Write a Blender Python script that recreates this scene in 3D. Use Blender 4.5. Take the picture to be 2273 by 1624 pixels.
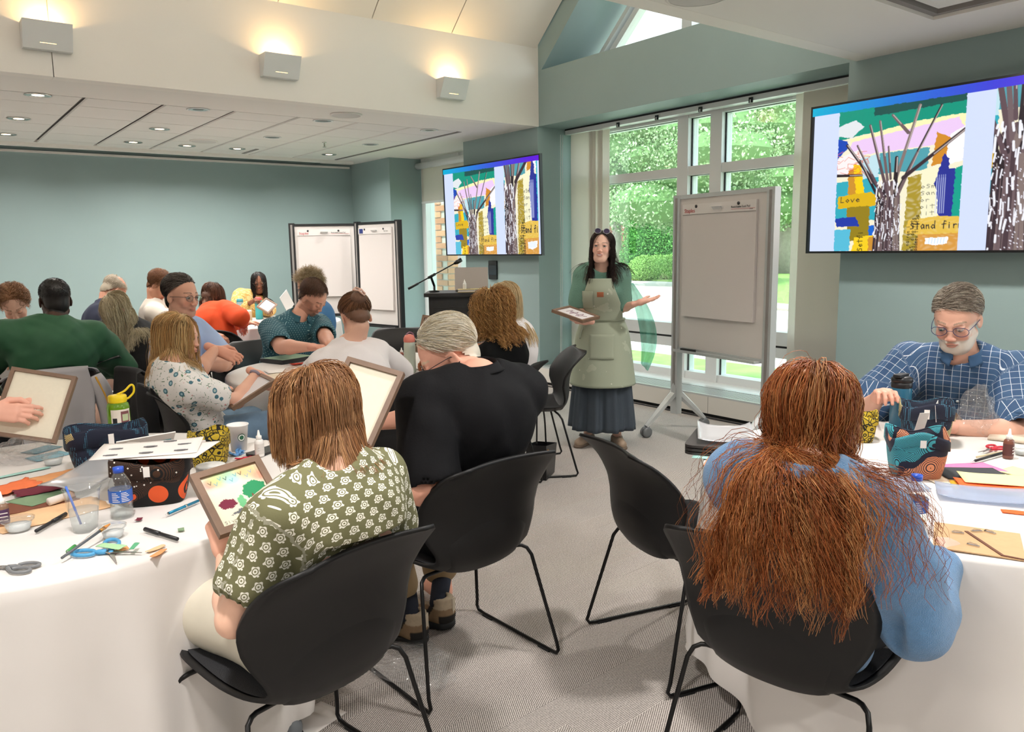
import bpy, math, random
import numpy as np
from mathutils import Vector, Matrix
for _o in list(bpy.data.objects): bpy.data.objects.remove(_o)
rnd = random.Random(7); NR = np.random.RandomState(5)
PI = math.pi
SC = bpy.context.scene
COL = SC.collection
# ---------------------------------------------------------------- camera
CF, CYAW, CPIT, CROL, CH = 1743.64, .650273, .149789, -.01549, 1.5
FWD = np.array([math.sin(CYAW)*math.cos(CPIT), math.cos(CYAW)*math.cos(CPIT), -math.sin(CPIT)])
_rt = np.array([math.cos(CYAW), -math.sin(CYAW), 0.]); _up = np.cross(_rt, FWD)
RGT = math.cos(CROL)*_rt + math.sin(CROL)*_up
UPV = -math.sin(CROL)*_rt + math.cos(CROL)*_up
CAM = np.array([0., 0., CH])
cd = bpy.data.cameras.new('camera'); cam = bpy.data.objects.new('camera', cd); COL.objects.link(cam)
cd.sensor_width = 36; cd.lens = CF/2273*36; cd.clip_end = 400; cd.clip_start = .05
m3 = Matrix((RGT, UPV, -FWD)).transposed()
cam.matrix_world = Matrix.Translation(CAM) @ m3.to_4x4()
SC.camera = cam
# ---------------------------------------------------------------- view, sky, sun
SC.view_settings.view_transform = 'Standard'; SC.view_settings.look = 'None'
SC.view_settings.gamma = 1; SC.view_settings.use_curve_mapping = False
SC.view_settings.exposure = 0.32
cy = SC.cycles
cy.use_denoising = True; cy.max_bounces = 7; cy.diffuse_bounces = 4; cy.glossy_bounces = 3
cy.transmission_bounces = 6; cy.transparent_max_bounces = 24; cy.caustics_reflective = False; cy.caustics_refractive = False
cy.sample_clamp_indirect = 4.0; cy.use_light_tree = True
W = bpy.data.worlds.new('sky'); SC.world = W; W.use_nodes = True
_nt = W.node_tree; _bg = _nt.nodes['Background']
_tc = _nt.nodes.new('ShaderNodeTexCoord'); _sx = _nt.nodes.new('ShaderNodeSeparateXYZ'); _cr = _nt.nodes.new('ShaderNodeValToRGB')
_nt.links.new(_tc.outputs['Generated'], _sx.inputs[0]); _nt.links.new(_sx.outputs['Z'], _cr.inputs[0]); _nt.links.new(_cr.outputs[0], _bg.inputs[0])
_cr.color_ramp.elements[0].color = (.92, .95, .96, 1); _cr.color_ramp.elements[1].color = (.62, .80, .95, 1)
_bg.inputs[1].default_value = 3.4
sun = bpy.data.lights.new('sun', 'SUN'); sun.energy = 6.0; sun.angle = .09; sun.color = (1, .96, .88)
so = bpy.data.objects.new('sun', sun); COL.objects.link(so)
so.rotation_euler = Vector((.55, .25, -1)).to_track_quat('-Z', 'Y').to_euler()

def ray(x, y): return FWD + RGT*(x-1136.5)/CF - UPV*(y-812)/CF
def on(x, y, ax, v):
    r = ray(x, y); return CAM + r*(v-CAM[ax])/r[ax]
def at(x, y, d): return CAM + ray(x, y)*d
def Zp(x, y, z=0): return on(x, y, 2, z)

# ---------------------------------------------------------------- materials
def lin(c):
    if isinstance(c, str):
        c = c.lstrip('#'); c = [int(c[i:i+2], 16)/255 for i in (0, 2, 4)]
    return tuple((v/12.92 if v <= .04045 else ((v+.055)/1.055)**2.4) for v in c[:3])
MATS = {}
def mat(name, col='#808080', rough=.6, metal=0., spec=.5, noise=None, bump=None, alpha=None, emit=None, attr=None, sheen=0, trans=0, mult=None):
    """principled; noise=(scale,amount) value variation, bump=(scale,strength[,stretch]), attr = colour attribute"""
    if name in MATS: return MATS[name]
    m = bpy.data.materials.new(name); m.use_nodes = True; nt = m.node_tree; b = nt.nodes['Principled BSDF']
    b.inputs['Base Color'].default_value = (*lin(col), 1); b.inputs['Roughness'].default_value = rough
    b.inputs['Metallic'].default_value = metal; b.inputs['Specular IOR Level'].default_value = spec
    if sheen: b.inputs['Sheen Weight'].default_value = sheen
    if trans:
        b.inputs['Transmission Weight'].default_value = trans
    src = None
    if attr:
        a = nt.nodes.new('ShaderNodeAttribute'); a.attribute_name = attr; src = a.outputs['Color']
    tc = nt.nodes.new('ShaderNodeTexCoord')
    if noise:
        n = nt.nodes.new('ShaderNodeTexNoise'); n.inputs['Scale'].default_value = noise[0]; n.inputs['Detail'].default_value = 4
        nt.links.new(tc.outputs['Object'], n.inputs['Vector'])
        r = nt.nodes.new('ShaderNodeMapRange'); r.inputs[1].default_value = .25; r.inputs[2].default_value = .75
        r.inputs[3].default_value = 1-noise[1]; r.inputs[4].default_value = 1+noise[1]
        nt.links.new(n.outputs['Fac'], r.inputs[0])
        mx = nt.nodes.new('ShaderNodeMix'); mx.data_type = 'RGBA'; mx.blend_type = 'MULTIPLY'; mx.inputs[0].default_value = 1
        if src: nt.links.new(src, mx.inputs[6])
        else: mx.inputs[6].default_value = (*lin(col), 1)
        nt.links.new(r.outputs[0], mx.inputs[7]); src = mx.outputs[2]
    if src: nt.links.new(src, b.inputs['Base Color'])
    if emit is not None:
        if src: nt.links.new(src, b.inputs['Emission Color'])
        else: b.inputs['Emission Color'].default_value = (*lin(col), 1)
        b.inputs['Emission Strength'].default_value = emit
    if bump:
        n = nt.nodes.new('ShaderNodeTexNoise'); n.inputs['Scale'].default_value = bump[0]; n.inputs['Detail'].default_value = 5
        mp = nt.nodes.new('ShaderNodeMapping'); mp.inputs['Scale'].default_value = bump[2] if len(bump) > 2 else (1, 1, 1)
        nt.links.new(tc.outputs['Object'], mp.inputs[0]); nt.links.new(mp.outputs[0], n.inputs['Vector'])
        bp = nt.nodes.new('ShaderNodeBump'); bp.inputs['Strength'].default_value = bump[1]; bp.inputs['Distance'].default_value = .01
        nt.links.new(n.outputs['Fac'], bp.inputs['Height']); nt.links.new(bp.outputs[0], b.inputs['Normal'])
    if alpha is not None: b.inputs['Alpha'].default_value = alpha
    MATS[name] = m; return m
def film(name, tint='#ffffff', face=.06, edge=.9, rough=.05, body=0., bodycol='#ffffff', bump=None):
    """thin clear sheet: see-through with a fresnel-like gloss, optional milky body"""
    if name in MATS: return MATS[name]
    m = bpy.data.materials.new(name); m.use_nodes = True; nt = m.node_tree; nt.nodes.clear()
    o = nt.nodes.new('ShaderNodeOutputMaterial'); t = nt.nodes.new('ShaderNodeBsdfTransparent'); t.inputs[0].default_value = (*lin(tint), 1)
    g = nt.nodes.new('ShaderNodeBsdfGlossy'); g.inputs['Roughness'].default_value = rough
    lw = nt.nodes.new('ShaderNodeLayerWeight'); lw.inputs[0].default_value = .35
    r = nt.nodes.new('ShaderNodeMapRange'); r.inputs[3].default_value = face; r.inputs[4].default_value = edge
    nt.links.new(lw.outputs['Facing'], r.inputs[0])
    mx = nt.nodes.new('ShaderNodeMixShader'); nt.links.new(r.outputs[0], mx.inputs[0]); nt.links.new(t.outputs[0], mx.inputs[1]); nt.links.new(g.outputs[0], mx.inputs[2])
    out = mx.outputs[0]
    if body:
        d = nt.nodes.new('ShaderNodeBsdfDiffuse'); d.inputs[0].default_value = (*lin(bodycol), 1)
        m2 = nt.nodes.new('ShaderNodeMixShader'); m2.inputs[0].default_value = body
        nt.links.new(out, m2.inputs[1]); nt.links.new(d.outputs[0], m2.inputs[2]); out = m2.outputs[0]
    if bump:
        tc = nt.nodes.new('ShaderNodeTexCoord'); n = nt.nodes.new('ShaderNodeTexVoronoi'); n.inputs['Scale'].default_value = bump[0]
        bp = nt.nodes.new('ShaderNodeBump'); bp.inputs['Strength'].default_value = bump[1]; bp.inputs['Distance'].default_value = .01
        nt.links.new(tc.outputs['Object'], n.inputs['Vector']); nt.links.new(n.outputs['Distance'], bp.inputs['Height'])
        nt.links.new(bp.outputs[0], g.inputs['Normal']); nt.links.new(bp.outputs[0], lw.inputs['Normal'])
    nt.links.new(out, o.inputs[0]); MATS[name] = m; return m
def cloth_mat(name, col, transl=.3, rough=.8):
    if name in MATS: return MATS[name]
    m = bpy.data.materials.new(name); m.use_nodes = True; nt = m.node_tree; nt.nodes.clear()
    o = nt.nodes.new('ShaderNodeOutputMaterial'); d = nt.nodes.new('ShaderNodeBsdfDiffuse'); t = nt.nodes.new('ShaderNodeBsdfTranslucent')
    d.inputs[0].default_value = t.inputs[0].default_value = (*lin(col), 1)
    mx = nt.nodes.new('ShaderNodeMixShader'); mx.inputs[0].default_value = transl
    nt.links.new(d.outputs[0], mx.inputs[1]); nt.links.new(t.outputs[0], mx.inputs[2]); nt.links.new(mx.outputs[0], o.inputs[0])
    MATS[name] = m; return m

# ---------------------------------------------------------------- objects
def props(o, label=None, cat=None, group=None, kind=None):
    if label: o['label'] = label
    if cat: o['category'] = cat
    if group: o['group'] = group
    if kind: o['kind'] = kind
    return o
def mk(name, V, Fc, m=None, parent=None, smooth=False, col=None, mi=None, loc=None, pat=None):
    V = np.asarray(V, dtype=np.float32).reshape(-1, 3)
    if loc is not None: V = V-np.asarray(loc, dtype=np.float32)
    me = bpy.data.meshes.new(name)
    if isinstance(Fc, np.ndarray):
        n, k = Fc.shape
        me.vertices.add(len(V)); me.vertices.foreach_set('co', V.ravel())
        me.loops.add(n*k); me.loops.foreach_set('vertex_index', Fc.astype(np.int32).ravel())
        me.polygons.add(n); me.polygons.foreach_set('loop_start', np.arange(0, n*k, k, dtype=np.int32))
        me.update(calc_edges=True)
    else:
        me.from_pydata([tuple(map(float, v)) for v in V], [], [tuple(map(int, f)) for f in Fc])
    if smooth: me.polygons.foreach_set('use_smooth', np.ones(len(me.polygons), dtype=bool))
    if m is not None:
        for x in (m if isinstance(m, (list, tuple)) else [m]): me.materials.append(x)
    if mi is not None: me.polygons.foreach_set('material_index', np.asarray(mi, dtype=np.int32))
    if col is not None:
        a = me.color_attributes.new('Col', 'FLOAT_COLOR', 'POINT')
        c = np.ones((len(V), 4), dtype=np.float32); c[:, :3] = col; a.data.foreach_set('color', c.ravel())
    if pat is not None:
        a = me.attributes.new('pat', 'FLOAT_VECTOR', 'POINT'); a.data.foreach_set('vector', np.asarray(pat, dtype=np.float32).ravel())
    o = bpy.data.objects.new(name, me); COL.objects.link(o)
    if parent is not None: o.parent = parent
    elif loc is not None: o.location = loc
    return o
def thing(name, label, cat, loc=(0, 0, 0), rz=0., group=None):
    o = bpy.data.objects.new(name, None); COL.objects.link(o); o.empty_display_size = .1
    o.location = tuple(float(v) for v in loc); o.rotation_euler = (0, 0, rz); return props(o, label, cat, group)
def rot(rx=0, ry=0, rz=0):
    return np.array(Matrix.Rotation(rz, 3, 'Z') @ Matrix.Rotation(ry, 3, 'Y') @ Matrix.Rotation(rx, 3, 'X'))
class MB:
    def __init__(s): s.V = []; s.F = []; s.M = []; s.n = 0
    def add(s, V, Fc, mi=0, R=None, t=None):
        V = np.asarray(V, float).reshape(-1, 3)
        if R is not None: V = V @ np.asarray(R).T
        if t is not None: V = V+np.asarray(t)
        s.V.append(V); s.F += [tuple(int(i)+s.n for i in f) for f in Fc]; s.M += [mi]*len(Fc); s.n += len(V); return s
    def box(s, lo, hi, mi=0, R=None, t=None, bev=0):
        (a, b, c), (d, e, f) = lo, hi
        if bev:
            return s.rbox(lo, hi, bev, mi, R, t)
        V = [(a, b, c), (d, b, c), (d, e, c), (a, e, c), (a, b, f), (d, b, f), (d, e, f), (a, e, f)]
        return s.add(V, [(3, 2, 1, 0), (4, 5, 6, 7), (0, 1, 5, 4), (1, 2, 6, 5), (2, 3, 7, 6), (3, 0, 4, 7)], mi, R, t)
    def rbox(s, lo, hi, r, mi=0, R=None, t=None, seg=3):
        (a, b, c), (d, e, f) = lo, hi; P = []
        for cx, cy_, a0 in ((d-r, e-r, 0), (a+r, e-r, 90), (a+r, b+r, 180), (d-r, b+r, 270)):
            for k in range(seg+1):
                an = math.radians(a0+90*k/seg); P.append((cx+r*math.cos(an), cy_+r*math.sin(an)))
        return s.prism(P, c, f, mi, R, t)
    def prism(s, P, z0, z1, mi=0, R=None, t=None):
        n = len(P); V = [(x, y, z0) for x, y in P]+[(x, y, z1) for x, y in P]
        return s.add(V, [tuple(range(n-1, -1, -1)), tuple(range(n, 2*n))]+[(i, (i+1) % n, n+(i+1) % n, n+i) for i in range(n)], mi, R, t)
    def lathe(s, prof, n=24, mi=0, R=None, t=None, cap=True, sx=1, sy=1):
        V = [(r*sx*math.cos(2*PI*i/n), r*sy*math.sin(2*PI*i/n), z) for r, z in prof for i in range(n)]
        Fc = [(j*n+i, j*n+(i+1) % n, (j+1)*n+(i+1) % n, (j+1)*n+i) for j in range(len(prof)-1) for i in range(n)]
        if cap:
            if prof[0][0] > 1e-4: Fc.append(tuple(range(n-1, -1, -1)))
            if prof[-1][0] > 1e-4: Fc.append(tuple((len(prof)-1)*n+i for i in range(n)))
        return s.add(V, Fc, mi, R, t)
    def tube(s, P, r, n=8, mi=0, R=None, t=None, closed=False, cap=True):
        P = [np.asarray(p, float) for p in P]; N = len(P); rr = r if hasattr(r, '__len__') else [r]*N
        V = []; up = None
        for i in range(N):
            a = P[(i-1) % N] if (i > 0 or closed) else P[i]; b = P[(i+1) % N] if (i < N-1 or closed) else P[i]
            T = b-a; T = T/(np.linalg.norm(T)+1e-9)
            if up is None:
                up = np.array([0, 0, 1.]) if abs(T[2]) < .9 else np.array([1., 0, 0])
            S = np.cross(up, T); S /= (np.linalg.norm(S)+1e-9); up = np.cross(T, S)
            for k in range(n):
                an = 2*PI*k/n; V.append(P[i]+rr[i]*(math.cos(an)*S+math.sin(an)*up))
        L = N if closed else N-1
        Fc = [(i*n+k, i*n+(k+1) % n, ((i+1) % N)*n+(k+1) % n, ((i+1) % N)*n+k) for i in range(L) for k in range(n)]
        if cap and not closed: Fc += [tuple(range(n-1, -1, -1)), tuple((N-1)*n+k for k in range(n))]
        return s.add(V, Fc, mi, R, t)
    def grid(s, fn, nu, nv, mi=0, R=None, t=None, closed=False):
        V = [fn(i/nu, j/nv) for j in range(nv+1) for i in range(nu+(0 if closed else 1))]; w = nu+(0 if closed else 1)
        Fc = [(j*w+i, j*w+(i+1) % w, (j+1)*w+(i+1) % w, (j+1)*w+i) for j in range(nv) for i in range(nu)]
        return s.add(V, Fc, mi, R, t)
    def build(s, name, m, parent=None, smooth=False, loc=None):
        o = mk(name, np.concatenate(s.V), s.F, m, parent, smooth, mi=s.M if isinstance(m, (list, tuple)) else None, loc=loc)
        return o
def bez(P, n=8, closed=False):
    """catmull-rom through points"""
    P = [np.asarray(p, float) for p in P]; out = []; N = len(P)
    for i in range(N if closed else N-1):
        p0, p1, p2, p3 = (P[(i-1) % N] if (closed or i) else 2*P[0]-P[1]), P[i], P[(i+1) % N], (P[(i+2) % N] if (closed or i < N-2) else 2*P[-1]-P[-2])
        for k in range(n):
            t = k/n; out.append(.5*((2*p1)+(-p0+p2)*t+(2*p0-5*p1+4*p2-p3)*t*t+(-p0+3*p1-3*p2+p3)*t**3))
    if not closed: out.append(P[-1])
    return out
def solid(o, th, off=0):
    md = o.modifiers.new('solid', 'SOLIDIFY'); md.thickness = th; md.offset = off; return o
def text_part(name, s, size, m, parent, loc, R=None, extrude=.0004, align='LEFT', sx=1):
    """flat print as real letters: converted to a mesh"""
    c = bpy.data.curves.new(name, 'FONT'); c.body = s; c.size = size; c.extrude = extrude; c.align_x = align; c.resolution_u = 2
    o = bpy.data.objects.new(name, c); COL.objects.link(o)
    dg = bpy.context.evaluated_depsgraph_get(); me = bpy.data.meshes.new_from_object(o.evaluated_get(dg))
    bpy.data.objects.remove(o); bpy.data.curves.remove(c); me.materials.clear(); me.materials.append(m)
    ob = bpy.data.objects.new(name, me); COL.objects.link(ob); ob.parent = parent
    M4 = Matrix(np.asarray(R if R is not None else np.eye(3)).tolist()).to_4x4() @ Matrix.Diagonal((sx, 1, 1, 1)); ob.matrix_local = Matrix.Translation(loc) @ M4
    return ob
def copy_tree(o, parent=None):
    c = o.copy(); COL.objects.link(c); c.parent = parent
    for ch in list(o.children):
        d = ch.copy(); COL.objects.link(d); d.parent = c
        for g in list(ch.children):
            e = g.copy(); COL.objects.link(e); e.parent = d
    return c
def area(name, loc, size, power, col=(1, .9, .78), rotm=None, spread=None):
    l = bpy.data.lights.new(name, 'AREA'); l.shape = 'DISK'; l.size = size; l.energy = power; l.color = col
    if spread: l.spread = spread
    o = bpy.data.objects.new(name, l); COL.objects.link(o); o.location = loc
    if rotm: o.rotation_euler = rotm
    return o
# ---------------------------------------------------------------- small raster canvas for printed / displayed pictures
class Canvas:
    def __init__(s, w, h, c='#ffffff'):
        s.w, s.h = w, h; s.a = np.zeros((h, w, 3), np.float32)+np.array(lin(c), np.float32)
        s.Y, s.X = np.mgrid[0:h, 0:w].astype(np.float32); s.X = (s.X+.5)/w; s.Y = (s.Y+.5)/h; s.ar = w/h
        s.rs = np.random.RandomState(3)
    def put(s, m, c, al=1.):
        m = np.clip(m, 0, 1)[..., None]*al; s.a = s.a*(1-m)+np.array(lin(c), np.float32)*m
    def poly(s, P, c, al=1., jag=0., tex=0.):
        ins = np.zeros((s.h, s.w), bool); X, Y = s.X, s.Y
        if jag:
            X = X+jag*np.sin(Y*61+X*33)*np.sin(Y*143+1); Y = Y+jag*np.sin(X*77+Y*29)*np.cos(X*131)
        n = len(P)
        for i in range(n):
            (x0, y0), (x1, y1) = P[i], P[(i+1) % n]
            if y0 == y1: continue
            c_ = ((y0 > Y) != (y1 > Y)) & (X < (x1-x0)*(Y-y0)/(y1-y0)+x0); ins ^= c_
        m = ins.astype(np.float32)
        if tex: m = m*(1-tex*np.clip(np.sin(s.X*90+7*np.sin(s.Y*31))*np.sin(s.Y*70+5*np.sin(s.X*43)), 0, 1))
        s.put(m, c, al)
    def rect(s, x0, y0, x1, y1, c, al=1.): s.poly([(x0, y0), (x1, y0), (x1, y1), (x0, y1)], c, al)
    def line(s, P, w, c, al=1., w2=None):
        for i in range(len(P)-1):
            (x0, y0), (x1, y1) = P[i], P[i+1]; dx, dy = (x1-x0)*s.ar, y1-y0; L = dx*dx+dy*dy+1e-9
            pad = max(w, w2 or 0)*1.5
            c0 = max(0, int((min(x0, x1)-pad/s.ar)*s.w)); c1 = min(s.w, int((max(x0, x1)+pad/s.ar)*s.w)+2)
            r0 = max(0, int((min(y0, y1)-pad)*s.h)); r1 = min(s.h, int((max(y0, y1)+pad)*s.h)+2)
            if c1 <= c0 or r1 <= r0: continue
            X = (s.X[r0:r1, c0:c1]-x0)*s.ar; Y = s.Y[r0:r1, c0:c1]-y0
            t = np.clip((X*dx+Y*dy)/L, 0, 1); d = np.hypot(X-t*dx, Y-t*dy)
            ww = w if w2 is None else w+(w2-w)*t
            m = np.clip((ww/2-d)*s.h*1.2+.5, 0, 1)[..., None]*al
            s.a[r0:r1, c0:c1] = s.a[r0:r1, c0:c1]*(1-m)+np.array(lin(c), np.float32)*m
    def ell(s, x, y, rx, ry, c, al=1., soft=.02):
        d = np.sqrt(((s.X-x)/rx)**2+((s.Y-y)/ry)**2); s.put((1-d)/soft+.5, c, al)
    def mesh(s, name, m, W_, H_, parent, O, U, V, bright=1.):
        """as a fine grid with point colours; O = top-left corner, U right, V down (unit vectors)"""
        O, U, V = map(lambda q: np.asarray(q, float), (O, U, V)); h, w = s.h, s.w
        jj, ii = np.mgrid[0:h, 0:w]; P = O+(ii/(w-1)*W_)[..., None]*U+(jj/(h-1)*H_)[..., None]*V
        idx = (jj*w+ii)[:-1, :-1].ravel(); Fc = np.stack([idx, idx+w, idx+w+1, idx+1], 1)
        return mk(name, P.reshape(-1, 3), Fc, m, parent, col=s.a.reshape(-1, 3)*bright)
GLY = {'a': [[(.8,.55),(.5,.42),(.15,.7),(.4,1),(.75,.8),(.8,.5),(.9,1)]], 'd': [[(.75,.6),(.4,.5),(.1,.8),(.4,1),(.8,.8),(.85,0)],[(.8,.7),(.9,1)]], 'e': [[(.15,.75),(.8,.65),(.5,.45),(.15,.7),(.4,1),(.85,.9)]],
 'f': [[(.9,.1),(.55,.05),(.45,.4),(.4,1.05)],[(.05,.5),(.9,.42)]], 'i': [[(.4,.5),(.45,1)],[(.4,.28),(.42,.33)]], 'L': [[(.2,0),(.15,1),(.8,.98)]], 'm': [[(.05,.5),(.1,1)],[(.1,.65),(.35,.5),(.45,1)],[(.45,.65),(.75,.5),(.9,1)]],
 'n': [[(.15,.5),(.2,1)],[(.2,.65),(.6,.5),(.8,1)]], 'o': [[(.5,.5),(.15,.75),(.5,1),(.85,.72),(.5,.5)]], 'r': [[(.2,.5),(.25,1)],[(.25,.7),(.5,.5),(.85,.55)]], 's': [[(.85,.3),(.4,.2),(.2,.45),(.75,.65),(.7,.95),(.15,1)]],
 't': [[(.45,.1),(.5,1)],[(0,.4),(.95,.35)]], 'v': [[(.1,.5),(.45,1),(.9,.45)]], ' ': []}
def script(cv, s_, x, y, h, w, c, th=.006, vert=False):
    for ch in s_:
        for st in GLY.get(ch, GLY['n']):
            P = [((x+px*w*.85), (y+py*h)) for px, py in st] if not vert else [((x+py*h), (y-px*w*.85)) for px, py in st]
            cv.line(P, th, c)
        if vert: y -= w
        else: x += w
def scrawl(cv, x, y, n, h, w, c, th, vert=False, seed=0):
    r = random.Random(seed); ks = 'adefimnorstv '
    script(cv, ''.join(r.choice(ks) for _ in range(n)), x, y, h, w, c, th, vert)
# ================================================================= the room
XP, XWIN, YB, ZC = 5.48, 6.05, 11.14, 2.764
XL, YR = -4.2, -4.0
TEAL = '#8ea3a2'
m_teal = mat('teal_paint', TEAL, .55, noise=(2, .03), bump=(160, .04))
m_white = mat('white_paint', '#eae7e1', .7, bump=(180, .03)); m_band = mat('warm_white_panel', '#efebe4', .6)
m_tile = mat('ceiling_tile', '#e9e7e2', .9, noise=(220, .05), bump=(380, .35)); m_slot = mat('reveal_grey', '#8a8683', .8)
m_frame = mat('window_frame_white', '#e6e8e8', .35); m_gasket = mat('black_gasket', '#15181a', .6)
def struct(name, mb, m, parent=None, smooth=False):
    o = mb.build(name, m, parent, smooth)
    if parent is None: o['kind'] = 'structure'
    return o
# ---- carpet: ribbed planks whose stripes change direction
mc = bpy.data.materials.new('plank_carpet'); mc.use_nodes = True; nt = mc.node_tree; b = nt.nodes['Principled BSDF']; b.inputs['Roughness'].default_value = .95; b.inputs['Specular IOR Level'].default_value = .15
N = nt.nodes.new; L = nt.links.new
tc = N('ShaderNodeTexCoord'); mp = N('ShaderNodeMapping'); mp.inputs['Rotation'].default_value = (0, 0, math.radians(-4)); L(tc.outputs['Object'], mp.inputs[0])
br = N('ShaderNodeTexBrick'); br.offset = .37; br.inputs['Scale'].default_value = 1; br.inputs['Brick Width'].default_value = 1.0; br.inputs['Row Height'].default_value = .125; br.inputs['Mortar Size'].default_value = .0
br.inputs['Color1'].default_value = (0, 0, 0, 1); br.inputs['Color2'].default_value = (1, 1, 1, 1); L(mp.outputs[0], br.inputs['Vector'])
def wave(ang, sc):
    m_ = N('ShaderNodeMapping'); m_.inputs['Rotation'].default_value = (0, 0, math.radians(ang)); L(tc.outputs['Object'], m_.inputs[0])
    w = N('ShaderNodeTexWave'); w.inputs['Scale'].default_value = sc; w.inputs['Distortion'].default_value = .6; w.inputs['Detail'].default_value = 2; w.inputs['Detail Scale'].default_value = 6; L(m_.outputs[0], w.inputs['Vector']); return w
w1 = wave(86, 48); w2 = wave(56, 48); w3 = wave(26, 48)
cmp1 = N('ShaderNodeMath'); cmp1.operation = 'GREATER_THAN'; cmp1.inputs[1].default_value = .42; L(br.outputs['Color'], cmp1.inputs[0])
cmp2 = N('ShaderNodeMath'); cmp2.operation = 'GREATER_THAN'; cmp2.inputs[1].default_value = .8; L(br.outputs['Color'], cmp2.inputs[0])
mx1 = N('ShaderNodeMix'); L(cmp1.outputs[0], mx1.inputs[0]); L(w1.outputs['Fac'], mx1.inputs[2]); L(w2.outputs['Fac'], mx1.inputs[3])
mx2 = N('ShaderNodeMix'); L(cmp2.outputs[0], mx2.inputs[0]); L(mx1.outputs[0], mx2.inputs[2]); L(w3.outputs['Fac'], mx2.inputs[3])
ns = N('ShaderNodeTexNoise'); ns.inputs['Scale'].default_value = 170; ns.inputs['Detail'].default_value = 3; L(tc.outputs['Object'], ns.inputs['Vector'])
ad = N('ShaderNodeMath'); ad.operation = 'MULTIPLY_ADD'; ad.inputs[1].default_value = 1.6; L(ns.outputs['Fac'], ad.inputs[0]); L(mx2.outputs[0], ad.inputs[2])
cr = N('ShaderNodeValToRGB'); cr.color_ramp.elements[0].position = .42; cr.color_ramp.elements[0].color = (*lin('#77706c'), 1); cr.color_ramp.elements[1].position = .68; cr.color_ramp.elements[1].color = (*lin('#d0c9c2'), 1)
dv = N('ShaderNodeMath'); dv.operation = 'MULTIPLY'; dv.inputs[1].default_value = .42; L(ad.outputs[0], dv.inputs[0]); L(dv.outputs[0], cr.inputs[0]); L(cr.outputs[0], b.inputs['Base Color'])
bp = N('ShaderNodeBump'); bp.inputs['Strength'].default_value = .25; bp.inputs['Distance'].default_value = .004; L(ad.outputs[0], bp.inputs['Height']); L(bp.outputs[0], b.inputs['Normal'])
struct('floor', MB().box((XL, YR, -.1), (6.15, YB+.1, 0)), mc)
# ---- walls
struct('wall_back', MB().box((XL-.15, YB, 0), (6.2, YB+.15, ZC+.15)), m_teal)
struct('wall_left', MB().box((XL-.15, YR, 0), (XL, YB, 5.6)), m_white)
struct('wall_behind_camera', MB().box((XL-.15, YR-.15, 0), (6.2, YR, 5.6)), m_white)
struct('wall_right_far', MB().box((XP, 9.96, 0), (6.15, YB, ZC)), m_teal)
struct('wall_right_middle', MB().box((XP, 6.69, 0), (6.15, 8.11, ZC)), m_teal)
struct('wall_right_near', MB().box((XP, .2, 0), (6.15, 3.18, ZC)).box((XP, YR, 0), (6.15, -3.2, ZC)).box((XP, -3.2, 0), (6.15, .2, .5)), m_teal)
struct('wall_sill_far', MB().box((XP, 8.11, 0), (6.15, 9.96, .34)), m_white)
# beam over the window and the gable with its triangular opening
y0, y1, zb, zt = 3.18, 6.69, 2.764, 3.33; ya = 4.935
struct('wall_gable', MB().box((XP, y0-.05, zb), (6.2, y1+.05, zt))
       .add([(XP, 6.62, zt), (XP, ya, 4.90), (XP, ya, 5.35), (XP, y1+.3, 3.3), (6.2, 6.62, zt), (6.2, ya, 4.90), (6.2, ya, 5.35), (6.2, y1+.3, 3.3)],
            [(0, 1, 2, 3), (4, 7, 6, 5), (0, 4, 5, 1), (1, 5, 6, 2), (2, 6, 7, 3), (3, 7, 4, 0)])
       .add([(XP, 3.25, zt), (XP, ya, 4.90), (XP, ya, 5.35), (XP, y0-.3, 3.3), (6.2, 3.25, zt), (6.2, ya, 4.90), (6.2, ya, 5.35), (6.2, y0-.3, 3.3)],
            [(3, 2, 1, 0), (5, 6, 7, 4), (1, 5, 4, 0), (2, 6, 5, 1), (3, 7, 6, 2), (0, 4, 7, 3)]), m_teal)
# ---- ceilings
TX0, TX1, TY0, TY1 = -1.15, 4.985, 7.42, 10.6
cl = struct('ceiling', MB().box((XL, 6.69, ZC), (6.15, TY0, ZC+.12)).box((TX1, TY0, ZC), (6.15, YB, ZC+.12)).box((XL, TY1, ZC), (TX1, 10.72, ZC+.12))
            .box((XL, TY0, ZC+.05), (TX1, TY1, ZC+.12)).box((XL, 10.72, ZC+.06), (TX1, YB, ZC+.12)).box((XL, TY0, ZC), (TX0-.02, TY1, ZC+.05)), m_white)
xs = [4.96-.61*k for k in range(0, 11)]; ysr = [7.425, 7.85, 8.47, 9.10, 9.71, 10.33, 10.59]; tile_me = {}
for i in range(10):
    for j in range(6):
        w, h = .583, ysr[j+1]-ysr[j]-.006; k = round(h, 3)
        if k not in tile_me:
            o = MB().add([(0, 0, .012), (w, 0, .012), (w, h, .012), (0, h, .012), (.008, .003, 0), (w-.008, .003, 0), (w-.008, h-.003, 0), (.008, h-.003, 0)],
                         [(4, 7, 6, 5), (0, 4, 5, 1), (1, 5, 6, 2), (2, 6, 7, 3), (3, 7, 4, 0)]).build('tile', m_tile, cl); tile_me[k] = o.data
        else:
            o = bpy.data.objects.new('tile', tile_me[k]); COL.objects.link(o); o.parent = cl
        o.location = (xs[i+1]+.014, ysr[j]+.003, ZC-.001)
MB().box((TX0, TY0, ZC+.03), (TX1, TY1, ZC+.05)).build('tile_grid', m_slot, cl)
MB().box((TX1-.02, TY0, ZC-.004), (TX1+.012, TY1, ZC+.03)).build('edge_slot', m_slot, cl)
MB().box((XL, 10.66, ZC-.035), (TX1+.3, 10.76, ZC+.0)).build('cove_lip', m_white, cl)
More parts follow.
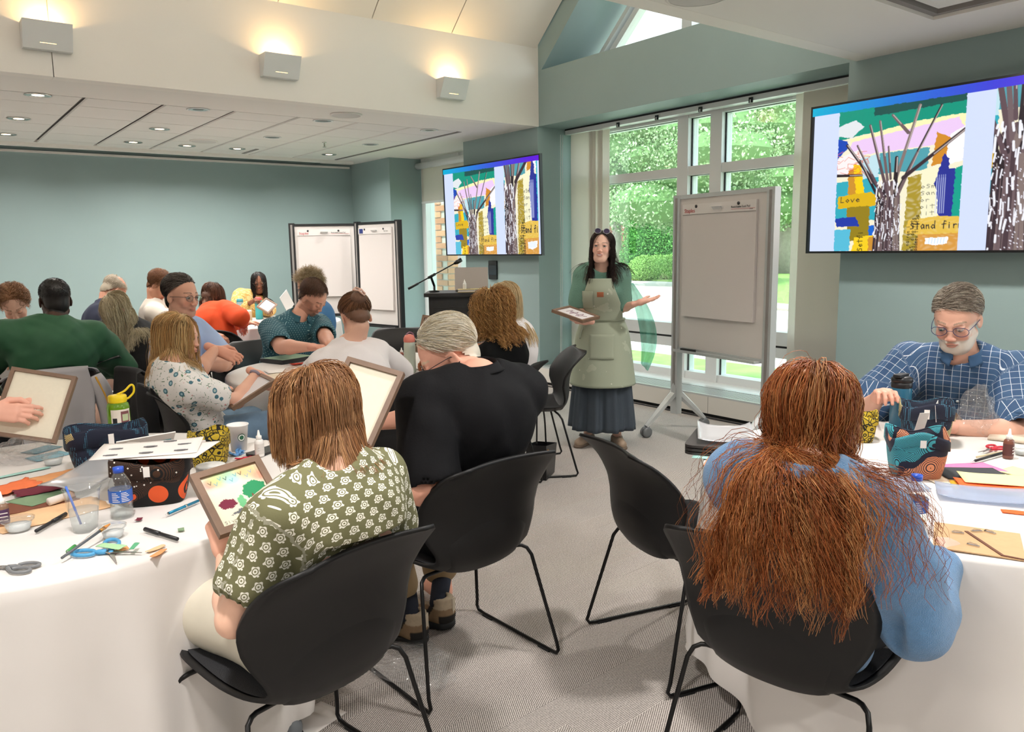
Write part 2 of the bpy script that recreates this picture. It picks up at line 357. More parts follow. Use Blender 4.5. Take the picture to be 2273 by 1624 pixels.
MB().box((XL, 10.76, ZC+.03), (TX1+.3, YB, ZC+.058)).build('cove_slot', m_slot, cl)
MB().box((XL, 11.10, ZC-.06), (TX1+.45, YB, ZC-.035)).build('wall_rail', m_white, cl)
# vertical band and panelled slopes of the vault
bd = struct('wall_band', MB().box((XL, 6.67, ZC-.001), (.975, 6.80, 3.60)).box((.981, 6.67, ZC-.001), (XP, 6.80, 3.60)).box((XL, 6.69, ZC+.001), (XP, 6.85, 3.60)), m_band)
struct('wall_band_near', MB().box((XL, 3.0, ZC-.001), (XP, 3.13, 3.60)), m_band)
sl = .9; SLB = struct('ceiling_vault', MB().add([(XL, 6.85, 3.52), (XP, 6.85, 3.52), (XP, ya, 3.52+1.915*sl), (XL, ya, 3.52+1.915*sl), (XL, 6.85, 3.62), (XP, 6.85, 3.62), (XP, ya, 5.40), (XL, ya, 5.40)],
        [(0, 1, 2, 3), (7, 6, 5, 4), (4, 5, 1, 0), (0, 3, 7, 4), (1, 5, 6, 2)])
        .add([(XL, 3.0, 3.55), (XP, 3.0, 3.55), (XP, ya, 5.26), (XL, ya, 5.26), (XL, 3.0, 3.65), (XP, 3.0, 3.65), (XP, ya, 5.40), (XL, ya, 5.40)],
        [(3, 2, 1, 0), (4, 5, 6, 7), (0, 1, 5, 4), (4, 7, 3, 0), (2, 6, 5, 1)]), m_white)
xj = [5.46, 4.404, 3.549, 2.68, 1.81, .94, .07, -.8, -1.67, -2.54]; pan = None
for i in range(len(xj)-1):
    a, c = xj[i+1]+.005, xj[i]-.005; y_, z_ = 6.69, 3.533; L1 = .98; dy, dz = -L1*math.cos(.733), L1*math.sin(.733); ny, nz = -.67*.03, -.74*.03
    for r in range(2):
        q = r*1.0; oy, oz = y_+dy*q*1.012, z_+dz*q*1.012
        V = [(x, oy+u*dy+v*ny*0, oz+u*dz+(.0 if v else .05)) for v in (1, 0) for u in (0, 1) for x in (a, c)]
        MB().add(V, [(0, 2, 3, 1), (4, 5, 7, 6), (0, 1, 5, 4), (2, 6, 7, 3), (0, 4, 6, 2), (1, 3, 7, 5)]).build('panel', m_band, SLB)
# right-hand flat ceiling with its tray
rc = struct('ceiling_near', MB().box((XL, 2.32, ZC), (6.15, 3.13, ZC+.12)).box((4.87, YR, ZC), (6.15, 2.32, ZC+.12)).box((XL, YR, ZC+.06), (4.87, 2.32, ZC+.12)), m_white)
MB().box((XL, 2.28, ZC+.02), (4.87, 2.32, ZC+.06)).box((4.83, YR, ZC+.02), (4.87, 2.28, ZC+.06)).build('edge_slot', m_slot, rc)
for i in range(5):
    for j in range(3):
        MB().box((4.80-.61*(i+1)+.01, 2.26-.61*(j+1)+.004, ZC+.035), (4.80-.61*i-.01, 2.26-.61*j-.004, ZC+.05)).build('tile', m_tile, rc)
# ---- window 1: big window with its frame members, panes, vertical blinds, heater below
def member(mb, ya_, yb_, za, zb_, x0=XWIN-.06, x1=XWIN+.09): mb.box((x0, min(ya_, yb_), za), (x1, max(ya_, yb_), zb_)); return mb
fw = MB()
for a in ((3.18, 3.25), (4.68, 4.81), (5.07, 5.20), (6.60, 6.69)): member(fw, *a, .2, 2.764)
for a, c in ((3.25, 4.68), (4.81, 5.07), (5.20, 6.60)):
    member(fw, a, c, 2.68, 2.764, XWIN-.055); member(fw, a, c, 2.15, 2.235, XWIN-.05); member(fw, a, c, .61, .73, XWIN-.05); member(fw, a, c, .50, .59, XWIN-.05); member(fw, a, c, .2, .27, XWIN-.05)
w1_ = struct('window_1', fw, m_frame)
gk = MB()
for a, c in ((3.25, 4.68), (4.81, 5.07), (5.20, 6.60)):
    gk.box((XWIN-.04, a, .588), (XWIN+.02, c, .612))
    for zz in (.27, .73, 2.235): gk.box((XWIN-.01, c-.012, zz), (XWIN+.0, c, 2.68 if zz > 2 else (2.15 if zz > .6 else .50)))
    for zz in (2.675, 2.145): gk.box((XWIN-.01, a, zz), (XWIN, c, zz+.012))
gk.build('gasket', m_gasket, w1_)
m_glass = film('window_glass', '#f2fbf8', .03, .5, .0)
for a, c in ((3.25, 4.68), (4.81, 5.07), (5.20, 6.60)):
    for z0, z1 in ((.27, .50), (.73, 2.15), (2.235, 2.68)): MB().box((XWIN+.02, a, z0), (XWIN+.026, c, z1)).build('pane', m_glass, w1_)
# gable window
gw = MB(); sx0, sx1 = 6.0, 6.14
for o_, t_ in ((0, .07), (.10, .09)):
    for sgn in (1, -1):
        A = (ya+sgn*(6.62-ya-o_), zt-.25); B = (ya, zt-.25+(6.62-ya-o_)*.93+.0)
        A2 = (A[0]-sgn*t_, A[1]); B2 = (ya, B[1]-t_*.93)
        V = [(x, y, z+.12) for x in (sx0+o_*.4, sx1) for y, z in (A, B, B2, A2)]
        gw.add(V, [(0, 1, 2, 3) if sgn > 0 else (3, 2, 1, 0), (7, 6, 5, 4), (0, 4, 5, 1), (2, 6, 7, 3), (3, 7, 4, 0), (1, 5, 6, 2)])
gw.box((sx0, 5.06, 3.2), (sx1, 5.18, 4.7)).box((sx0, 4.69, 3.2), (sx1, 4.81, 4.7)).box((sx0, 3.2, 3.30), (sx1, 6.6, 3.36))
w3_ = struct('window_3', gw, m_frame)
MB().add([(6.09, 6.62, 3.2), (6.09, ya, 4.9), (6.09, 3.25, 3.2)], [(0, 1, 2)]).build('pane', m_glass, w3_)
# window 2 (far) with roller blind
f2 = MB()
for a in ((8.11, 8.2), (9.86, 9.96), (8.98, 9.06)): member(f2, *a, .34, ZC)
for z0, z1 in ((.34, .42), (2.66, ZC)): member(f2, 8.2, 9.86, z0, z1, XWIN-.05)
w2_ = struct('window_2', f2, m_frame)
MB().box((XWIN+.02, 8.2, .42), (XWIN+.026, 9.86, 2.66)).build('pane', m_glass, w2_)
m_blind = cloth_mat('blind_fabric', '#d8d4cc', .35)
rb = thing('roller_blind', 'off-white roller blind half lowered over the narrow window beside the smaller screen', 'blind', (5.93, 9.03, 2.66))
MB().tube([(0, .92, 0), (0, -.90, 0)], .045, 16).build('roller', m_frame, rb, True)
MB().box((.035, -.88, -.50), (.038, .88, 0)).build('fabric', m_blind, rb); MB().box((.025, -.88, -.525), (.048, .88, -.495)).build('bottom_bar', m_frame, rb)
# unseen window added behind the camera to let in soft fill daylight
f4 = MB().box((XWIN-.05, -3.2, .5), (XWIN+.09, -3.1, ZC)).box((XWIN-.05, .1, .5), (XWIN+.09, .2, ZC)).box((XWIN-.05, -1.6, .5), (XWIN+.09, -1.5, ZC)); w4 = struct('added_fill_window', f4, m_frame)
# blinds of window 1
m_panel = cloth_mat('panel_blind_fabric', '#efebe4', .45)
tr = thing('panel_blinds', 'white panel-track blinds drawn to both ends of the big window', 'blind', (5.86, 4.935, 0))
MB().box((.0, -1.745, 2.705), (.11, 1.745, 2.762)).build('track', m_frame, tr)
MB().box((-.006, -1.745, 2.748), (0, 1.745, 2.762)).build('track_shadow_gap', m_gasket, tr)
for i, (a, c, x) in enumerate(((6.61, 6.27, .02), (6.32, 6.24, .035), (6.28, 6.15, .05), (6.22, 6.06, .065))):
    MB().box((x, c-4.935, .26), (x+.004, a-4.935, 2.70)).build('fabric_panel', m_panel, tr)
for i, (a, c, x) in enumerate(((3.80, 3.22, .03), (3.88, 3.3, .05))):
    MB().box((x, c-4.935, .26), (x+.004, a-4.935, 2.70)).build('fabric_panel', m_panel, tr)
for px, py in ((1372, 277), (1458, 261), (1555, 243), (1667, 222)):
    p = on(px, py, 0, 5.855); MB().box((-.014, p[1]-4.935-.018, p[2]-.022), (.0, p[1]-4.935+.018, p[2]+.022)).box((-.017, p[1]-4.935-.005, p[2]-.02), (-.013, p[1]-4.935+.005, p[2]+.004), 1).build('track_clip', [m_gasket, m_frame], tr)
cdp = [on(1249, 480, 0, 5.7), on(1243, 600, 0, 5.7), on(1232, 812, 0, 5.7)]
co = MB().tube([(5.78, 6.665, 2.7), (5.77, 6.66, 1.6), (5.74, 6.64, .32)], .003, 5).tube([(5.81, 6.667, 2.7), (5.80, 6.662, 1.6), (5.76, 6.645, .32)], .003, 5).tube([(5.75, 6.643, .33), (5.75, 6.641, .25)], .012, 8).build('blind_cord', m_frame)
props(co, 'thin white blind cord hanging beside the teal pier in the window recess', 'cord')
# heater cabinet
m_heat = mat('cream_enamel', '#dcd8d0', .4); m_grill = mat('grill_metal', '#c9cdcc', .35, .4)
hc = thing('baseboard_heater', 'long cream heater cabinet with slatted top below the big window', 'heater', (5.44, 4.95, 0))
MB().box((0, -1.77, .035), (.36, 1.74, .185)).box((.04, -1.76, 0), (.34, 1.73, .035), 1).build('cabinet', [m_heat, m_gasket], hc)
g = MB(); g.box((0, -1.77, .185), (.03, 1.74, .2)).box((.30, -1.77, .185), (.36, 1.74, .2))
for k in range(150): g.box((.04, -1.75+k*.0232, .186), (.29, -1.75+k*.0232+.011, .198))
g.build('top_grill', m_grill, hc)
for y in (1.32, .35, -.62, -1.5): MB().box((-.0015, y, .036), (.001, y+.003, .184)).build('panel_seam', m_slot, hc)
struct('trim_1', MB().box((5.80, 3.18, 0), (XWIN+.1, 6.69, .2)), m_frame)
cb = MB().tube(bez([(5.2, 7.1, .008), (5.28, 6.75, .008), (5.39, 6.4, .006), (5.40, 5.6, .006), (5.415, 5.0, .006), (5.40, 4.4, .01), (5.41, 3.9, .006), (5.40, 3.3, .006)], 6), .006, 6).build('power_cable', mat('cable_black', '#15161a', .5), None, True)
props(cb, 'black cable lying along the foot of the heater cabinet', 'cable')
MB().box((5.375, 6.15, .0), (5.41, 6.23, .05)).build('floor_outlet_bracket', m_frame, cb)
# ---- ceiling fixtures
m_chrome = mat('reflector_chrome', '#d7d5d0', .18, 1.); m_lamp_on = mat('lamp_glow', '#ffe2bd', .4, emit=5.); m_can = mat('can_dark', '#5a5856', .4, .6)
def downlight(x, y, lit, label, z=ZC, e=9, grp=None):
    t = thing('recessed_downlight', label, 'ceiling light', (x, y, z), 0, grp)
    MB().lathe([(.095, -.001), (.10, -.006), (.086, -.010), (.080, -.002)], 28, cap=False).build('trim_ring', m_chrome if lit else m_frame, t, True)
    MB().lathe([(.081, -.0065), (.062, -.0055), (.045, -.005)], 28, cap=False).build('reflector', m_chrome, t, True)
    MB().lathe([(.0, -.0045), (.046, -.005)], 20, cap=False).build('lamp', m_lamp_on if lit else m_can, t, True)
    area('downlight_or_fill_beam', (x, y, z-.03), .15, e, (1, .95, .90) if lit else (1, .95, .9), spread=2.6); return t
names_x = {.97: 'leftmost row', 2.21: 'second row from left', 3.40: 'third row from left', 4.62: 'row nearest windows'}
for x in (.97, 2.21, 3.40, 4.62):
    for y, w in ((7.48, 'front'), (8.84, 'middle'), (10.03, 'back')):
        lit = not (y < 8 and x > 1.5) and not (x > 3 and y < 10)
        downlight(x, y, lit, ('glowing' if lit else 'chrome')+' recessed light in the far ceiling, %s, %s one' % (names_x[x], w), e=13, grp='recessed lights in the far ceiling')
downlight(2.81, 10.05, True, 'glowing recessed light in the far tiled ceiling, between two rows by the back wall', e=9, grp='recessed lights in the far ceiling')
downlight(4.543, 2.10, False, 'chrome recessed light in the near ceiling above the larger screen', z=ZC+.034, e=34)
for x, y in ((2.3, 1.4), (.2, 1.4), (-2.0, 1.4), (2.3, -1.2), (.2, -1.2), (-2.0, -1.2), (4.3, -1.2), (-2.6, 7.6), (-2.6, 9.8), (-1, 8.8)): area('downlight_or_fill_beam', (x, y, ZC-.03), .2, 24, (1, .95, .91), spread=2.6)  # bare fill lamps added under the unseen ceiling, without fixtures
def speaker(x, y, r, label):
    t = thing('ceiling_speaker', label, 'speaker', (x, y, ZC)); MB().lathe([(r*1.12, -.001), (r*1.12, -.010), (r, -.013)], 36, cap=False).build('rim', m_white, t, True)
    MB().lathe([(r, -.012), (0, -.014)], 36, cap=False).build('grille', mat('speaker_mesh', '#d5d3cf', .7, bump=(500, .5)), t, True)
speaker(3.44, 7.05, .135, 'round flush speaker in the smooth strip of the far ceiling'); speaker(2.85, 9.52, .135, 'round flush speaker among the far ceiling tiles'); speaker(3.365, 2.80, .15, 'round flush speaker in the near flat ceiling, cut by the top of the photo')
t = thing('sprinkler_head', 'small chrome sprinkler head hanging from a far ceiling tile', 'sprinkler', (4.065, 8.94, ZC-.002))
MB().lathe([(.025, 0), (.025, -.006), (.009, -.008), (.009, -.05)], 12).build('stem', m_chrome, t, True); MB().lathe([(.022, -.052), (.022, -.056)], 12).build('deflector', m_chrome, t)
vt = thing('air_vent', 'narrow slot air vent in the far ceiling near the back wall', 'vent', (3.62, 10.2, ZC-.003)); MB().box((-.02, -.26, -.006), (.02, .26, 0)).build('grille', m_slot, vt)
# ---- wall sconces on the band
m_sc = mat('sconce_white', '#dcdedd', .5)
for i, (x0, x1, lb) in enumerate(((.795, 1.105, 'leftmost white wedge-shaped wall light on the band'), (2.49, 2.80, 'middle white wedge-shaped wall light on the band'), (4.21, 4.50, 'white wedge-shaped wall light on the band nearest the gable window'))):
    t = thing('wall_sconce', lb, 'wall light', ((x0+x1)/2, 6.668, 3.02), 0, 'wedge-shaped wall lights')
    w = (x1-x0)/2; A = [(-w, 0, .085), (w, 0, .085), (w, -.15, .085), (-w, -.15, .085), (-w, 0, -.09), (w, 0, -.09), (w, -.065, -.09), (-w, -.065, -.09)]
    Bv = [(x*.95, y*.92-.003, z) for x, y, z in A[:4]]
    MB().add(A+[(x*.96, -.006 if y == 0 else y+.009, .085 if k < 4 else -.07) for k, (x, y, z) in enumerate(A)],
             [(0, 4, 5, 1), (3, 2, 6, 7), (0, 3, 7, 4), (1, 5, 6, 2), (4, 7, 6, 5), (8, 9, 13, 12), (11, 15, 14, 10), (8, 12, 15, 11), (9, 10, 14, 13), (12, 13, 14, 15), (0, 1, 9, 8), (1, 2, 10, 9), (2, 3, 11, 10), (3, 0, 8, 11)]).build('housing', m_sc, t)
    MB().box((-.05, -.085, -.05), (.05, -.045, -.02)).build('lamp', mat('sconce_lamp', '#ffc46a', .4, emit=12.), t)
    a = area('sconce_or_fill_beam', ((x0+x1)/2, 6.60, 3.06), .07, 2.6, (1, .62, .25), (PI-.15, 0, 0))
for x in (.95, 2.65, 4.35, -.75): area('sconce_or_fill_beam', (x, 3.25, 3.10), .25, 38, (1, .93, .86), (PI+.25, 0, 0))  # bare fill lamps added at the unseen near band to brighten the vault
# ---- thermostat panel
th = thing('wall_panel', 'small black square touch panel on the teal pier below the smaller screen', 'control panel', (XP, 7.53, 1.24))
MB().rbox((-.11, -.08, 0), (.11, .08, .02), .012, R=rot(0, -PI/2, 0)).build('housing', mat('panel_black', '#16181b', .4), th); MB().box((-.0225, -.08, -.055), (-.02, .08, .055)).build('screen', mat('panel_screen', '#1d2a33', .15), th)

# ================================================================= outside
m_grass = mat('lawn_green', '#7f9f50', .9, noise=(3, .25), bump=(60, .6)); m_conc = mat('pale_concrete', '#cfc7bd', .9, noise=(1.5, .06)); m_road = mat('road_paving', '#c3bab2', .9, noise=(.8, .08))
ZG = -.30
def slab(name, P, z0, z1, m, lb, cat):
    o = MB().prism(P, z0, z1).build(name, m); props(o, lb, cat); return o
g_ = MB().box((6.3, -60, ZG-.2), (160, 160, ZG-.02)).build('ground', m_road); g_['kind'] = 'structure'
slab('lawn', [(6.25, -6), (9.9, -6), (9.9, 14), (6.25, 14)], ZG-.05, ZG, m_grass, 'narrow strip of lawn right outside the big window', 'lawn')
slab('sidewalk', [(9.9, -6), (17, -6), (17, 30), (9.9, 30)], ZG-.05, ZG-.01, m_conc, 'pale concrete walk beyond the strip of lawn', 'sidewalk')
def outp(px, py):
    p = on(px, py, 2, ZG); return (float(p[0]), float(p[1]))
P = [outp(1700, 676), outp(1850, 690), outp(2000, 640), outp(2000, 600), outp(1690, 597)]
slab('far_lawn', P, ZG-.05, ZG+.06, m_grass, 'sunlit lawn across the road behind the easel', 'lawn')
slab('hedge_lawn', [outp(1360, 618), outp(1500, 625), outp(1500, 603), outp(1360, 600)], ZG-.05, ZG+.05, m_grass, 'thin strip of lawn below the round bushes', 'lawn')
kb = MB().tube([(*outp(1690, 682), ZG+.05), (*outp(1850, 697), ZG+.05)], .12, 6).tube([(*outp(1380, 612), ZG+.05), (*outp(1520, 622), ZG+.05)], .12, 6).build('kerb', m_conc); props(kb, 'pale stone kerb edging the far lawns', 'kerb')
def foliage(name, label, base, blobs, n, leaf, cols, grp, trunk=None, seed=0, cat='tree'):
    r = np.random.RandomState(seed); t = thing(name, label, cat, base, 0, grp)
    C_ = np.array([b[:3] for b in blobs]); R_ = np.array([b[3:6] for b in blobs]); k = r.choice(len(blobs), n, p=(R_.prod(1)**.66)/((R_.prod(1)**.66).sum()))
    d = r.normal(size=(n, 3)); d /= np.linalg.norm(d, axis=1)[:, None]
    rad = r.uniform(.72, 1.04, n)**.6
    P_ = C_[k]+d*R_[k]*rad[:, None]; q = r.normal(size=(n, 3))*.8+d; q /= np.linalg.norm(q, axis=1)[:, None]
    s = np.cross(q, r.normal(size=(n, 3))); s /= np.linalg.norm(s, axis=1)[:, None]; u = np.cross(q, s); sz = leaf*r.uniform(.6, 1.3, n)[:, None]
    V = np.stack([P_-u*sz*.9, P_+s*sz*.5, P_+u*sz*.9, P_-s*sz*.5], 1).reshape(-1, 3); F_ = np.arange(4*n).reshape(-1, 4)
    c = np.array([lin(x) for x in cols])[r.randint(len(cols), size=n)]*r.uniform(.8, 1.15, n)[:, None]
    o = mk('foliage', V, F_, mat('leaf_'+name, '#ffffff', .7, attr='Col'), t, col=np.repeat(c, 4, 0)); o['kind'] = 'stuff'
    core = MB()
    for b in blobs: core.lathe([(math.sin(a)*.8, -math.cos(a)*.8) for a in [PI*i/6 for i in range(7)]], 10, R=np.diag(b[3:6]), t=b[:3])
    core.build('inner_foliage', mat('leafcore_'+name, cols[0], .9), t)
    if trunk:
        tb = MB(); [tb.tube(p, rr, 8) for p, rr in trunk]; tb.build('trunk', mat('bark', '#a39a92', .9, noise=(6, .2), bump=(20, .8, (1, 1, .2))), t, True)
    return t
def ground_at(px, d):
    p = at(px, 560, d); return np.array([p[0], p[1], ZG])
GR = ['#6c8f58', '#83a36c', '#99b682', '#aec498', '#bfd0ab']
def deciduous(px, d, h, w, lb, seed, tr=.35):
    r = random.Random(seed); bl = [(r.uniform(-.6, .6)*w*.6, r.uniform(-.6, .6)*w*.6, h*r.uniform(.38, .95), w*r.uniform(.28, .45), w*r.uniform(.28, .45), h*r.uniform(.12, .2)) for _ in range(16)]
    bl.append((0, 0, h*.65, w*.5, w*.5, h*.3))
    tk = [([(0, 0, 0), (0, .05, h*.3), (.1, 0, h*.6), (.2, .1, h*.9)], [tr, tr*.8, tr*.45, .05])]+[([(0, 0, h*.3), (r.uniform(-1, 1)*w*.4, r.uniform(-1, 1)*w*.4, h*.7)], [tr*.5, .06]) for _ in range(5)]
    return foliage('leafy_tree', lb, ground_at(px, d), bl, 34000, (.075*d/30), GR, 'leafy trees beyond the road', tk, seed)
deciduous(1745, 46, 10.5, 8, 'leafy tree with a thick grey trunk on the far lawn, seen right of the easel', 1, .5)
deciduous(1560, 34, 8.2, 6, 'leafy tree filling the middle panes behind the easel', 2)
deciduous(1370, 50, 10.5, 7.5, 'leafy tree filling the left panes above the cedars', 3)
deciduous(1925, 60, 11.5, 10, 'leafy tree hidden mostly by the right-hand blind', 4)
deciduous(1215, 60, 11, 9, 'leafy tree standing behind the left-hand blind', 5)
deciduous(985, 26, 9, 6, 'leafy tree seen through the narrow far window', 6)
for i, (px, h) in enumerate(((1418, 4.0), (1450, 4.6), (1484, 4.4))):
    foliage('cedar', ['leftmost slender dark cedar in the big window', 'middle slender dark cedar in the big window', 'right-hand slender dark cedar beside the easel'][i], ground_at(px, 44), [(0, 0, h*.5, .9, .9, h*.52), (0, 0, h*.3, 1.05, 1.05, h*.35), (0, 0, h*.8, .45, .45, h*.22)], 8000, .075, ['#3f7a34', '#55923f', '#6aa850'], 'cedars across the road', None, 20+i)
for i, (px, w) in enumerate(((1432, .9), (1462, 1.2), (1490, .9))):
    foliage('round_bush', ['small round bush below the leftmost cedar', 'largest round bush below the cedars', 'round bush half hidden by the easel'][i], ground_at(px, 41), [(0, 0, .55, w, w, .75)], 7000, .05, ['#7ba64e', '#8fb95c', '#a4c973'], 'round bushes across the road', None, 30+i, 'bush')
# brick house far behind the trees
bh = thing('brick_house', 'red brick house glimpsed behind the cedars', 'house', ground_at(1415, 70)); m_brick = mat('far_brick', '#a8665a', .9, noise=(4, .15))
MB().box((-6, -3, 0), (6, 3, 6.2)).build('wall', m_brick, bh); MB().add([(-6.4, -3.4, 6.2), (6.4, -3.4, 6.2), (6.4, 3.4, 6.2), (-6.4, 3.4, 6.2), (-6.4, 0, 8.6), (6.4, 0, 8.6)], [(0, 1, 5, 4), (2, 3, 4, 5), (0, 4, 3), (1, 2, 5)]).build('roof', mat('far_roof', '#6c6a6a', .9), bh)
for x in (-4, -1.3, 1.3, 4):
    for z in (1, 3.8): w_ = MB().box((x-.55, -3.06, z), (x+.55, -2.98, z+1.3)).build('window', m_frame, bh); MB().box((x-.45, -3.08, z+.1), (x+.45, -3.05, z+1.2)).build('pane', mat('dark_pane', '#3a4650', .1), w_)
# parked car
cp = ground_at(1757, 82); cr_ = thing('car', 'dark parked car far off beside the thick tree trunk', 'car', cp, CYAW*-1+.2); m_car = mat('car_paint', '#4a5560', .3, .3)
prof = [(-2.2, .35), (-2.15, .85), (-1.5, 1.0), (-.9, 1.45), (.7, 1.45), (1.35, 1.0), (2.1, .85), (2.2, .35)]
MB().add([(x, s*.85, z) for s in (-1, 1) for x, z in prof], [tuple(range(7, -1, -1)), tuple(range(8, 16))]+[(i, (i+1) % 8, 8+(i+1) % 8, 8+i) for i in range(8)]).build('body', m_car, cr_)
for x in (-1.35, 1.35):
    for s in (-.86, .86): MB().lathe([(.33, -.1), (.33, .1)], 16, R=rot(PI/2), t=(x, s, .33)).build('wheel', m_gasket, cr_)
MB().box((-.85, -.87, 1.02), (.65, .87, 1.36)).build('side_window', mat('dark_pane', '#3a4650', .1), cr_)
# brick pier of the building outside the far window
bk = thing('brick_pier', 'sunlit tan brick pier outside the narrow far window', 'brick pier', (7.3, 11.6, 0)); m_bk = [mat('tan_brick_'+c, c, .9, noise=(30, .1)) for c in ('#c98f6c', '#d49d78', '#bf8562')]
core = MB().box((-.35, -.8, ZG), (.55, .55, 3.4)).build('mortar_core', m_conc, bk); bm_ = {}
k = 0
for j in range(34):
    for i in range(4):
        y = -.8+i*.34+(.17 if j % 2 else 0)
        if y+.30 > .56: continue
        mi = (i*7+j*5) % 3
        if mi not in bm_: o = MB().box((-.37, 0, 0), (-.34, .32, .085)).build('brick', m_bk[mi], bk); bm_[mi] = o.data
        else: o = bpy.data.objects.new('brick', bm_[mi]); COL.objects.link(o); o.parent = bk
        o.location = (0, y, ZG+j*.1)
for j in range(34):
    for i in range(3):
        x = -.36+i*.32
        mi = (i*5+j*3) % 3+3
        if mi not in bm_: o = MB().box((0, -.82, 0), (.30, -.79, .085)).build('brick', m_bk[mi-3], bk); bm_[mi] = o.data
        else: o = bpy.data.objects.new('brick', bm_[mi]); COL.objects.link(o); o.parent = bk
        o.location = (x, 0, ZG+j*.1)
# ================================================================= furniture
m_shell = mat('black_plastic', '#141415', .48, spec=.35, bump=(900, .05)); m_tube = mat('black_steel', '#0d0d0e', .35, .3); m_pad = mat('charcoal_felt', '#2a2b2e', .95, bump=(300, .4))
m_shell_g = mat('grey_plastic', '#8d9294', .5)
PROF = [(.235, .425), (.20, .445), (.10, .442), (-.02, .432), (-.12, .430), (-.175, .445), (-.208, .49), (-.222, .56), (-.230, .64), (-.246, .72), (-.275, .785), (-.295, .822)]
HALF = [.20, .225, .235, .232, .215, .195, .205, .236, .256, .262, .262, .262]
def chair_shell_pt(u, v):
    """u -1..1 across, v 0..1 from seat front to top edge"""
    n = len(PROF)-1; q = min(v*n, n-1e-6); i = int(q); f = q-i; f = f*f*(3-2*f) if False else f
    y = PROF[i][0]*(1-f)+PROF[i+1][0]*f; z = PROF[i][1]*(1-f)+PROF[i+1][1]*f; w = HALF[i]*(1-f)+HALF[i+1]*f
    back = max(0, min(1, (v-.42)/.25)); seat = 1-back; top = max(0, (v-.74)/.26)
    au = abs(u)
    if top > 0: w -= .095*(1-math.sqrt(max(0, 1-top**2.3)))
    if v < .14: w *= (1-(1-v/.14)**2*.22)
    x = w*u
    y += back*(.075*au**2.4)*(1-top)**1.0 - top*.035*au**2
    z += seat*(.035*au**3) - seat*.02*(1-au**2)
    return (x, y, z)
def smooth_prof():
    global PROF, HALF
    P = bez([(a, b_, c) for (a, b_), c in zip(PROF, HALF)], 3); PROF = [(p[0], p[1]) for p in P]; HALF = [p[2] for p in P]
smooth_prof()
def make_chair(name, label, pad=True, shell=None):
    t = thing(name, label, 'chair')
    g = MB().grid(lambda a, c: chair_shell_pt(a*2-1, c), 28, 40)
    o = g.build('shell', shell or m_shell, t, True); solid(o, .011, 1)
    # raised lumbar contour on the outside of the back
    def lum(a, c):
        u = (a*2-1)*.80; vt = .68-.14*abs(u)**2.2; v = .40+(vt-.40)*c
        x, y, z = chair_shell_pt(u, v); e = min(1, min(1-c, (1-abs(a*2-1)))*9)
        return (x, y-.0105-.005*e*(1 if v > .45 else .3), z-(.012 if v < .45 else .003)*e)
    MB().grid(lum, 20, 12).build('lumbar_panel', shell or m_shell, t, True)
    if pad: MB().grid(lambda a, c: tuple(np.array(chair_shell_pt((a*2-1)*.93, .03+c*.42))+np.array([0, 0, .004+.018*min(1, 6*min(a, 1-a, c, 1-c))])), 16, 16).build('seat_pad', m_pad, t, True)
    for s in (-1, 1):
        X = .285*s
        P = bez([(.10*s, -.115, .418), (.20*s, -.12, .417)], 3)+[np.array(q) for q in ((.215*s, -.125, .415), (.232*s, -.135, .405), (.242*s, -.15, .38))]
        P += [np.array(q) for q in ((X, -.235, .055), (X, -.245, .025), (X, -.235, .010), (X, -.20, .008), (X, .0, .008), (X, .20, .008), (X, .235, .012), (X*.995, .245, .03), (X*.99, .24, .06), (.245*s, .20, .37), (.235*s, .19, .402), (.215*s, .18, .413), (.18*s, .175, .417), (.05*s, .175, .418))]
        f = MB().tube(P, .0068, 8).build('sled_frame', m_tube, t, True)
        for y in (-.17, .17): MB().box((X-.009, y-.03, -.001), (X+.009, y+.03, .008)).build('glide', m_gasket, f)
    return t
proto = make_chair('shell_chair', '')
first = [True]
def put_chair(x, y, heading, label, group='black shell chairs with sled frames', z=0):
    """heading = direction the sitter faces, degrees from +y towards +x"""
    o = proto if first[0] else copy_tree(proto); first[0] = False
    o.location = (x, y, z); o.rotation_euler = (0, 0, -math.radians(heading)); o['label'] = label; o['group'] = group; return o
CH = {}
CH['B'] = put_chair(.721, 1.905, -11.7, 'black shell chair with the woman in the olive patterned blouse')
CH['A'] = put_chair(1.472, 2.299, -2.9, 'black shell chair with the white-haired man in the black shirt')
CH['C'] = put_chair(2.179, 1.841, 104.8, 'empty black shell chair in the middle, turned toward the right-hand table')
CH['D'] = put_chair(1.784, 1.107, 81, 'black shell chair with the red-haired woman in the blue sweater')
CH['curly'] = put_chair(2.72, 3.82, -32, 'shell chair with the curly-haired woman in the black tee, grey in the light')
CH['blonde2'] = put_chair(3.30, 4.1, -60, 'black shell chair mostly hidden behind the curly-haired woman')
CH['white'] = put_chair(1.86, 3.62, 8, 'black shell chair with the woman in the white top and hair clip')
CH['emptyfar'] = put_chair(3.20, 5.78, 215, 'empty black shell chair on the far side of the middle table')
CH['teal'] = put_chair(2.15, 5.75, 168, 'black shell chair with the bearded man in the teal dotted shirt')
CH['floral'] = put_chair(1.22, 4.28, 95, 'black shell chair with the blonde woman in the flowered top')
CH['glasses'] = put_chair(1.30, 5.02, 80, 'black shell chair hidden behind the man with crossed arms')
CH['green'] = put_chair(.60, 5.60, -3, 'shell chair under the pale jacket, with the man in the green shirt')
CH['blond'] = put_chair(1.44, 6.62, -80, 'black shell chair with the long-haired woman in the black cardigan')
CH['navy'] = put_chair(1.5, 7.7, -60, 'shell chair hidden behind the man in the navy polo shirt')
CH['young'] = put_chair(1.88, 7.7, 60, 'shell chair hidden behind the young man in the cream sweater')
CH['orange'] = put_chair(2.35, 7.25, 62, 'black shell chair with the person in the orange hoodie')
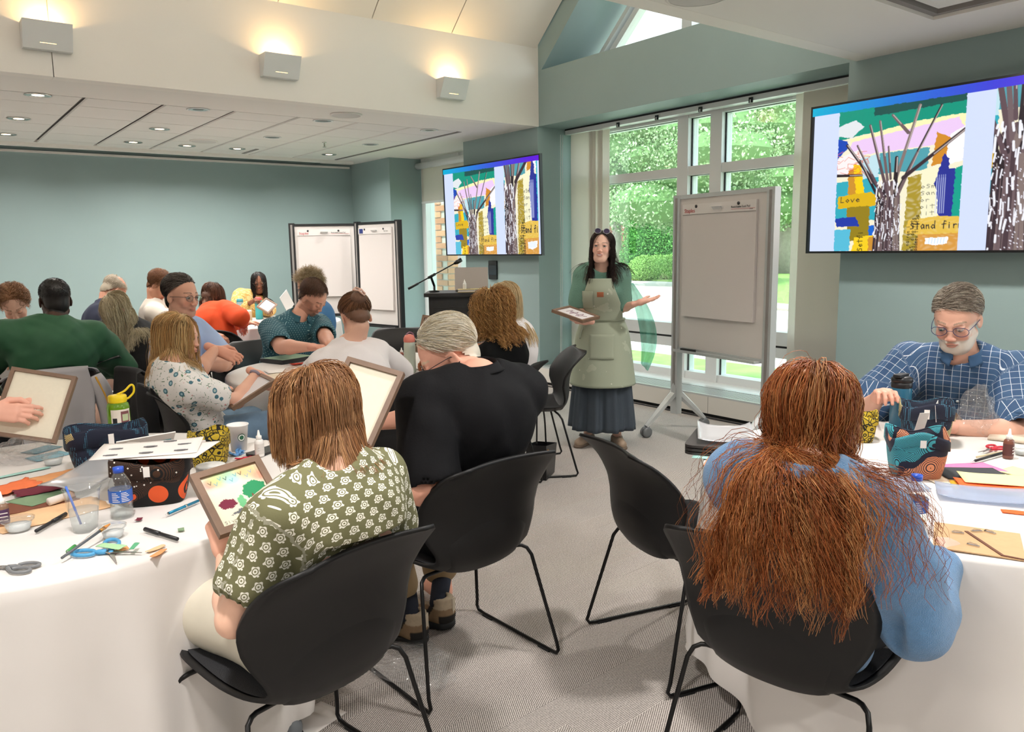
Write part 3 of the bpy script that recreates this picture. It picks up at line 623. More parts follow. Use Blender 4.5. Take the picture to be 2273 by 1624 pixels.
CH['yellow'] = put_chair(3.0, 9.4, 190, 'shell chair hidden behind the woman in the yellow cardigan')
CH['bluecurl'] = put_chair(3.02, 6.75, -60, 'pale grey shell chair with the curly-haired person in the blue shirt')
CH['plaid'] = put_chair(3.85, 1.63, 250, 'shell chair hidden behind the man in the checked shirt')
for ch in CH['bluecurl'].children:
    if ch.name.startswith(('shell', 'lumbar')):
        ch.data = ch.data.copy(); ch.data.materials[0] = m_shell_g
# ---- round tables under white cloths
m_cloth = cloth_mat('white_tablecloth', '#f2eeea', .12); m_leg = mat('table_leg_black', '#18191b', .4, .5); m_top = mat('table_top', '#b9b2a8', .6)
def round_table(x, y, R, lab, clab, seed, hem=.05, folds=13, amp=.05):
    t = thing('round_table', lab, 'table', (x, y, 0), 0, 'round tables'); MB().lathe([(R-.012, .715), (R-.006, .725), (R-.012, .738)], 48).build('tabletop', m_top, t)
    for a in (0, PI/2, PI, 1.5*PI):
        c, s = math.cos(a+.6), math.sin(a+.6); P = [(c*.35-s*.28, s*.35+c*.28, .712), (c*.42-s*.28, s*.42+c*.28, .03), (c*.42-s*.02, s*.42+c*.02, .015), (c*.42+s*.28, s*.42-c*.28, .03), (c*.35+s*.28, s*.35-c*.28, .712)]
        MB().tube(P, .014, 8).build('leg', m_leg, t, True)
    r = random.Random(seed); ph = [r.uniform(0, 6.28) for _ in range(6)]; n = 240
    def prof(a):
        return .55*math.sin(folds*a+ph[0]+.9*math.sin(2*a+ph[1]))+.35*math.sin((folds*2+1)*a+ph[2]+.7*math.sin(3*a+ph[4]))+.25*math.sin(5*a+ph[3])
    rows = []
    for q in (.0, .3, .6, .85, .97): rows.append([(R*q*math.cos(a)*(1), R*q*math.sin(a), .7395+.0018*math.sin(9*a+ph[5])*q*math.sin(q*14)) for a in [2*PI*i/n for i in range(n)]])
    rows.append([((R+.002)*math.cos(2*PI*i/n), (R+.002)*math.sin(2*PI*i/n), .7385) for i in range(n)])
    for k, z in enumerate((.730, .70, .65, .58, .50, .42, .34, .26, .18, .11, hem)):
        d = (.735-z)/.69; rr = []
        for i in range(n):
            a = 2*PI*i/n; f = prof(a); q = R+.006+amp*(d**.8)*(f+.55)+.012*d*math.sin(40*z+ph[1]+3*a)*.5
            zz = z+(.02*math.sin(3*a+ph[2]) if k == 10 else 0); a2 = a+.02*d*math.sin(folds*a+ph[4]); rr.append((q*math.cos(a2), q*math.sin(a2), zz))
        rows.append(rr)
    V = [p for rw in rows for p in rw]; Fc = [(j*n+i, j*n+(i+1) % n, (j+1)*n+(i+1) % n, (j+1)*n+i) for j in range(len(rows)-1) for i in range(n)]
    Fc = [tuple(reversed(f)) for f in Fc]
    o = mk('tablecloth', V, Fc, m_cloth, None, True); o.location = (x, y, 0); props(o, clab, 'tablecloth', 'white cloths on the round tables')
    return t
TT = .742
round_table(.30, 2.87, .815, 'round table at the left front, hidden under its white cloth', 'white cloth hanging to the floor over the left front table', 1)
round_table(2.67, 1.13, .785, 'round table at the right front, hidden under its white cloth', 'white cloth over the right front table', 2, .08, 9, .045)
round_table(2.25, 4.62, .80, 'round table in the middle of the room, hidden under its white cloth', 'white cloth over the middle table behind the white-haired man', 3)
round_table(3.05, 8.45, .80, 'round table by the back wall, hidden under its white cloth', 'white cloth over the farthest table below the yellow cardigan', 4, .2)
# ---- wall screens with the slide
def slide():
    c = Canvas(540, 304, '#c9d4f4'); P = c.poly
    for i in range(60):
        f = i/59; k = '#%02x%02x%02x' % tuple(int(a*(1-f)+b_*f) for a, b_ in zip((10, 168, 205), (92, 10, 205))); c.rect(i/60, 0, (i+1)/60+.002, .055, k)
    c.rect(0, .055, .02, 1, '#2a2e33', .0)
    def art(x0, x1, y0, y1, ox, oy, sc, big):
        """the collage, cropped: picture coords (0..1) -> slide; ox,oy,sc give the crop"""
        T = lambda q: (x0+((q[0]-ox)*sc)*(x1-x0), y0+((q[1]-oy)*sc)*(y1-y0))
        keep = c.a.copy()
        def pl(Q, col, al=1., jag=.0025, tex=0.): P([T(q) for q in Q], col, al, jag, tex)
        def ln(Q, w, col, w2=None, al=1.): c.line([T(q) for q in Q], w*sc, col, al, None if w2 is None else w2*sc)
        pl([(0, 0), (1, 0), (1, 1), (0, 1)], '#eae3c8'); pl([(0, 0), (1, 0), (1, .14), (.6, .2), (.3, .17), (0, .2)], '#0f8f78'); pl([(.3, .0), (1, 0), (1, .04), (.3, .06)], '#1f4f4a')
        pl([(.1, .2), (.4, .16), (.65, .13), (1, .12), (1, .2), (.6, .26), (.15, .28)], '#efe9b2'); pl([(.12, .22), (.95, .14), (1, .22), (.8, .30), (.1, .32)], '#e3c3ea'); pl([(0, .1), (.15, .07), (.22, .12), (.12, .19), (0, .17)], '#d8dde0')
        pl([(.0, .19), (.08, .21), (.1, .25), (0, .33)], '#1745b0'); pl([(.0, .33), (.2, .27), (.28, .43), (0, .46)], '#f3e6e6'); pl([(.2, .34), (.36, .32), (.36, .5), (.22, .5)], '#b9d8e2')
        pl([(.36, .32), (.75, .31), (.74, .46), (.36, .46)], '#4e9aa6'); pl([(0, .5), (.36, .48), (.36, .78), (0, .78)], '#31a3b4'); pl([(.1, .42), (.2, .4), (.22, .8), (.12, .9)], '#c48a2c')
        pl([(.14, .38), (.21, .39), (.26, .66), (.19, .66)], '#f2c714'); pl([(.02, .6), (.3, .58), (.38, .62), (.34, .68), (.02, .69)], '#d4ac18'); pl([(.1, .68), (.3, .68), (.3, .9), (.12, .93)], '#8f7a1c')
        pl([(0, .76), (.18, .75), (.22, .82), (.02, .82)], '#2138a0'); pl([(.3, .82), (.42, .8), (.4, .92), (.3, .9)], '#1862c8'); pl([(.18, .9), (.4, .88), (.4, 1), (.16, 1)], '#eac520'); pl([(0, .84), (.14, .84), (.14, 1), (0, 1)], '#53b3cf'); pl([(.3, .9), (.46, .88), (.46, 1), (.3, 1)], '#c58a34')
        pl([(.8, .22), (.92, .27), (.86, .42), (.77, .44)], '#c9862a'); pl([(.9, .24), (1, .2), (1, .42), (.86, .44)], '#f4eeee'); pl([(.68, .46), (.84, .44), (.84, .82), (.7, .84)], '#ece7c4'); pl([(.6, .5), (.7, .48), (.72, 1), (.58, 1)], '#a58f2e', tex=.3)
        pl([(.86, .36), (.9, .4), (.9, .46), (.98, .47), (.96, .78), (.84, .77), (.82, .6), (.80, .56)], '#27308f'); pl([(.95, .46), (1, .45), (1, .78), (.94, .78)], '#0f9a86' if not big else '#17a9b9')
        if big: pl([(.93, .14), (1, .14), (1, .26), (.93, .27)], '#c98a4e'); pl([(.93, .26), (1.2, .25), (1.2, .60), (.94, .6)], '#1fb4bd')
        pl([(.62, .79), (.82, .77), (1.2, .78), (1.2, .89), (.8, .9), (.6, .88)], '#dcb64a', tex=.15); pl([(.7, .89), (1.2, .88), (1.2, 1.1), (.66, 1.1)], '#cf9440', tex=.2)
        pl([(.76, .915), (.93, .905), (.92, .95), (.84, .965), (.76, .955)], '#eef2f6')
        for k in range(6): ln([(.79+.022*k, .915), (.785+.022*k, .95)], .004, '#b9cfe4')
        r = random.Random(5)
        for k in range(22): a = r.uniform(0, 6); x, y = r.uniform(.02, .22), r.uniform(.32, .46); ln([(x, y), (x+.07*math.cos(a), y+.03*math.sin(a)), (x+.09*math.cos(a+1), y+.04*math.sin(a+1))], .003, '#d6623a')
        for k in range(12): ln([(.82+.015*(k % 5), .5+.02*(k//5)), (.82+.015*(k % 5), .75)], .0035, '#c3cbf0', al=.6)
        cols = ['#4a3a40', '#5d4a50', '#3a2d34', '#6d5b5e', '#2c2328', '#80706c']
        for k in range(46):   # bundle of sticks
            x = r.uniform(.34, .56); wdt = r.uniform(.012, .022); ln([(x+r.uniform(-.01, .01), 1.1), (x+(x-.45)*-.3+r.uniform(-.02, .02), r.uniform(.52, .68))], wdt, r.choice(cols), wdt*.8)
        for A, Bq, w_ in (((.42, .62), (.08, .24), .024), ((.43, .66), (.17, .25), .018), ((.44, .6), (.27, .12), .022), ((.45, .58), (.35, .1), .02), ((.47, .6), (.66, .03), .024), ((.5, .62), (.82, .05), .018), ((.52, .62), (.66, .34), .022), ((.56, .5), (1.0, .22), .026), ((.0, .45), (.22, .46), .02), ((.46, .5), (.43, .28), .016), ((.58, .2), (.45, .07), .022), ((.5, .55), (.5, .36), .03), ((.4, .68), (.2, .36), .02)):
            ln([A, Bq], w_, r.choice(cols), w_*.75); ln([(A[0]*.5+Bq[0]*.5+.006, A[1]*.5+Bq[1]*.5), (Bq[0]+.006, Bq[1])], w_*.25, '#b9aaa6')
        for k in range(60): x, y = r.uniform(.34, .56), r.uniform(.5, 1); ln([(x, y), (x+r.uniform(-.01, .01), y+r.uniform(.01, .06))], r.uniform(.003, .009), '#e8e8f0')
        for k in range(90): x, y = r.uniform(.34, .56), r.uniform(.6, 1); ln([(x, y), (x+.003, y+.002)], .004, '#d6d2dc')
        # handwriting
        def S(s_, x, y, h, w, th): (X, Y) = T((x, y)); script(c, s_, X, Y, h*sc*(y1-y0), w*sc*(x1-x0), '#1b1f2e', th*sc)
        S('Love', .04, .605, .04, .045, .005); S('stand firm', .635, .80, .05, .040, .006)
        for k, x in enumerate((.60, .635, .665)): (X, Y) = T((x, 1.0)); scrawl(c, X, Y, 14 if k else 10, .028*sc*(y1-y0)*.6, .035*sc*(y1-y0)*.5, '#26241a', .0035*sc, True, k)
        for k in range(5): (X, Y) = T((.70, .55+.045*k)); scrawl(c, X, Y, 3, .03*sc*(y1-y0), .04*sc*(x1-x0), '#3a3a40', .003*sc, False, 9+k)
        (X, Y) = T((.2, 1.0)); scrawl(c, X, Y, 5, .05*sc*(x1-x0), .03*sc*(y1-y0), '#2a2412', .005*sc, True, 33)
        m = np.ones((c.h, c.w), bool); m[int(y0*c.h):int(y1*c.h), int(x0*c.w):int(x1*c.w)] = False; c.a[m] = keep[m]
    art(.115, .575, .055, 1.0, 0, 0, 1.0, False)
    art(.665, .985, .055, 1.0, .34, .38, 1.62, True)
    c.rect(0, .055, .012, 1, '#22262a')
    return c
SL = slide()
m_screen = mat('lit_screen', '#ffffff', .25, attr='Col', emit=.95, spec=.3); m_bez = mat('screen_bezel', '#0b0c0e', .3)
for _m in (m_screen,):
    _m.node_tree.nodes['Principled BSDF'].inputs['Base Color'].default_value = (0, 0, 0, 1)
    for l in list(_m.node_tree.links):
        if l.to_socket.name == 'Base Color': _m.node_tree.links.remove(l)
def screen(yc, zc, tilt, lab, mesh=None):
    t = thing('wall_screen', lab, 'television', (5.36, yc, zc), 0, 'wall screens showing the slide')
    w, h = 1.378/2*1.413/1.413, 1.045/2
    return t, w
W_, H_ = 1.878, 1.052
def make_screen(yc, zc, lab, src=None):
    t = thing('wall_screen', lab, 'television', (5.35, yc, zc), 0, 'wall screens showing the slide')
    MB().box((.0, -W_/2, -H_/2), (.035, W_/2, H_/2)).build('housing', m_bez, t); MB().box((.035, -.5, -.3), (.13, .5, .3)).build('wall_mount', m_bez, t)
    if src is None: return t, SL.mesh('slide', m_screen, W_-.03, H_-.03, t, (-.0015, W_/2-.015, H_/2-.015), (0, -1, 0), (0, 0, -1))
    o = bpy.data.objects.new('slide', src.data); COL.objects.link(o); o.parent = t; return t, o
t1, s1 = make_screen(3.385-W_/2, 1.948, 'large wall screen at the right edge above the man in the checked shirt')
t2, s2 = make_screen(7.43, 1.936, 'smaller-looking wall screen on the teal pier behind the lectern', s1)
t2.rotation_euler = (0, math.radians(-1.2), 0)
# ---- rolling whiteboards
m_wb = mat('whiteboard_face', '#dfdad6', .12); m_al = mat('pale_aluminium', '#cfd2d2', .35, .5); m_paper = mat('easel_paper', '#dcd6d3', .9); m_red = mat('print_red', '#b3262b', .6); m_ink = mat('print_black', '#1a1a1c', .6); m_bframe = mat('black_frame', '#17191b', .4)
def whiteboard(p0, p1, z0, z1, ztop, lab, fr, slim, padlab, padz, padu, brand=True, feet=True, hang=None):
    """p0,p1 = feet of the two posts (x,y); board between"""
    p0, p1 = np.array(p0), np.array(p1); L_ = np.linalg.norm(p1-p0); ux = (p1-p0)/L_; ang = math.atan2(ux[1], ux[0])
    t = thing('rolling_whiteboard', lab, 'whiteboard', (*p0, 0), ang, 'rolling whiteboards')
    for x in (0, L_):
        o = MB().box((x-.035, -.028, .16), (x+.035, .028, ztop)).box((x-.012, -.031, .3), (x+.012, -.027, ztop-.02), 1).build('post', [fr, m_slot], t)
        f = MB()
        for s in (-1, 1): f.tube([(x, 0, .40), (x, s*.03, .32), (x, s*.17, .20), (x, s*.30, .085)], [.034, .032, .028, .020], 6)
        f.build('foot', fr, t, False)
        for s in (-1, 1):
            wl = MB()
            for q in (-.017, .017): wl.lathe([(.02, -.009), (.040, -.009), (.042, 0), (.040, .009), (.02, .009)], 18, R=rot(0, PI/2), t=(x+q, s*.30, .042))
            wl.box((x-.006, s*.30-.03, .04), (x+.006, s*.30+.03, .085)).build('caster', mat('caster_grey', '#6b6e70', .4), t, True)
    MB().box((.035, -.012, z0), (L_-.035, .012, z1)).build('board', m_wb, t)
    MB().box((.035, -.02, z1), (L_-.035, .02, z1+.03)).build('top_rail', fr, t); MB().box((.035, -.02, z0-.03), (L_-.035, .02, z0)).build('bottom_rail', fr, t); MB().box((.05, -.085, z0-.03), (L_-.05, -.02, z0-.018)).box((.05, -.088, z0-.03), (L_-.05, -.083, z0-.01)).build('tray', fr, t)
    if feet == 'marker': MB().box((.12, -.07, z0-.018), (.27, -.045, z0)).build('eraser', m_ink, t)
    pd = thing('flipchart_pad', padlab, 'paper pad', (*(p0+ux*padu[0]), padz[0]), ang, 'flipchart pads hung on the whiteboards'); w = padu[1]-padu[0]; h = padz[1]-padz[0]
    def sheet(a, c_): return (a*w, -.030-.004*math.sin(a*3)-(.010*(1-c_)**2), c_*h)
    MB().grid(sheet, 6, 14).add([(0, -.0135, 0), (w, -.0135, 0), (w, -.0135, h), (0, -.0135, h)], [(0, 1, 2, 3)]).add([(0, -.040, 0), (0, -.0135, 0), (0, -.0135, h), (0, -.030, h), (w, -.040, 0), (w, -.0135, 0), (w, -.0135, h), (w, -.030, h)], [(0, 1, 2, 3), (7, 6, 5, 4), (0, 4, 5, 1), (3, 2, 6, 7)]).build('sheets', m_paper, pd)
    R = rot(PI/2); MB().box((0, -.036, h-.075), (w, -.028, h)).build('binding', mat('pad_binding', '#e2dedb', .7), pd); MB().box((0, -.0365, h-.078), (w, -.035, h-.075)).build('binding_line', m_slot, pd)
    if brand:
        text_part('print', 'Staples', .042, m_red, pd, (.02, -.0372, h-.062), R); text_part('print', 'Restickable Easel Pad', .021, m_ink, pd, (w-.235, -.0372, h-.048), R); text_part('print', '27x30', .012, m_slot, pd, (w-.06, -.0372, h-.066), R); MB().box((w-.235, -.0372, h-.058), (w-.01, -.0365, h-.056)).build('print_rule', m_red, pd)
    else:
        MB().box((.02, -.0372, h-.066), (.09, -.0365, h-.01)).build('print', mat('print_blue', '#1d2f74', .6), pd)
        text_part('print', 'Flip Chart', .02, m_slot, pd, (w-.13, -.0372, h-.05), R)
    for a in (.2, .78): MB().lathe([(.012, 0), (.012, .004), (.0, .006)], 12, R=rot(PI/2), t=(a*w, -.036, h-.018)).build('hook', m_ink, pd, True)
    MB().add([(-.045, 0, 0), (.045, 0, 0), (.055, -.03, .02), (-.035, -.03, .02), (-.045, 0, .02), (.045, 0, .02)], [(0, 3, 2, 1), (0, 1, 5, 4), (4, 5, 2, 3)], t=(w*.5, -.0365, h-.05)).build('clip', m_frame, pd)
    return t
whiteboard((4.80, 4.14), (4.66, 3.20), .705, 1.845, 1.875, 'white-framed rolling whiteboard standing in front of the big window', m_al, False, 'flipchart pad on the white-framed easel before the window', (.955, 1.80), (.085, .83), True, 'marker')
whiteboard((3.88, 9.62), (4.58, 9.20), .70, 1.80, 1.84, 'black-framed rolling whiteboard by the back wall, left one of the pair', m_bframe, False, 'flipchart pad with red store lettering on the left black-framed board', (.92, 1.76), (.07, .72))
whiteboard((4.45, 8.95), (4.60, 8.20), .60, 1.80, 1.84, 'black-framed rolling whiteboard turned sideways, right one of the pair', m_bframe, False, 'flipchart pad with a blue corner print on the right black-framed board', (.78, 1.76), (.06, .67), False)
# ---- lectern
lc = thing('lectern', 'black and grey lectern holding a laptop in front of the far window', 'lectern', (4.28, 6.35, 0), math.radians(-37))
m_lb = mat('lectern_black', '#141416', .5); m_lg = mat('lectern_grey', '#86939b', .5)
MB().box((-.34, -.22, .02), (.08, .25, 1.05)).build('body', m_lb, lc); MB().add([(.08, -.22, .02), (.34, -.05, .02), (.34, .25, .02), (.08, .25, .02), (.08, -.22, 1.05), (.34, -.05, 1.05), (.34, .25, 1.05), (.08, .25, 1.05)], [(0, 1, 5, 4), (1, 2, 6, 5), (2, 3, 7, 6), (3, 2, 1, 0), (4, 5, 6, 7), (0, 4, 7, 3)]).build('side_panel', m_lg, lc)
MB().prism([(-.38, -.26), (.10, -.26), (.38, -.08), (.38, .28), (-.38, .28)], 1.05, 1.085).build('top', m_lb, lc); MB().prism([(.10, -.262), (.382, -.082), (.382, .282), (.10, .282)], 1.049, 1.087).build('top_edge', m_lg, lc)
MB().box((-.30, -.228, .1), (.04, -.219, .95)).build('front_panel', mat('lectern_inset', '#0d0d0f', .6), lc)
LR = rot(0, 0, math.radians(-37)); LO = np.array([4.28, 6.35, 1.088])
def lp(x, y, z=0): return tuple(LO+LR @ np.array([x, y, z]))
lt = thing('laptop', 'silver laptop standing open on the lectern, seen from behind', 'laptop', lp(.06, .05), math.radians(-37)); m_lap = mat('laptop_silver', '#8b8581', .35, .7)
MB().rbox((-.16, -.11, 0), (.16, .11, .015), .015).build('base', m_lap, lt); MB().rbox((-.16, 0, 0), (.16, .22, .006), .015, R=rot(PI/2-.25), t=(0, -.112, .014)).build('lid', m_lap, lt)
for k, (cx_, cy_, z, w, c, lb) in enumerate(((.02, -.17, 0, .085, '#e8cf8e', 'cream paperback lying left of the other on the lectern'), (.15, -.12, 0, .10, '#efe0a0', 'pale yellow paperback lying right on the lectern'))):
    b_ = thing('book', lb, 'book', lp(cx_, cy_, z), math.radians(-37), 'books on the lectern'); MB().box((-w, -.05, 0), (w*.9, .05, .004)).box((-w, -.05, .024), (w*.9, .05, .028)).box((-w, .045, 0), (w*.9, .05, .028)).build('cover', mat('book_'+c, c, .6), b_); MB().box((-w+.004, -.047, .004), (w*.88, .045, .024)).build('pages', m_paper, b_)
def glue_bottle(loc, lab, h=.11, col='#e9e6e0', labcol='#7a2b2b', tip='#f3f1ec', r=.017, rz=0, grp=None, gold=None):
    t = thing('glue_bottle', lab, 'bottle', loc, rz, grp)
    MB().lathe([(r*.95, 0), (r, .004), (r, h*.55), (r*.85, h*.62), (r*.5, h*.66)], 16).build('body', mat('bottle_'+col, col, .3), t, True)
    MB().lathe([(r*1.02, h*.10), (r*1.02, h*.5)], 16, cap=False).build('label_wrap', mat('wrap_'+labcol, labcol, .5), t, True)
    for k in range(3): MB().box((-r*.7, -r*1.03, h*(.18+.1*k)), (r*.7, -r*1.0, h*(.21+.1*k))).build('print', m_paper, t)
    MB().lathe([(r*.62, h*.64), (r*.62, h*.78), (r*.35, h*.80), (r*.15, h), (0, h*1.005)], 12).build('nozzle', mat('tip_'+tip, tip, .4), t, True); return t
glue_bottle(lp(.0, -.17, .028), 'small white glue bottle standing on the books on the lectern', .09, '#f0efec', '#e3e0dc')
mi = thing('microphone', 'black boom microphone reaching up over the lectern', 'microphone', lp(-.30, -.05), math.radians(-37))
a_, b_ = np.array(lp(-.30, -.05)), None
MB().lathe([(.05, 0), (.045, .012), (.012, .016), (.012, .06)], 16).build('base', m_tube, mi, True); p0_, p1_ = at(906, 641, 7.42), at(1008, 585, 7.55); 
def loc_in(o, p): return np.array(o.matrix_basis.inverted() @ Vector(p))
q0, q1, q2 = loc_in(mi, p0_), loc_in(mi, p1_), loc_in(mi, at(1024, 576, 7.57)); jn = np.array([0, 0, .06]); u = (q1-q0)/np.linalg.norm(q1-q0); mid = q0+u*np.dot(jn-q0, u)
MB().tube([jn, mid], .012, 8).build('clamp', m_tube, mi, True); MB().tube([q0, q0+u*.11], .012, 8).tube([q0+u*.1, q1], .0065, 8).tube([mid-u*.03, mid+u*.05], .013, 8).build('boom', m_tube, mi, True); MB().tube([q1, q1+(q2-q1)*.4, q2], [.010, .022, .020], 10).build('capsule', m_tube, mi, True)
pp = thing('paper_sheet', 'white papers lying at the right end of the lectern top', 'paper', lp(.28, .05), math.radians(-60)); MB().box((-.10, -.12, 0), (.10, .12, .002)).build('sheet', m_paper, pp)
# ================================================================= people: signed-distance bodies turned into meshes
def nrm(v): v = np.asarray(v, float); return v/(np.linalg.norm(v)+1e-12)
class Prim:
    """k: 'c' round cone p,q,r1,r2 | 'e' ellipsoid p,radii,R ; sc = flattening matrix for cones"""
    def __init__(s, kind, p, q, a, b=None, k=.03, bid=0, sub=False):
        s.kind, s.p, s.q, s.a, s.b, s.k, s.bid, s.sub = kind, np.asarray(p, float), q, a, b, k, bid, sub
    def bounds(s, m):
        if s.kind == 'c':
            r = max(s.a, s.b)+m; return np.minimum(s.p, s.q)-r, np.maximum(s.p, s.q)+r
        r = np.abs(s.q) @ np.asarray(s.a) + m; return s.p-r, s.p+r
    def d(s, P):
        if s.kind == 'c':
            ba = s.q-s.p; L = ba@ba+1e-12; pa = P-s.p; t = np.clip((pa@ba)/L, 0, 1)
            return np.linalg.norm(pa-t[..., None]*ba, axis=-1)-(s.a+(s.b-s.a)*t)
        X = (P-s.p) @ s.q; a = np.asarray(s.a); k0 = np.linalg.norm(X/a, axis=-1); k1 = np.linalg.norm(X/(a*a), axis=-1)
        return k0*(k0-1)/(k1+1e-9)
def cone(p, q, r1, r2, k=.03, bid=0, sub=False): return Prim('c', p, np.asarray(q, float), r1, r2, k, bid, sub)
def ell(p, r, R=None, k=.03, bid=0, sub=False): return Prim('e', p, np.eye(3) if R is None else np.asarray(R, float), tuple(r), None, k, bid, sub)
def smin(a, b, k):
    h = np.maximum(k-np.abs(a-b), 0)/k; return np.minimum(a, b)-h*h*k*.25
CLIP = [None]
def chair_clip(key):
    o = CH[key]; a = o.rotation_euler[2]; c, s_ = math.cos(a), math.sin(a); L0 = np.array(o.location); bk = [(p[1], p[0], w) for p, w in zip(PROF, HALF) if p[1] > .447 and p[0] < -.1]
    zs = np.array([b[0] for b in bk]); ys = np.array([b[1] for b in bk]); ws = np.array([b[2] for b in bk])
    def f(P):
        Q = P-L0; x = Q[..., 0]*c+Q[..., 1]*s_; y = -Q[..., 0]*s_+Q[..., 1]*c; z = Q[..., 2]
        yb = np.interp(z, zs, ys)+.014+np.clip(1-(z-.66)/.16, 0, 1)*.06*np.minimum(1, np.abs(x)/np.interp(z, zs, ws))**2.4-.03*np.clip((z-.6)/.2, 0, 1)*np.minimum(1, np.abs(x)/.25)**2-np.maximum(0, z-.835)*6; seat = .462-z
        seat = np.where((y > -.22) & (y < .22) & (np.abs(x) < .27), seat, -1)
        return np.maximum(np.where((z < .93) & (np.abs(x) < .31), yb-y, -1), seat)
    return f
def field(prims, h, pad=.02, cuts=(), disp=None):
    lo = np.min([p.bounds(pad)[0] for p in prims if not p.sub], 0); hi = np.max([p.bounds(pad)[1] for p in prims if not p.sub], 0)
    n = np.ceil((hi-lo)/h).astype(int)+2; ax = [lo[i]+np.arange(n[i])*h for i in range(3)]
    V = np.full(tuple(n), .2, np.float32)
    for p in prims:
        m = max(.035, h*3.5)+p.k; a, b = p.bounds(m); i0 = np.maximum(0, ((a-lo)/h).astype(int)); i1 = np.minimum(n, ((b-lo)/h).astype(int)+2)
        if (i1 <= i0).any(): continue
        G = np.stack(np.meshgrid(ax[0][i0[0]:i1[0]], ax[1][i0[1]:i1[1]], ax[2][i0[2]:i1[2]], indexing='ij'), -1)
        d = p.d(G).astype(np.float32); S = (slice(i0[0], i1[0]), slice(i0[1], i1[1]), slice(i0[2], i1[2]))
        V[S] = -smin(-V[S], d, p.k) if p.sub else smin(V[S], d, p.k)
    if CLIP[0] is not None:
        idx = np.argwhere(V < .06)
        if len(idx): f = CLIP[0](lo+idx*h).astype(np.float32); t_ = tuple(idx.T); V[t_] = np.maximum(V[t_], f)
    if disp is not None or cuts:
        near = np.abs(V) < .04; idx = np.argwhere(near); P = lo+idx*h
        if disp is not None: V[near] = V[near]-disp(P).astype(np.float32)
        if cuts:
            G = np.stack(np.meshgrid(*ax, indexing='ij'), -1)
            for (pt, nn) in cuts: V = np.maximum(V, ((G-np.asarray(pt))@nrm(nn)).astype(np.float32))
    return V, lo, h
def nets(V, lo, h):
    """surface nets"""
    s = V < 0; n = V.shape
    c = [s[i:n[0]-1+i, j:n[1]-1+j, k:n[2]-1+k] for i in (0, 1) for j in (0, 1) for k in (0, 1)]
    al = c[0].copy(); an = c[0].copy()
    for x in c[1:]: al &= x; an |= x
    cells = np.argwhere(an & ~al)
    if len(cells) == 0: return np.zeros((0, 3)), np.zeros((0, 4), int)
    idm = np.full((n[0]-1, n[1]-1, n[2]-1), -1, np.int32); idm[tuple(cells.T)] = np.arange(len(cells))
    acc = np.zeros((len(cells), 3)); cnt = np.zeros(len(cells))
    off = [(i, j, k) for i in (0, 1) for j in (0, 1) for k in (0, 1)]
    vals = [V[cells[:, 0]+i, cells[:, 1]+j, cells[:, 2]+k] for i, j, k in off]
    for a in range(8):
        for b in range(a+1, 8):
            df = [off[b][q]-off[a][q] for q in range(3)]
            if sum(abs(x) for x in df) != 1: continue
            va, vb = vals[a], vals[b]; m = (va < 0) != (vb < 0); t = np.where(m, va/(va-vb+1e-12), 0)
            for q in range(3): acc[:, q] += np.where(m, off[a][q]+t*df[q], 0)
            cnt += m
    P = lo+(cells+acc/cnt[:, None])*h; F = []
    for ax_ in range(3):
        o = [slice(0, None)]*3; u, v = (ax_+1) % 3, (ax_+2) % 3
        A = np.moveaxis(s, ax_, 0); cross = A[:-1] != A[1:]; ci = np.argwhere(cross)
        g = np.empty((len(ci), 3), int); g[:, ax_] = ci[:, 0]; rem = [q for q in range(3) if q != ax_]; g[:, rem[0]] = ci[:, 1]; g[:, rem[1]] = ci[:, 2]
        ok = (g[:, u] > 0) & (g[:, v] > 0) & (g[:, u] < n[u]-1) & (g[:, v] < n[v]-1); g = g[ok]
        fl = A[:-1][tuple(ci[ok].T)]
        def gid(du, dv): q = g.copy(); q[:, u] -= du; q[:, v] -= dv; return idm[tuple(q.T)]
        f = np.stack([gid(1, 1), gid(0, 1), gid(0, 0), gid(1, 0)], 1); f[~fl] = f[~fl][:, ::-1]; F.append(f)
    return P, np.concatenate(F)
def relax(P, F, it=2, lam=.5):
    for _ in range(it):
        A = np.zeros_like(P); c = np.zeros(len(P))
        for a in range(4):
            for b in (1, 3):
                np.add.at(A, F[:, a], P[F[:, (a+b) % 4]]); np.add.at(c, F[:, a], 1)
        P = P+lam*(A/np.maximum(c, 1)[:, None]-P)
    return P
def dist(prims, P):
    D = np.full(len(P), 9.)
    for p in prims:
        if not p.sub: D = np.minimum(D, p.d(P))
    return D
def grad(prims, P, e=.004):
    g = np.stack([dist(prims, P+np.eye(3)[i]*e)-dist(prims, P-np.eye(3)[i]*e) for i in range(3)], -1); return g/(np.linalg.norm(g, axis=-1)[:, None]+1e-9)
def ik(a, c, l1, l2, pole):
    a, c = np.asarray(a, float), np.asarray(c, float); v = c-a; L = np.linalg.norm(v); L2 = min(L, (l1+l2)*.999); u = v/(L+1e-9); c = a+u*L2
    x = (l1*l1-l2*l2+L2*L2)/(2*L2); hgt = math.sqrt(max(l1*l1-x*x, 0)); p = np.asarray(pole, float); p = nrm(p-u*(p@u)); return a+u*x+p*hgt, c
def frame(yaw, pitch=0, roll=0):
    """columns right, forward, up; yaw degrees from +y toward +x, pitch + = up, roll + = tilts to own right"""
    y, p, r = np.radians([yaw, pitch, roll]); f = np.array([math.sin(y)*math.cos(p), math.cos(y)*math.cos(p), math.sin(p)])
    rt = np.array([math.cos(y), -math.sin(y), 0]); u = np.cross(rt, f); rt2 = rt*math.cos(r)-u*math.sin(r); u2 = rt*math.sin(r)+u*math.cos(r)
    return np.stack([rt2, f, u2], 1)
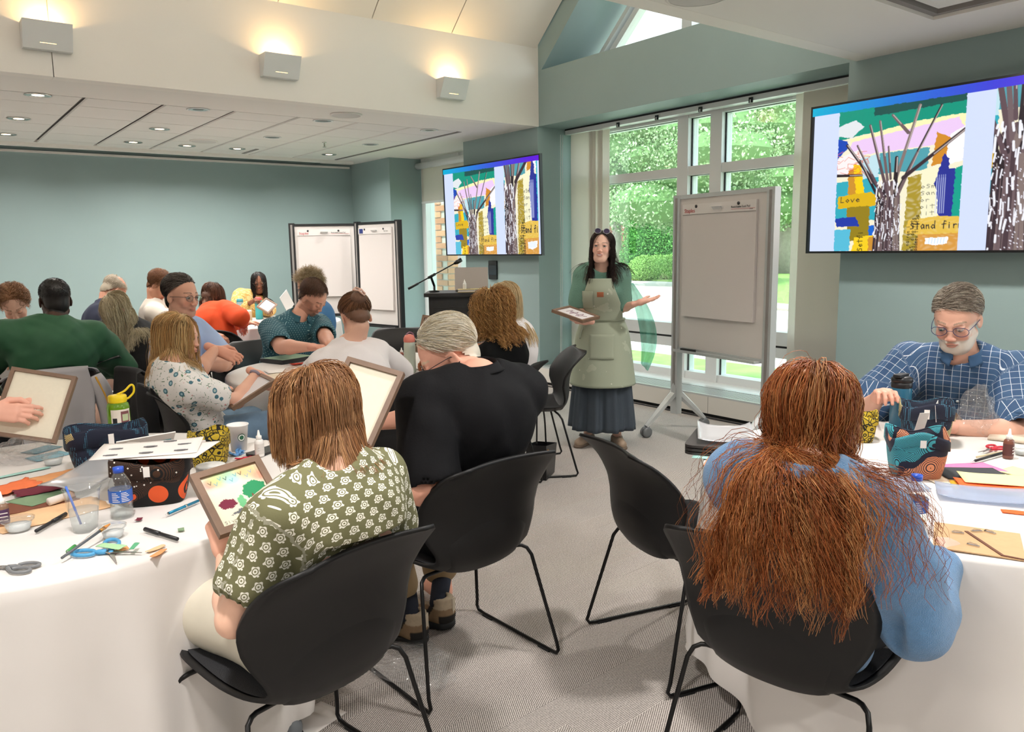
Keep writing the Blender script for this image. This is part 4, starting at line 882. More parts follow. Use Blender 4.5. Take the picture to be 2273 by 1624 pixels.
m_skin = mat('skin', '#ffffff', .5, attr='Col', spec=.35, bump=(90, .03)); m_eye = mat('eye', '#ffffff', .12, attr='Col'); m_hair = mat('hair_strands', '#ffffff', .42, attr='Col', spec=.35)
m_lens = film('spectacle_lens', '#f4f6f8', .04, .6)
DBG = False
def head_prims(H, c, s=1., fem=False, jaw=1., opn=True):
    T = lambda x, y, z: c+H@(np.array([x, y, z])*s)
    j = (.78 if fem else 1.)*jaw; nf = .86 if fem else 1.
    P = [ell(T(0, -.018, .045), (.074*s, .094*s, .078*s), H, .02), ell(T(0, .022, .0), ((.060 if fem else .063)*s, .070*s, (.082 if fem else .085)*s), H, .03),
         cone(T(-.018*j, .045, -.085), T(.018*j, .045, -.085), .030*s, .030*s, .03), cone(T(0, .05, -.094), T(0, .066, -.099), .017*s*j, .015*s*j, .02),
         cone(T(-.048*j, .0, -.058), T(-.02, .05, -.09), .018*s, .018*s, .03), cone(T(.048*j, .0, -.058), T(.02, .05, -.09), .018*s, .018*s, .03),
         ell(T(-.036, .062, -.030), (.022*s, .018*s, .024*s), H, .02), ell(T(.036, .062, -.030), (.022*s, .018*s, .024*s), H, .02),
         cone(T(-.034, .080, .022), T(-.012, .086, .020), .007*s, .007*s, .012), cone(T(.034, .080, .022), T(.012, .086, .020), .007*s, .007*s, .012),
         cone(T(0, .086, .012), T(0, .0985-.005*(nf < 1), -.028), .0070*s*nf, .0100*s*nf, .010), ell(T(0, .1000-.005*(nf < 1), -.033), (.0120*s*nf, .0100*s*nf, .0085*s*nf), H, .006), ell(T(-.012, .096, -.036), (.008*s, .009*s, .007*s), H, .005), ell(T(.012, .096, -.036), (.008*s, .009*s, .007*s), H, .005),
         ell(T(0, .080, -.062), (.022*s, (.010 if fem else .013)*s, .012*s), H, .012), ell(T(0, .0905, -.0585), (.020*s, .006*s, .0048*s), H, .004), ell(T(0, .090, -.0685), (.017*s, .0065*s, .0055*s), H, .004),
         ell(T(-.031, .092, .004), (.014*s, .012*s, .010*s), H, .014, sub=True), ell(T(.031, .092, .004), (.014*s, .012*s, .010*s), H, .014, sub=True),
         ell(T(0, .100, -.0640), (.018*s, .0085*s, .0010*s), H, .002, sub=True)]
    for q in (-1, 1):
        E = H @ rot(0, 0, q*.35)
        P += [ell(T(q*.076, -.006, -.008), (.006*s, .017*s, .030*s), E, .008), ell(T(q*.083, .0, -.004), (.006*s, .010*s, .018*s), E, .006, sub=True)]
    if opn:
        for q in (-1, 1): P += [ell(T(q*.031, .0785, .0100), (.0155*s, .0130*s, .0070*s), H, .004), ell(T(q*.031, .0772, -.0060), (.0145*s, .0120*s, .0058*s), H, .004)]
    else: P += [ell(T(q*.031, .0805, .003), (.0135*s, .0125*s, .0125*s), H, .003) for q in (-1, 1)]
    return P
def paint_head(P, H, c, s, skin, o):
    """real colouring of a face: lips, brows, cheeks, beard"""
    X = ((P-c)@H)/s; base = np.array(lin(skin)); col = np.tile(base, (len(P), 1)).astype(np.float32); x, y, z = X.T
    def mix(m, cc, a=1.): m = np.clip(m, 0, 1)[:, None]*a; col[:] = col*(1-m)+np.array(cc)*m
    mix(np.exp(-(((np.abs(x)-.042)/.018)**2+((z+.028)/.018)**2))*(y > .03), base*np.array([1.10, .72, .70]), .45)
    mix(np.exp(-((x/.014)**2+((z+.032)/.012)**2))*(y > .08), base*np.array([1.08, .78, .76]), .5)
    if o.get('beard'):
        bz = np.clip((-.046-z)/.008, 0, 1)*np.clip((z+.16)/.02, 0, 1)*np.clip((y+.02)/.02, 0, 1)
        side = np.clip((np.abs(x)-.052)/.006, 0, 1)*np.clip((.01-z)/.01, 0, 1)*np.clip((y-.0)/.01, 0, 1); mix(np.maximum(bz, side*.8), lin(o['beard']), o.get('bearda', .8))
    lip = np.array(lin(o['lip'])) if o.get('lip') else base*np.array([.86, .52, .5])
    mix(np.clip(1.25-((x/.021)**2+((z+.0635)/.0095)**2), 0, .35)*3*(y > .078), lip, .8)
    if o.get('smile'): mix(((np.abs(z+.0650-.006*(x/.02)**2) < .0030) & (np.abs(x) < .017) & (y > .07)).astype(float), (.78, .74, .70), 1.)
    else: mix(((np.abs(z+.0640) < .0014) & (np.abs(x) < .019) & (y > .07)).astype(float), base*.35, .8)
    bw = lin(o.get('brow', '#4a3528')); ax = np.abs(x)
    mix(((np.abs(z-.0255-.004*np.sin((ax-.012)/.04*PI)) < .0034) & (ax > .013) & (ax < .050) & (y > .04)).astype(float), bw, o.get('browa', .75))
    # lids and lashes
    ez = .003; lid = (((ax-.031)/.0150)**2+((z-ez)/.0105)**2)
    mix(((lid < 1.15) & (y > .06)).astype(float), base*np.array([.84, .70, .66]), .7)
    if o.get('closed'): mix(((np.abs(z-(ez-.0055)+.003*(1-((ax-.031)/.014)**2)) < .0014) & (np.abs(ax-.031) < .014) & (y > .06)).astype(float), (.03, .02, .015), .85)
    return col
def hand_prims(w, R, s=1., pose='curl', side=1, open_=0.):
    """w = wrist; R columns: across palm (toward thumb), finger direction, palm normal (out of the back)"""
    T = lambda x, y, z: w+R@(np.array([x, y, z])*s)
    P = [cone(T(-.016, .012, 0), T(-.026, .080, 0), .016*s, .0125*s, .02), cone(T(.010, .012, 0), T(.020, .082, .002), .016*s, .0125*s, .02), cone(T(-.004, .01, 0), T(-.003, .085, .003), .017*s, .0125*s, .02), cone(T(0, -.05, 0), T(0, .015, 0), .024*s, .021*s, .02)]
    cv = {'curl': (.35, .6, .45), 'flat': (.08, .12, .1), 'grip': (.75, 1.05, .7), 'open': (-.05, .15, .15), 'pinch': (.75, .7, .4)}[pose]
    for i, (x, L, sp) in enumerate(((.024, (.040, .024, .020), .10), (.008, (.044, .028, .021), .02), (-.008, (.041, .026, .020), -.06), (-.023, (.032, .020, .018), -.16))):
        p = np.array([x, .085 if i < 3 else .078, .0]); a = 0; f = 1+.12*i
        for k in range(3):
            a += cv[k]*f; sprd = sp*(1.3 if pose == 'open' else .7); d = np.array([math.sin(sprd), math.cos(sprd)*math.cos(a), -math.sin(a)]); q = p+d*L[k]
            P.append(cone(T(*p), T(*q), (.0088-.0009*k)*s, (.0080-.0009*k)*s, .004)); p = q
    tp = {'curl': ((.044, .045, -.012), (.050, .075, -.026), (.040, .098, -.034)), 'flat': ((.046, .042, -.006), (.060, .068, -.010), (.064, .092, -.012)), 'grip': ((.040, .045, -.020), (.036, .075, -.038), (.024, .095, -.046)), 'open': ((.050, .038, -.004), (.074, .058, -.004), (.090, .078, 0)), 'pinch': ((.042, .045, -.022), (.040, .078, -.040), (.030, .100, -.050))}[pose]
    p = (.018, .016, -.004); rr = (.0155, .0125, .0105, .009)
    for k, q in enumerate(tp): P.append(cone(T(*p), T(*q), rr[k]*s, rr[k+1]*s, .006)); p = q
    return P
def strands_mesh(name, S, rad, cols, parent, m=None, tip=.35, loc=(0, 0, 0)):
    """S: (N,K,3) points; rad (N,) ; cols (N,3)"""
    N_, K_, _ = S.shape; T = np.gradient(S, axis=1); T /= np.linalg.norm(T, axis=2)[..., None]+1e-9
    a = np.cross(T, np.array([.3, .5, .81])); a /= np.linalg.norm(a, axis=2)[..., None]+1e-9; b = np.cross(T, a)
    tp = np.linspace(1, tip, K_)**.8; r = rad[:, None]*tp[None, :]
    V = np.stack([S+r[..., None]*(math.cos(q)*a+math.sin(q)*b) for q in (0, 2.094, 4.189)], 2)
    n = np.arange(N_)[:, None, None]*K_*3; k = np.arange(K_-1)[None, :, None]*3; j = np.arange(3)[None, None, :]; j2 = (j+1) % 3
    F = np.stack([n+k+j, n+k+j2, n+k+3+j2, n+k+3+j], -1).reshape(-1, 4)
    C_ = np.repeat(cols[:, None, None, :], K_, 1); C_ = np.repeat(C_, 3, 2)
    o = mk(name, V.reshape(-1, 3), F, m or m_hair, parent, True, col=C_.reshape(-1, 3), loc=loc); o['kind'] = 'stuff' if False else ''
    del o['kind']; return o
def make_hair(par, H, c, s, body, o, seed=0, loc=(0, 0, 0), skinp=()):
    """o: n, len, cols, wave amp/period, curl, vol, part, r, up (short), line (hairline), fall dir"""
    r = np.random.RandomState(seed); T = lambda x, y, z: c+H@(np.array([x, y, z])*s)
    n = o.get('n', 1500); K_ = o.get('K', 14); L_ = o.get('len', .3); C0 = T(0, -.018, .045); rad = np.array([.074, .094, .078])*s
    u = r.normal(size=(n*5, 3)); u /= np.linalg.norm(u, axis=1)[:, None]
    hl = o.get('line', .0)
    def mask(u):
        fy = u[:, 1]; lim = np.where(fy > 0, -.30+fy*(.98+hl), -.30+fy*2.2); side = (np.abs(u[:, 0]) > .45) & (fy > -.05)
        lim = np.where(side, np.minimum(lim, -.30+np.maximum(fy, 0)*1.15), lim); return u[:, 2]-lim
    ok = mask(u) > 0
    if o.get('bald'): ok &= ~((u[:, 2] > .55) & (u[:, 1] > -.5) & (r.rand(len(u)) < o['bald']))
    u = u[ok][:n]; n = len(u)
    X = u*rad; Nn = u/rad; Nn /= np.linalg.norm(Nn, axis=1)[:, None]
    P = C0+X@H.T; Nw = Nn@H.T
    for _ in range(5): P = P+Nw*np.maximum(0, .001-dist(skinp, P))[:, None]
    g = np.asarray(o.get('fall', (0, 0, -1.)), float); part = o.get('part', 0.)
    lat = H[:, 0]; fw = H[:, 1]; up = H[:, 2]
    sgn = np.sign(u[:, 0]-part+1e-3+r.normal(size=n)*o.get('pj', .07))
    st = o.get('style', 'long')
    if st == 'short': D = -fw*o.get('back', .2)+lat*sgn[:, None]*(.25+.5*o.get('comb', 0))+(-up)*.6*(1-np.maximum(u[:, 2:3], 0))+fw*o.get('fwd', .35)*np.maximum(u[:, 1:2]+.2, 0)
    elif st == 'bun': D = T(0, -.115, .05)-P; D = D/np.linalg.norm(D, axis=1)[:, None]
    else: D = lat*sgn[:, None]*(o.get('lat', .55)*np.clip(u[:, 1:2]+.35, 0, 1)+.05)+(-fw)*o.get('back', .25)*(.6+.8*np.clip(.4-u[:, 1:2], 0, 1))+g*.9
    D = D-(D*Nw).sum(1)[:, None]*Nw+Nw*o.get('lift', .02 if st == 'long' else .12); D /= np.linalg.norm(D, axis=1)[:, None]+1e-9
    lay = r.uniform(.1, 1, n)*o.get('vol', .018)+.002; Ls = L_*r.uniform(o.get('lmin', .8), 1.05, n)
    if o.get('lfun'): Ls = Ls*o['lfun'](u)
    ds = (Ls/(K_-1))[:, None]; S = np.zeros((n, K_, 3)); S[:, 0] = P+Nw*.001; p = S[:, 0].copy()
    stiff = o.get('stiff', .22); headp = [ell(C0, rad*1.02, H), ell(T(0, .02, -.01), (.064*s, .064*s, .085*s), H)]
    col_p = headp+list(body)
    for k in range(1, K_):
        p = p+D*ds
        dd = dist(col_p, p); pen = (lay*min(1, .25+k/4)-dd)
        m = pen > 0
        if m.any():
            gg = grad(col_p, p[m]); p[m] += gg*pen[m][:, None]; dm = D[m]; dm -= np.minimum((dm*gg).sum(1), 0)[:, None]*gg; D[m] = dm
        if st == 'short' and not o.get('free'):
            gg = grad(headp, p); dh = dist(headp, p); p = p-gg*((dh-lay*min(1, .3+k/3))*.7)[:, None]; D = D-gg*((D*gg).sum(1))[:, None]*.7
        if st == 'long' and k < K_*.45:
            wh = .55*(1-k/(K_*.45)); gg = grad(headp, p); dh = dist(headp, p); p = p-gg*np.maximum(dh-lay, 0)[:, None]*wh; D = D-gg*np.maximum((D*gg).sum(1), 0)[:, None]*wh
        if st == 'long': D = D*(1-stiff)+g*stiff
        elif st == 'bun': t_ = T(0, -.125, .05)-p; D = D*.5+t_/(np.linalg.norm(t_, axis=1)[:, None]+1e-6)*.5
        else: D = D+r.normal(size=D.shape)*o.get('mess', .12)
        D /= np.linalg.norm(D, axis=1)[:, None]+1e-9; S[:, k] = p
    tt = np.linspace(0, 1, K_)
    nc = o.get('clumps', 0)
    if nc:
        ci = r.choice(n, nc, replace=False); mid = S[:, K_//2]; cid = ((mid[:, None, :]-mid[ci][None])**2).sum(2).argmin(1)
        w = (tt**1.3*o.get('clump', .6))[None, :, None]; S = S*(1-w)+(S[ci][cid]+(S-S[ci][cid])*.12)*w
    else: cid = np.arange(n)
    A = o.get('amp', 0.)
    if A:
        nk = max(nc, n); ph = r.uniform(0, 6.28, nk)[cid]+r.normal(size=n)*.35; fr = (1/o.get('per', .09))*r.uniform(.75, 1.25, nk)[cid]; arc = tt[None, :]*Ls[:, None]
        Td = np.gradient(S, axis=1); Td /= np.linalg.norm(Td, axis=2)[..., None]+1e-9; ang = r.uniform(0, 6.28, nk)[cid]
        q1 = np.cross(Td, np.array([0, 0, 1.])+.3*np.stack([np.cos(ang), np.sin(ang), 0*ang], 1)[:, None, :]); q1 /= np.linalg.norm(q1, axis=2)[..., None]+1e-9; q2 = np.cross(Td, q1)
        am = (A*np.minimum(1, tt*o.get('rampk', 2.5)))[None, :, None]*r.uniform(.6, 1.3, n)[:, None, None]
        w_ = 2*PI*fr[:, None]*arc+ph[:, None]; S = S+am*(np.sin(w_)[..., None]*q1+np.cos(w_)[..., None]*q2*o.get('curl', .45))
    pal = np.array([lin(x) for x in o['cols']]); cc = pal[r.randint(len(pal), size=n)] if not nc else pal[(r.randint(len(pal), size=max(nc, 1))[cid])]*.6+.4*pal[r.randint(len(pal), size=n)]
    cc = cc*r.uniform(.8, 1.2, n)[:, None]
    ob = strands_mesh('hair', S, np.full(n, o.get('r', .0012))*r.uniform(.6, 1.3, n), cc, par, loc=loc)
    # scalp cap underneath
    V, lo, h = field([ell(C0, rad*1.03+.001, H), ell(T(0, -.03, -.02), (.066*s, .068*s, .075*s), H, .02)], .007*s)
    Pm, Fm = nets(V, lo, h); dm_ = Pm-C0; dm_ /= np.linalg.norm(dm_, axis=1)[:, None]
    for _ in range(6): Pm = Pm+dm_*np.maximum(0, .0025-dist(skinp, Pm))[:, None]
    um = ((Pm-C0)@H)/rad; um /= np.linalg.norm(um, axis=1)[:, None]; km = mask(um) > .02
    if o.get('bald'): km &= ~((um[:, 2] > .55) & (um[:, 1] > -.5))
    keep = km[Fm].all(1); Fm = Fm[keep]; us = np.unique(Fm); re_ = np.full(len(Pm), -1); re_[us] = np.arange(len(us)); Pm = Pm[us]; Fm = re_[Fm]
    cp = mk('hair_cap', Pm, Fm, m_hair, ob, True, col=np.tile(np.array(lin(o['cols'][0]))*.75, (len(Pm), 1)), loc=loc)
    return ob
def glasses(par, H, c, s, colr, loc, wide=1., half=False, onhead=False, tall=1.):
    m = mat('spectacle_frame_'+colr, colr, .3, .3); b = MB(); T = lambda x, y, z: np.array([x, y, z])*s*1.
    cy_, cz = (.100, .000) if not onhead else (.055, .118)
    le = MB()
    for q in (-1, 1):
        P = [T(q*.033*wide+.024*wide*math.cos(a), cy_-abs(math.cos(a))*.004, cz+(.017*tall if not onhead else .02)*math.sin(a)*(1.05 if math.sin(a) < 0 else .95)) for a in [2*PI*k/18 for k in range(18)]]
        b.tube(P, .0013 if not onhead else .002, 5, closed=True); le.add([p*np.array([1, .999, 1]) for p in P], [tuple(range(18))])
        b.tube([T(q*.057*wide, cy_-.006, cz+.006), T(q*.073, cy_-.05, cz+.006), T(q*.078, cy_-.10, cz+.002), T(q*.076, cy_-.115, cz-.012)], .0014, 5)
    b.tube([T(-.010, cy_+.002, cz+.003), T(0, cy_+.004, cz+.005), T(.010, cy_+.002, cz+.003)], .0012, 5)
    for x in (b, le): x.V = [v@H.T+c for v in x.V]
    g = b.build('glasses', m, par, True, loc=loc); le.build('lenses', m_lens if not onhead else mat('dark_lens', '#3a3350', .1), g, loc=loc); return g
def folds(J, amp=.006, sc=16., seed=0):
    r = random.Random(seed); ks = [(np.array([r.gauss(0, 1), r.gauss(0, 1), r.gauss(0, .55)]), r.uniform(0, 6)) for _ in range(7)]
    def f(P):
        s_ = 0
        for i, (k, ph) in enumerate(ks):
            kk = k/np.linalg.norm(k)*sc*(1+.45*i); s_ = s_+np.sin(P@kk+ph+1.3*np.sin(P@kk[[1, 2, 0]]*.6+ph))/(1+.35*i)
        s_ = s_/2.6; return amp*(np.abs(s_)**.8*np.sign(s_))
    return f
def limb_pat(P, torsoF, torso0, bones):
    """print coordinates on the cloth: wrapped round the trunk, and round each sleeve from the armhole on"""
    X_ = (P-torso0)@torsoF; w = np.clip((np.abs(X_[:, 0])-.12)/.08, 0, 1); w = w*w*(3-2*w)
    out = np.stack([X_[:, 0]-np.sign(X_[:, 0])*w*X_[:, 1]*.55, X_[:, 2]-.9*np.abs(X_[:, 1])*(1-w), X_[:, 1]], 1)
    for (sh, el, wr, r_, q) in bones:
        n = nrm(nrm(el-sh)+torsoF[:, 0]*q*.8); arm = ((P-sh)@n > .02)
        for k, (a, b, t0) in enumerate(((sh, el, 0.), (el, wr, .28))):
            u = nrm(b-a); t = (P-a)@u; Q = P-a-t[:, None]*u; d = np.linalg.norm(Q, axis=1); m = arm & (d < r_*1.3) & (t > -.01); e1 = nrm(np.cross(u, torsoF[:, 1]+.01)); e2 = np.cross(u, e1)
            out[m] = np.stack([np.arctan2(Q[m]@e2, Q[m]@e1)*r_*.95+5, -(t[m]+t0), np.zeros(m.sum())], 1)
    return out
def person(name, label, pel, yaw, lean=10, side=0, sc=1., h=.011, hh=.0055, skin='#d9a283', fem=False, head=(0, -20, 0), headoff=(0, 0, 0), arms=None, legs='sit', shoulders=1., bulk=1., belly=0.,
           top=None, bottom=None, face=None, hair=None, gl=None, standing=False, shoes=None, seed=0, nofeet=False, knees=None, twist=0, hs=1., neckl=1., aim=None, naim=None, chair=None, pmap=True):
    """builds one figure; returns dict of joints"""
    CLIP[0] = None
    pel = np.asarray(pel, float); t = thing(name, label, 'person', (pel[0], pel[1], 0 if standing or legs else 0)); loc = np.array([pel[0], pel[1], 0.])
    F0 = frame(yaw)
    Hd = frame(head[0], head[1], head[2])
    def nk_(ln_, sd_, dx=0., dy=0.):
        return pel+np.array([dx, dy, 0])+frame(yaw, -ln_, sd_)[:, 2]*.50*sc+F0[:, 1]*(.015 if standing else .03)
    def hd_(nk, up): return nk+nrm(up*.8+F0[:, 1]*(.25 if not standing else .1)+Hd[:, 2]*.6)*.162*sc*neckl+frame(yaw, -lean, side)@np.array(headoff)
    prj = lambda p: (lambda v: np.array([1136.5+CF*(v@RGT)/(v@FWD), 812-CF*(v@UPV)/(v@FWD)]))(p-CAM)
    if aim:
        q = np.array([lean, side, 0, 0], float); Sc = np.array([12., 8., .02, .02] if naim else [12., 8., .035, .035]); tg = np.array(naim or aim)
        fn = (lambda a: prj(nk_(*a))) if naim else (lambda a: prj(hd_(nk_(*a), frame(yaw, -a[0], a[1])[:, 2])))
        for _ in range(12):
            r0 = fn(q)-tg; Jc = np.stack([(fn(q+np.eye(4)[i]*Sc[i]*.05)-r0-tg)/.05 for i in range(4)], 1); z_ = (q-np.array([lean, side, 0, 0]))/Sc; q = q-Sc*np.linalg.solve(Jc.T@Jc/16+np.eye(4), Jc.T@r0/16+z_)
        lean, side = float(q[0]), float(q[1]); pel = pel+np.array([q[2], q[3], 0])
        if DBG: print('POSE', name, label[:40], 'lean %.0f side %.0f dx %.2f dy %.2f' % tuple(q))
        t.location = (pel[0], pel[1], 0); loc = np.array([pel[0], pel[1], 0.])
    B = frame(yaw, -lean, side)
    up = B[:, 2]; B2 = frame(yaw+twist, -lean, side); lt = B2[:, 0]; fw = B[:, 1]
    sw = .175*sc*shoulders*(.92 if fem else 1.05); Lt = .50*sc
    curve = (0 if standing else .018)
    chest = pel+up*Lt*.62-fw*curve; neck = pel+up*Lt*1.0+F0[:, 1]*(.015 if standing else .03)
    hc = neck+np.array([0, 0, .0])+nrm(up*.8+F0[:, 1]*(.25 if not standing else .1)+Hd[:, 2]*.6)*.162*sc*neckl+B@np.array(headoff)
    if naim:
        rr = nrm(ray(*aim)); dn = .162*sc*neckl; w_ = neck-CAM; tc = w_@rr; off = np.linalg.norm(w_-tc*rr); hh_ = math.sqrt(max(dn*dn-off*off, 0)); c1, c2 = CAM+rr*(tc-hh_), CAM+rr*(tc+hh_)
        hc = c1 if (c1-neck)@F0[:, 1] > (c2-neck)@F0[:, 1] else c2; hc = neck+nrm(hc-neck)*max(dn, min(off, dn*1.3))
        if DBG: print('   neck', np.round(neck, 2), 'head', np.round(hc, 2))
    J = dict(pel=pel, chest=chest, neck=neck, head=hc, H=Hd, B=B, F0=F0)
    for q, n_ in ((-1, 'L'), (1, 'R')):
        sh = neck-up*.072*sc+lt*q*sw+F0[:, 1]*.01; J['sh'+n_] = sh
        A = (arms or {}).get(n_, {}); wt = A.get('w', sh+F0[:, 1]*.28-np.array([0, 0, .30])+lt*q*.0); wt = np.asarray(wt, float)
        if A.get('rel'): wt = sh+F0@wt
        pole = np.asarray(A.get('pole', F0@np.array([q*.6, -.5, -.8])), float)
        el, wr = ik(sh, wt, .285*sc*(.95 if fem else 1), .255*sc*(.95 if fem else 1), pole)
        if A.get('e') is not None: el = sh+nrm(np.asarray(A['e'])-sh)*.285*sc*(.95 if fem else 1); wr = el+nrm(wt-el)*.255*sc*(.95 if fem else 1)
        J['el'+n_] = el; J['wr'+n_] = wr
        J['hip'+n_] = pel+F0[:, 0]*q*.085*sc
        if standing:
            sp = .10; J['kn'+n_] = J['hip'+n_]*np.array([1, 1, 0])+np.array([0, 0, .48*sc])+F0@np.array([q*.01, .015, 0]); J['an'+n_] = J['kn'+n_]*np.array([1, 1, 0])+np.array([0, 0, .085])+F0@np.array([q*.02, -.02, 0]); J['to'+n_] = J['an'+n_]+F0@np.array([q*.05, .15, -.055])
        else:
            kk = (knees or {}).get(n_); J['kn'+n_] = np.asarray(kk[0], float) if kk else J['hip'+n_]+F0@np.array([q*.06, .42*sc, -.0])+np.array([0, 0, .02]); J['an'+n_] = np.asarray(kk[1], float) if kk else np.array([*(J['kn'+n_]+F0@np.array([0, -.02, 0]))[:2], .09]); J['to'+n_] = J['an'+n_]+(F0@np.array([q*.02, .16, -.05]))
    k = sc; bb = bulk; pr_ = []
    def torso(e, kk=.05):
        Bc = frame(yaw+twist*.7, -lean, side)
        L_ = [ell(pel+up*.03*k, ((.165 if fem else .155)*k*bb+e, .115*k*bb+e, .12*k+e), B, kk), ell(pel+up*Lt*.35+fw*(.012+belly*.5), (.140*k*bb+e, (.100+belly*.45)*k*bb+e, .17*k+e), B, kk),
              ell(pel+up*Lt*.68-fw*curve*.6, (.155*k*shoulders*bb**.7+e, .108*k*bb**.7+e, .175*k+e), Bc, kk), cone(J['shL']-lt*-.02, J['shR']+lt*-.02, .058*k*bb**.5+e, .058*k*bb**.5+e, kk)]
        for n_ in 'LR': L_.append(cone(neck+up*.012, J['sh'+n_]*.65+neck*.35+up*.015*k, .042*k+e*.6, .042*k+e, .05))
        if belly: L_.append(ell(pel+up*Lt*.30+fw*.05*k, (.13*k*bb+e, .11*k*bb+e+belly, .13*k+e), B, kk))
        if fem: L_ += [ell(pel+up*Lt*.70+fw*.075*k+Bc[:, 0]*q*.065*k, (.062*k*bb**.5+e, .058*k*bb**.5+e, .065*k+e), Bc, .04) for q in (-1, 1)]
        return L_
    af = (.88 if fem else 1.)*k*bb**.6
    neckp = [cone(neck+up*-.01, hc+Hd@np.array([0, -.018, -.065])*k, .056*k*(.86 if fem else 1.), .053*k*(.86 if fem else 1.), .03)]
    def arm(n_, e0=0., e1=0., upto=1., only=None):
        s_, e_, w_ = J['sh'+n_], J['el'+n_], J['wr'+n_]; m1 = s_+(e_-s_)*.45; m2 = e_+(w_-e_)*.3; L_ = []
        if upto >= .99:
            L_ += [cone(s_, m1, .054*af+e0, .050*af+e0, .02), cone(m1, e_, .050*af+e0, .041*af+e0, .02)]
            if upto > 1: L_ += [cone(e_, m2, .041*af+e1, .042*af+e1, .02), cone(m2, e_+(w_-e_)*(min(upto, 2)-1)*.97, .042*af+e1, (.042-.016*(min(upto, 2)-1))*af+e1, .02)]
        else: L_ += [cone(s_, s_+(e_-s_)*upto, .054*af+e0, .052*af+e1, .02)]
        return L_
    body = torso(-.008)+neckp
    CLIP[0] = chair_clip(chair) if chair else None
    for n_ in 'LR':
        body += arm(n_, 0, 0, 2)
        body += [cone(J['hip'+n_], J['kn'+n_], .086*k*bb**.7, .056*k*bb**.6, .03), cone(J['kn'+n_], J['an'+n_]*.6+J['kn'+n_]*.4, .054*k*bb**.6, .046*k, .03), cone(J['an'+n_]*.6+J['kn'+n_]*.4, J['an'+n_], .046*k, .034*k, .03), cone(J['an'+n_]-np.array([0, 0, .03]), J['to'+n_], .036*k, .026*k, .02)]
    V, lo, h_ = field(body, h); P1, F1 = nets(V, lo, h_); P1 = relax(P1, F1, 1)
    sk = np.array(lin(skin)); C1 = np.tile(sk, (len(P1), 1))
    CLIP[0] = None
    hp = head_prims(Hd, hc, k*hs, fem, (face or {}).get('jaw', 1.), not (face or {}).get('closed') and hh < .0056)+[cone(neck, hc+Hd@np.array([0, -.018, -.06])*k, .050*k*(.86 if fem else 1.), .050*k*(.86 if fem else 1.), .03)]
    V, lo, h_ = field(hp, hh); P2, F2 = nets(V, lo, h_); P2 = relax(P2, F2, 1, .35); C2 = paint_head(P2, Hd, hc, k*hs, skin, face or {})
    Ps, Fs, Cs = [P1, P2], [F1, F2+len(P1)], [C1, C2]; nn = len(P1)+len(P2)
    for n_ in 'LR':
        A = (arms or {}).get(n_, {})
        if A.get('hidden'): continue
        fd = nrm(J['wr'+n_]-J['el'+n_]); q = 1 if n_ == 'R' else -1
        hd = np.asarray(A.get('fdir', fd), float); hd = nrm(hd); bk = np.asarray(A.get('back', np.array([0, 0, 1.])), float); bk = nrm(bk-hd*(bk@hd)); th = np.cross(hd, bk)*(-1 if n_ == 'R' else 1)
        Rh = np.stack([th, hd, bk], 1); J['hand'+n_] = Rh
        hpz = hand_prims(J['wr'+n_]+hd*.01, Rh, k*(.92 if fem else 1.)*A.get('s', 1.), A.get('pose', 'curl'))
        V, lo, h_ = field(hpz, A.get('h', .0042 if h < .0115 else .006)); Pq, Fq = nets(V, lo, h_); Pq = relax(Pq, Fq, 1, .3)
        Ps.append(Pq); Fs.append(Fq+nn); Cs.append(np.tile(sk*np.array([1.04, .93, .92]), (len(Pq), 1))); nn += len(Pq)
    mk('body', np.concatenate(Ps), np.concatenate(Fs), m_skin, t, True, col=np.concatenate(Cs), loc=loc)
    # eyes
    if not (face or {}).get('noeyes') and not (face or {}).get('closed') and hh < .0056:
        for q in (-1, 1):
            b = MB().lathe([(math.sin(a), -math.cos(a)) for a in [PI*i/10 for i in range(11)]], 12); Vv = np.concatenate(b.V); r_ = .0125*k*hs
            ang = np.degrees(np.arccos(np.clip(Vv@nrm((0, 1, (face or {}).get('gaze', -.15))), -1, 1))); cc = np.where((ang < 17)[:, None], (.01, .01, .01), np.where((ang < 36)[:, None], lin((face or {}).get('iris', '#4a3424')), (.50, .46, .43)))
            cc[Vv[:, 2] > .62] = (.03, .02, .02)
            mk('eye', (Vv*r_+np.array([q*.031, .0795, .0025])*k*hs)@Hd.T+hc, b.F, m_eye, t, True, col=cc, loc=loc)
    bones = [(J['sh'+n_], J['el'+n_], .07) for n_ in 'LR']+[(J['el'+n_], J['wr'+n_], .05) for n_ in 'LR']
    outer = torso(.012); J['outer'] = outer
    CLIP[0] = chair_clip(chair) if chair else None
    if top:
        e = top.get('e', .014); L_ = torso(e); sl_ = top.get('sleeve', 1.)
        for n_ in 'LR':
            L_ += arm(n_, e+top.get('se', .006), e*.6+top.get('ce', .006 if sl_ < 1 else .003), sl_)
            if sl_ < 1 or True:
                s_, e_, w_ = J['sh'+n_], J['el'+n_], J['wr'+n_]
                if sl_ <= 1: d_ = nrm(e_-s_); end = s_+(e_-s_)*sl_; rr = (.052 if sl_ < .98 else .041)*af+e*.6+top.get('ce', .006)-.024; L_.append(cone(end+d_*(rr*.2), end+d_*.10, rr, rr+.02, .004, sub=True))
                else: d_ = nrm(w_-e_); end = e_+(w_-e_)*(sl_-1)*.97; rr = (.042-.016*(sl_-1))*af+e*.2; L_.append(cone(end+d_*.015, end+d_*.08, rr, rr+.01, .004, sub=True))
        if top.get('hem', 0): L_ += [ell(pel-up*.02, (.160*k*bb+e, .112*k*bb+e, .12*k+e), F0, .05)]
        if not top.get('high'): L_.append(cone(neck+up*.035+F0[:, 1]*.02, neck+up*.10+F0[:, 1]*.03, top.get('neckr', .062)*k, .075*k, .01, sub=True))
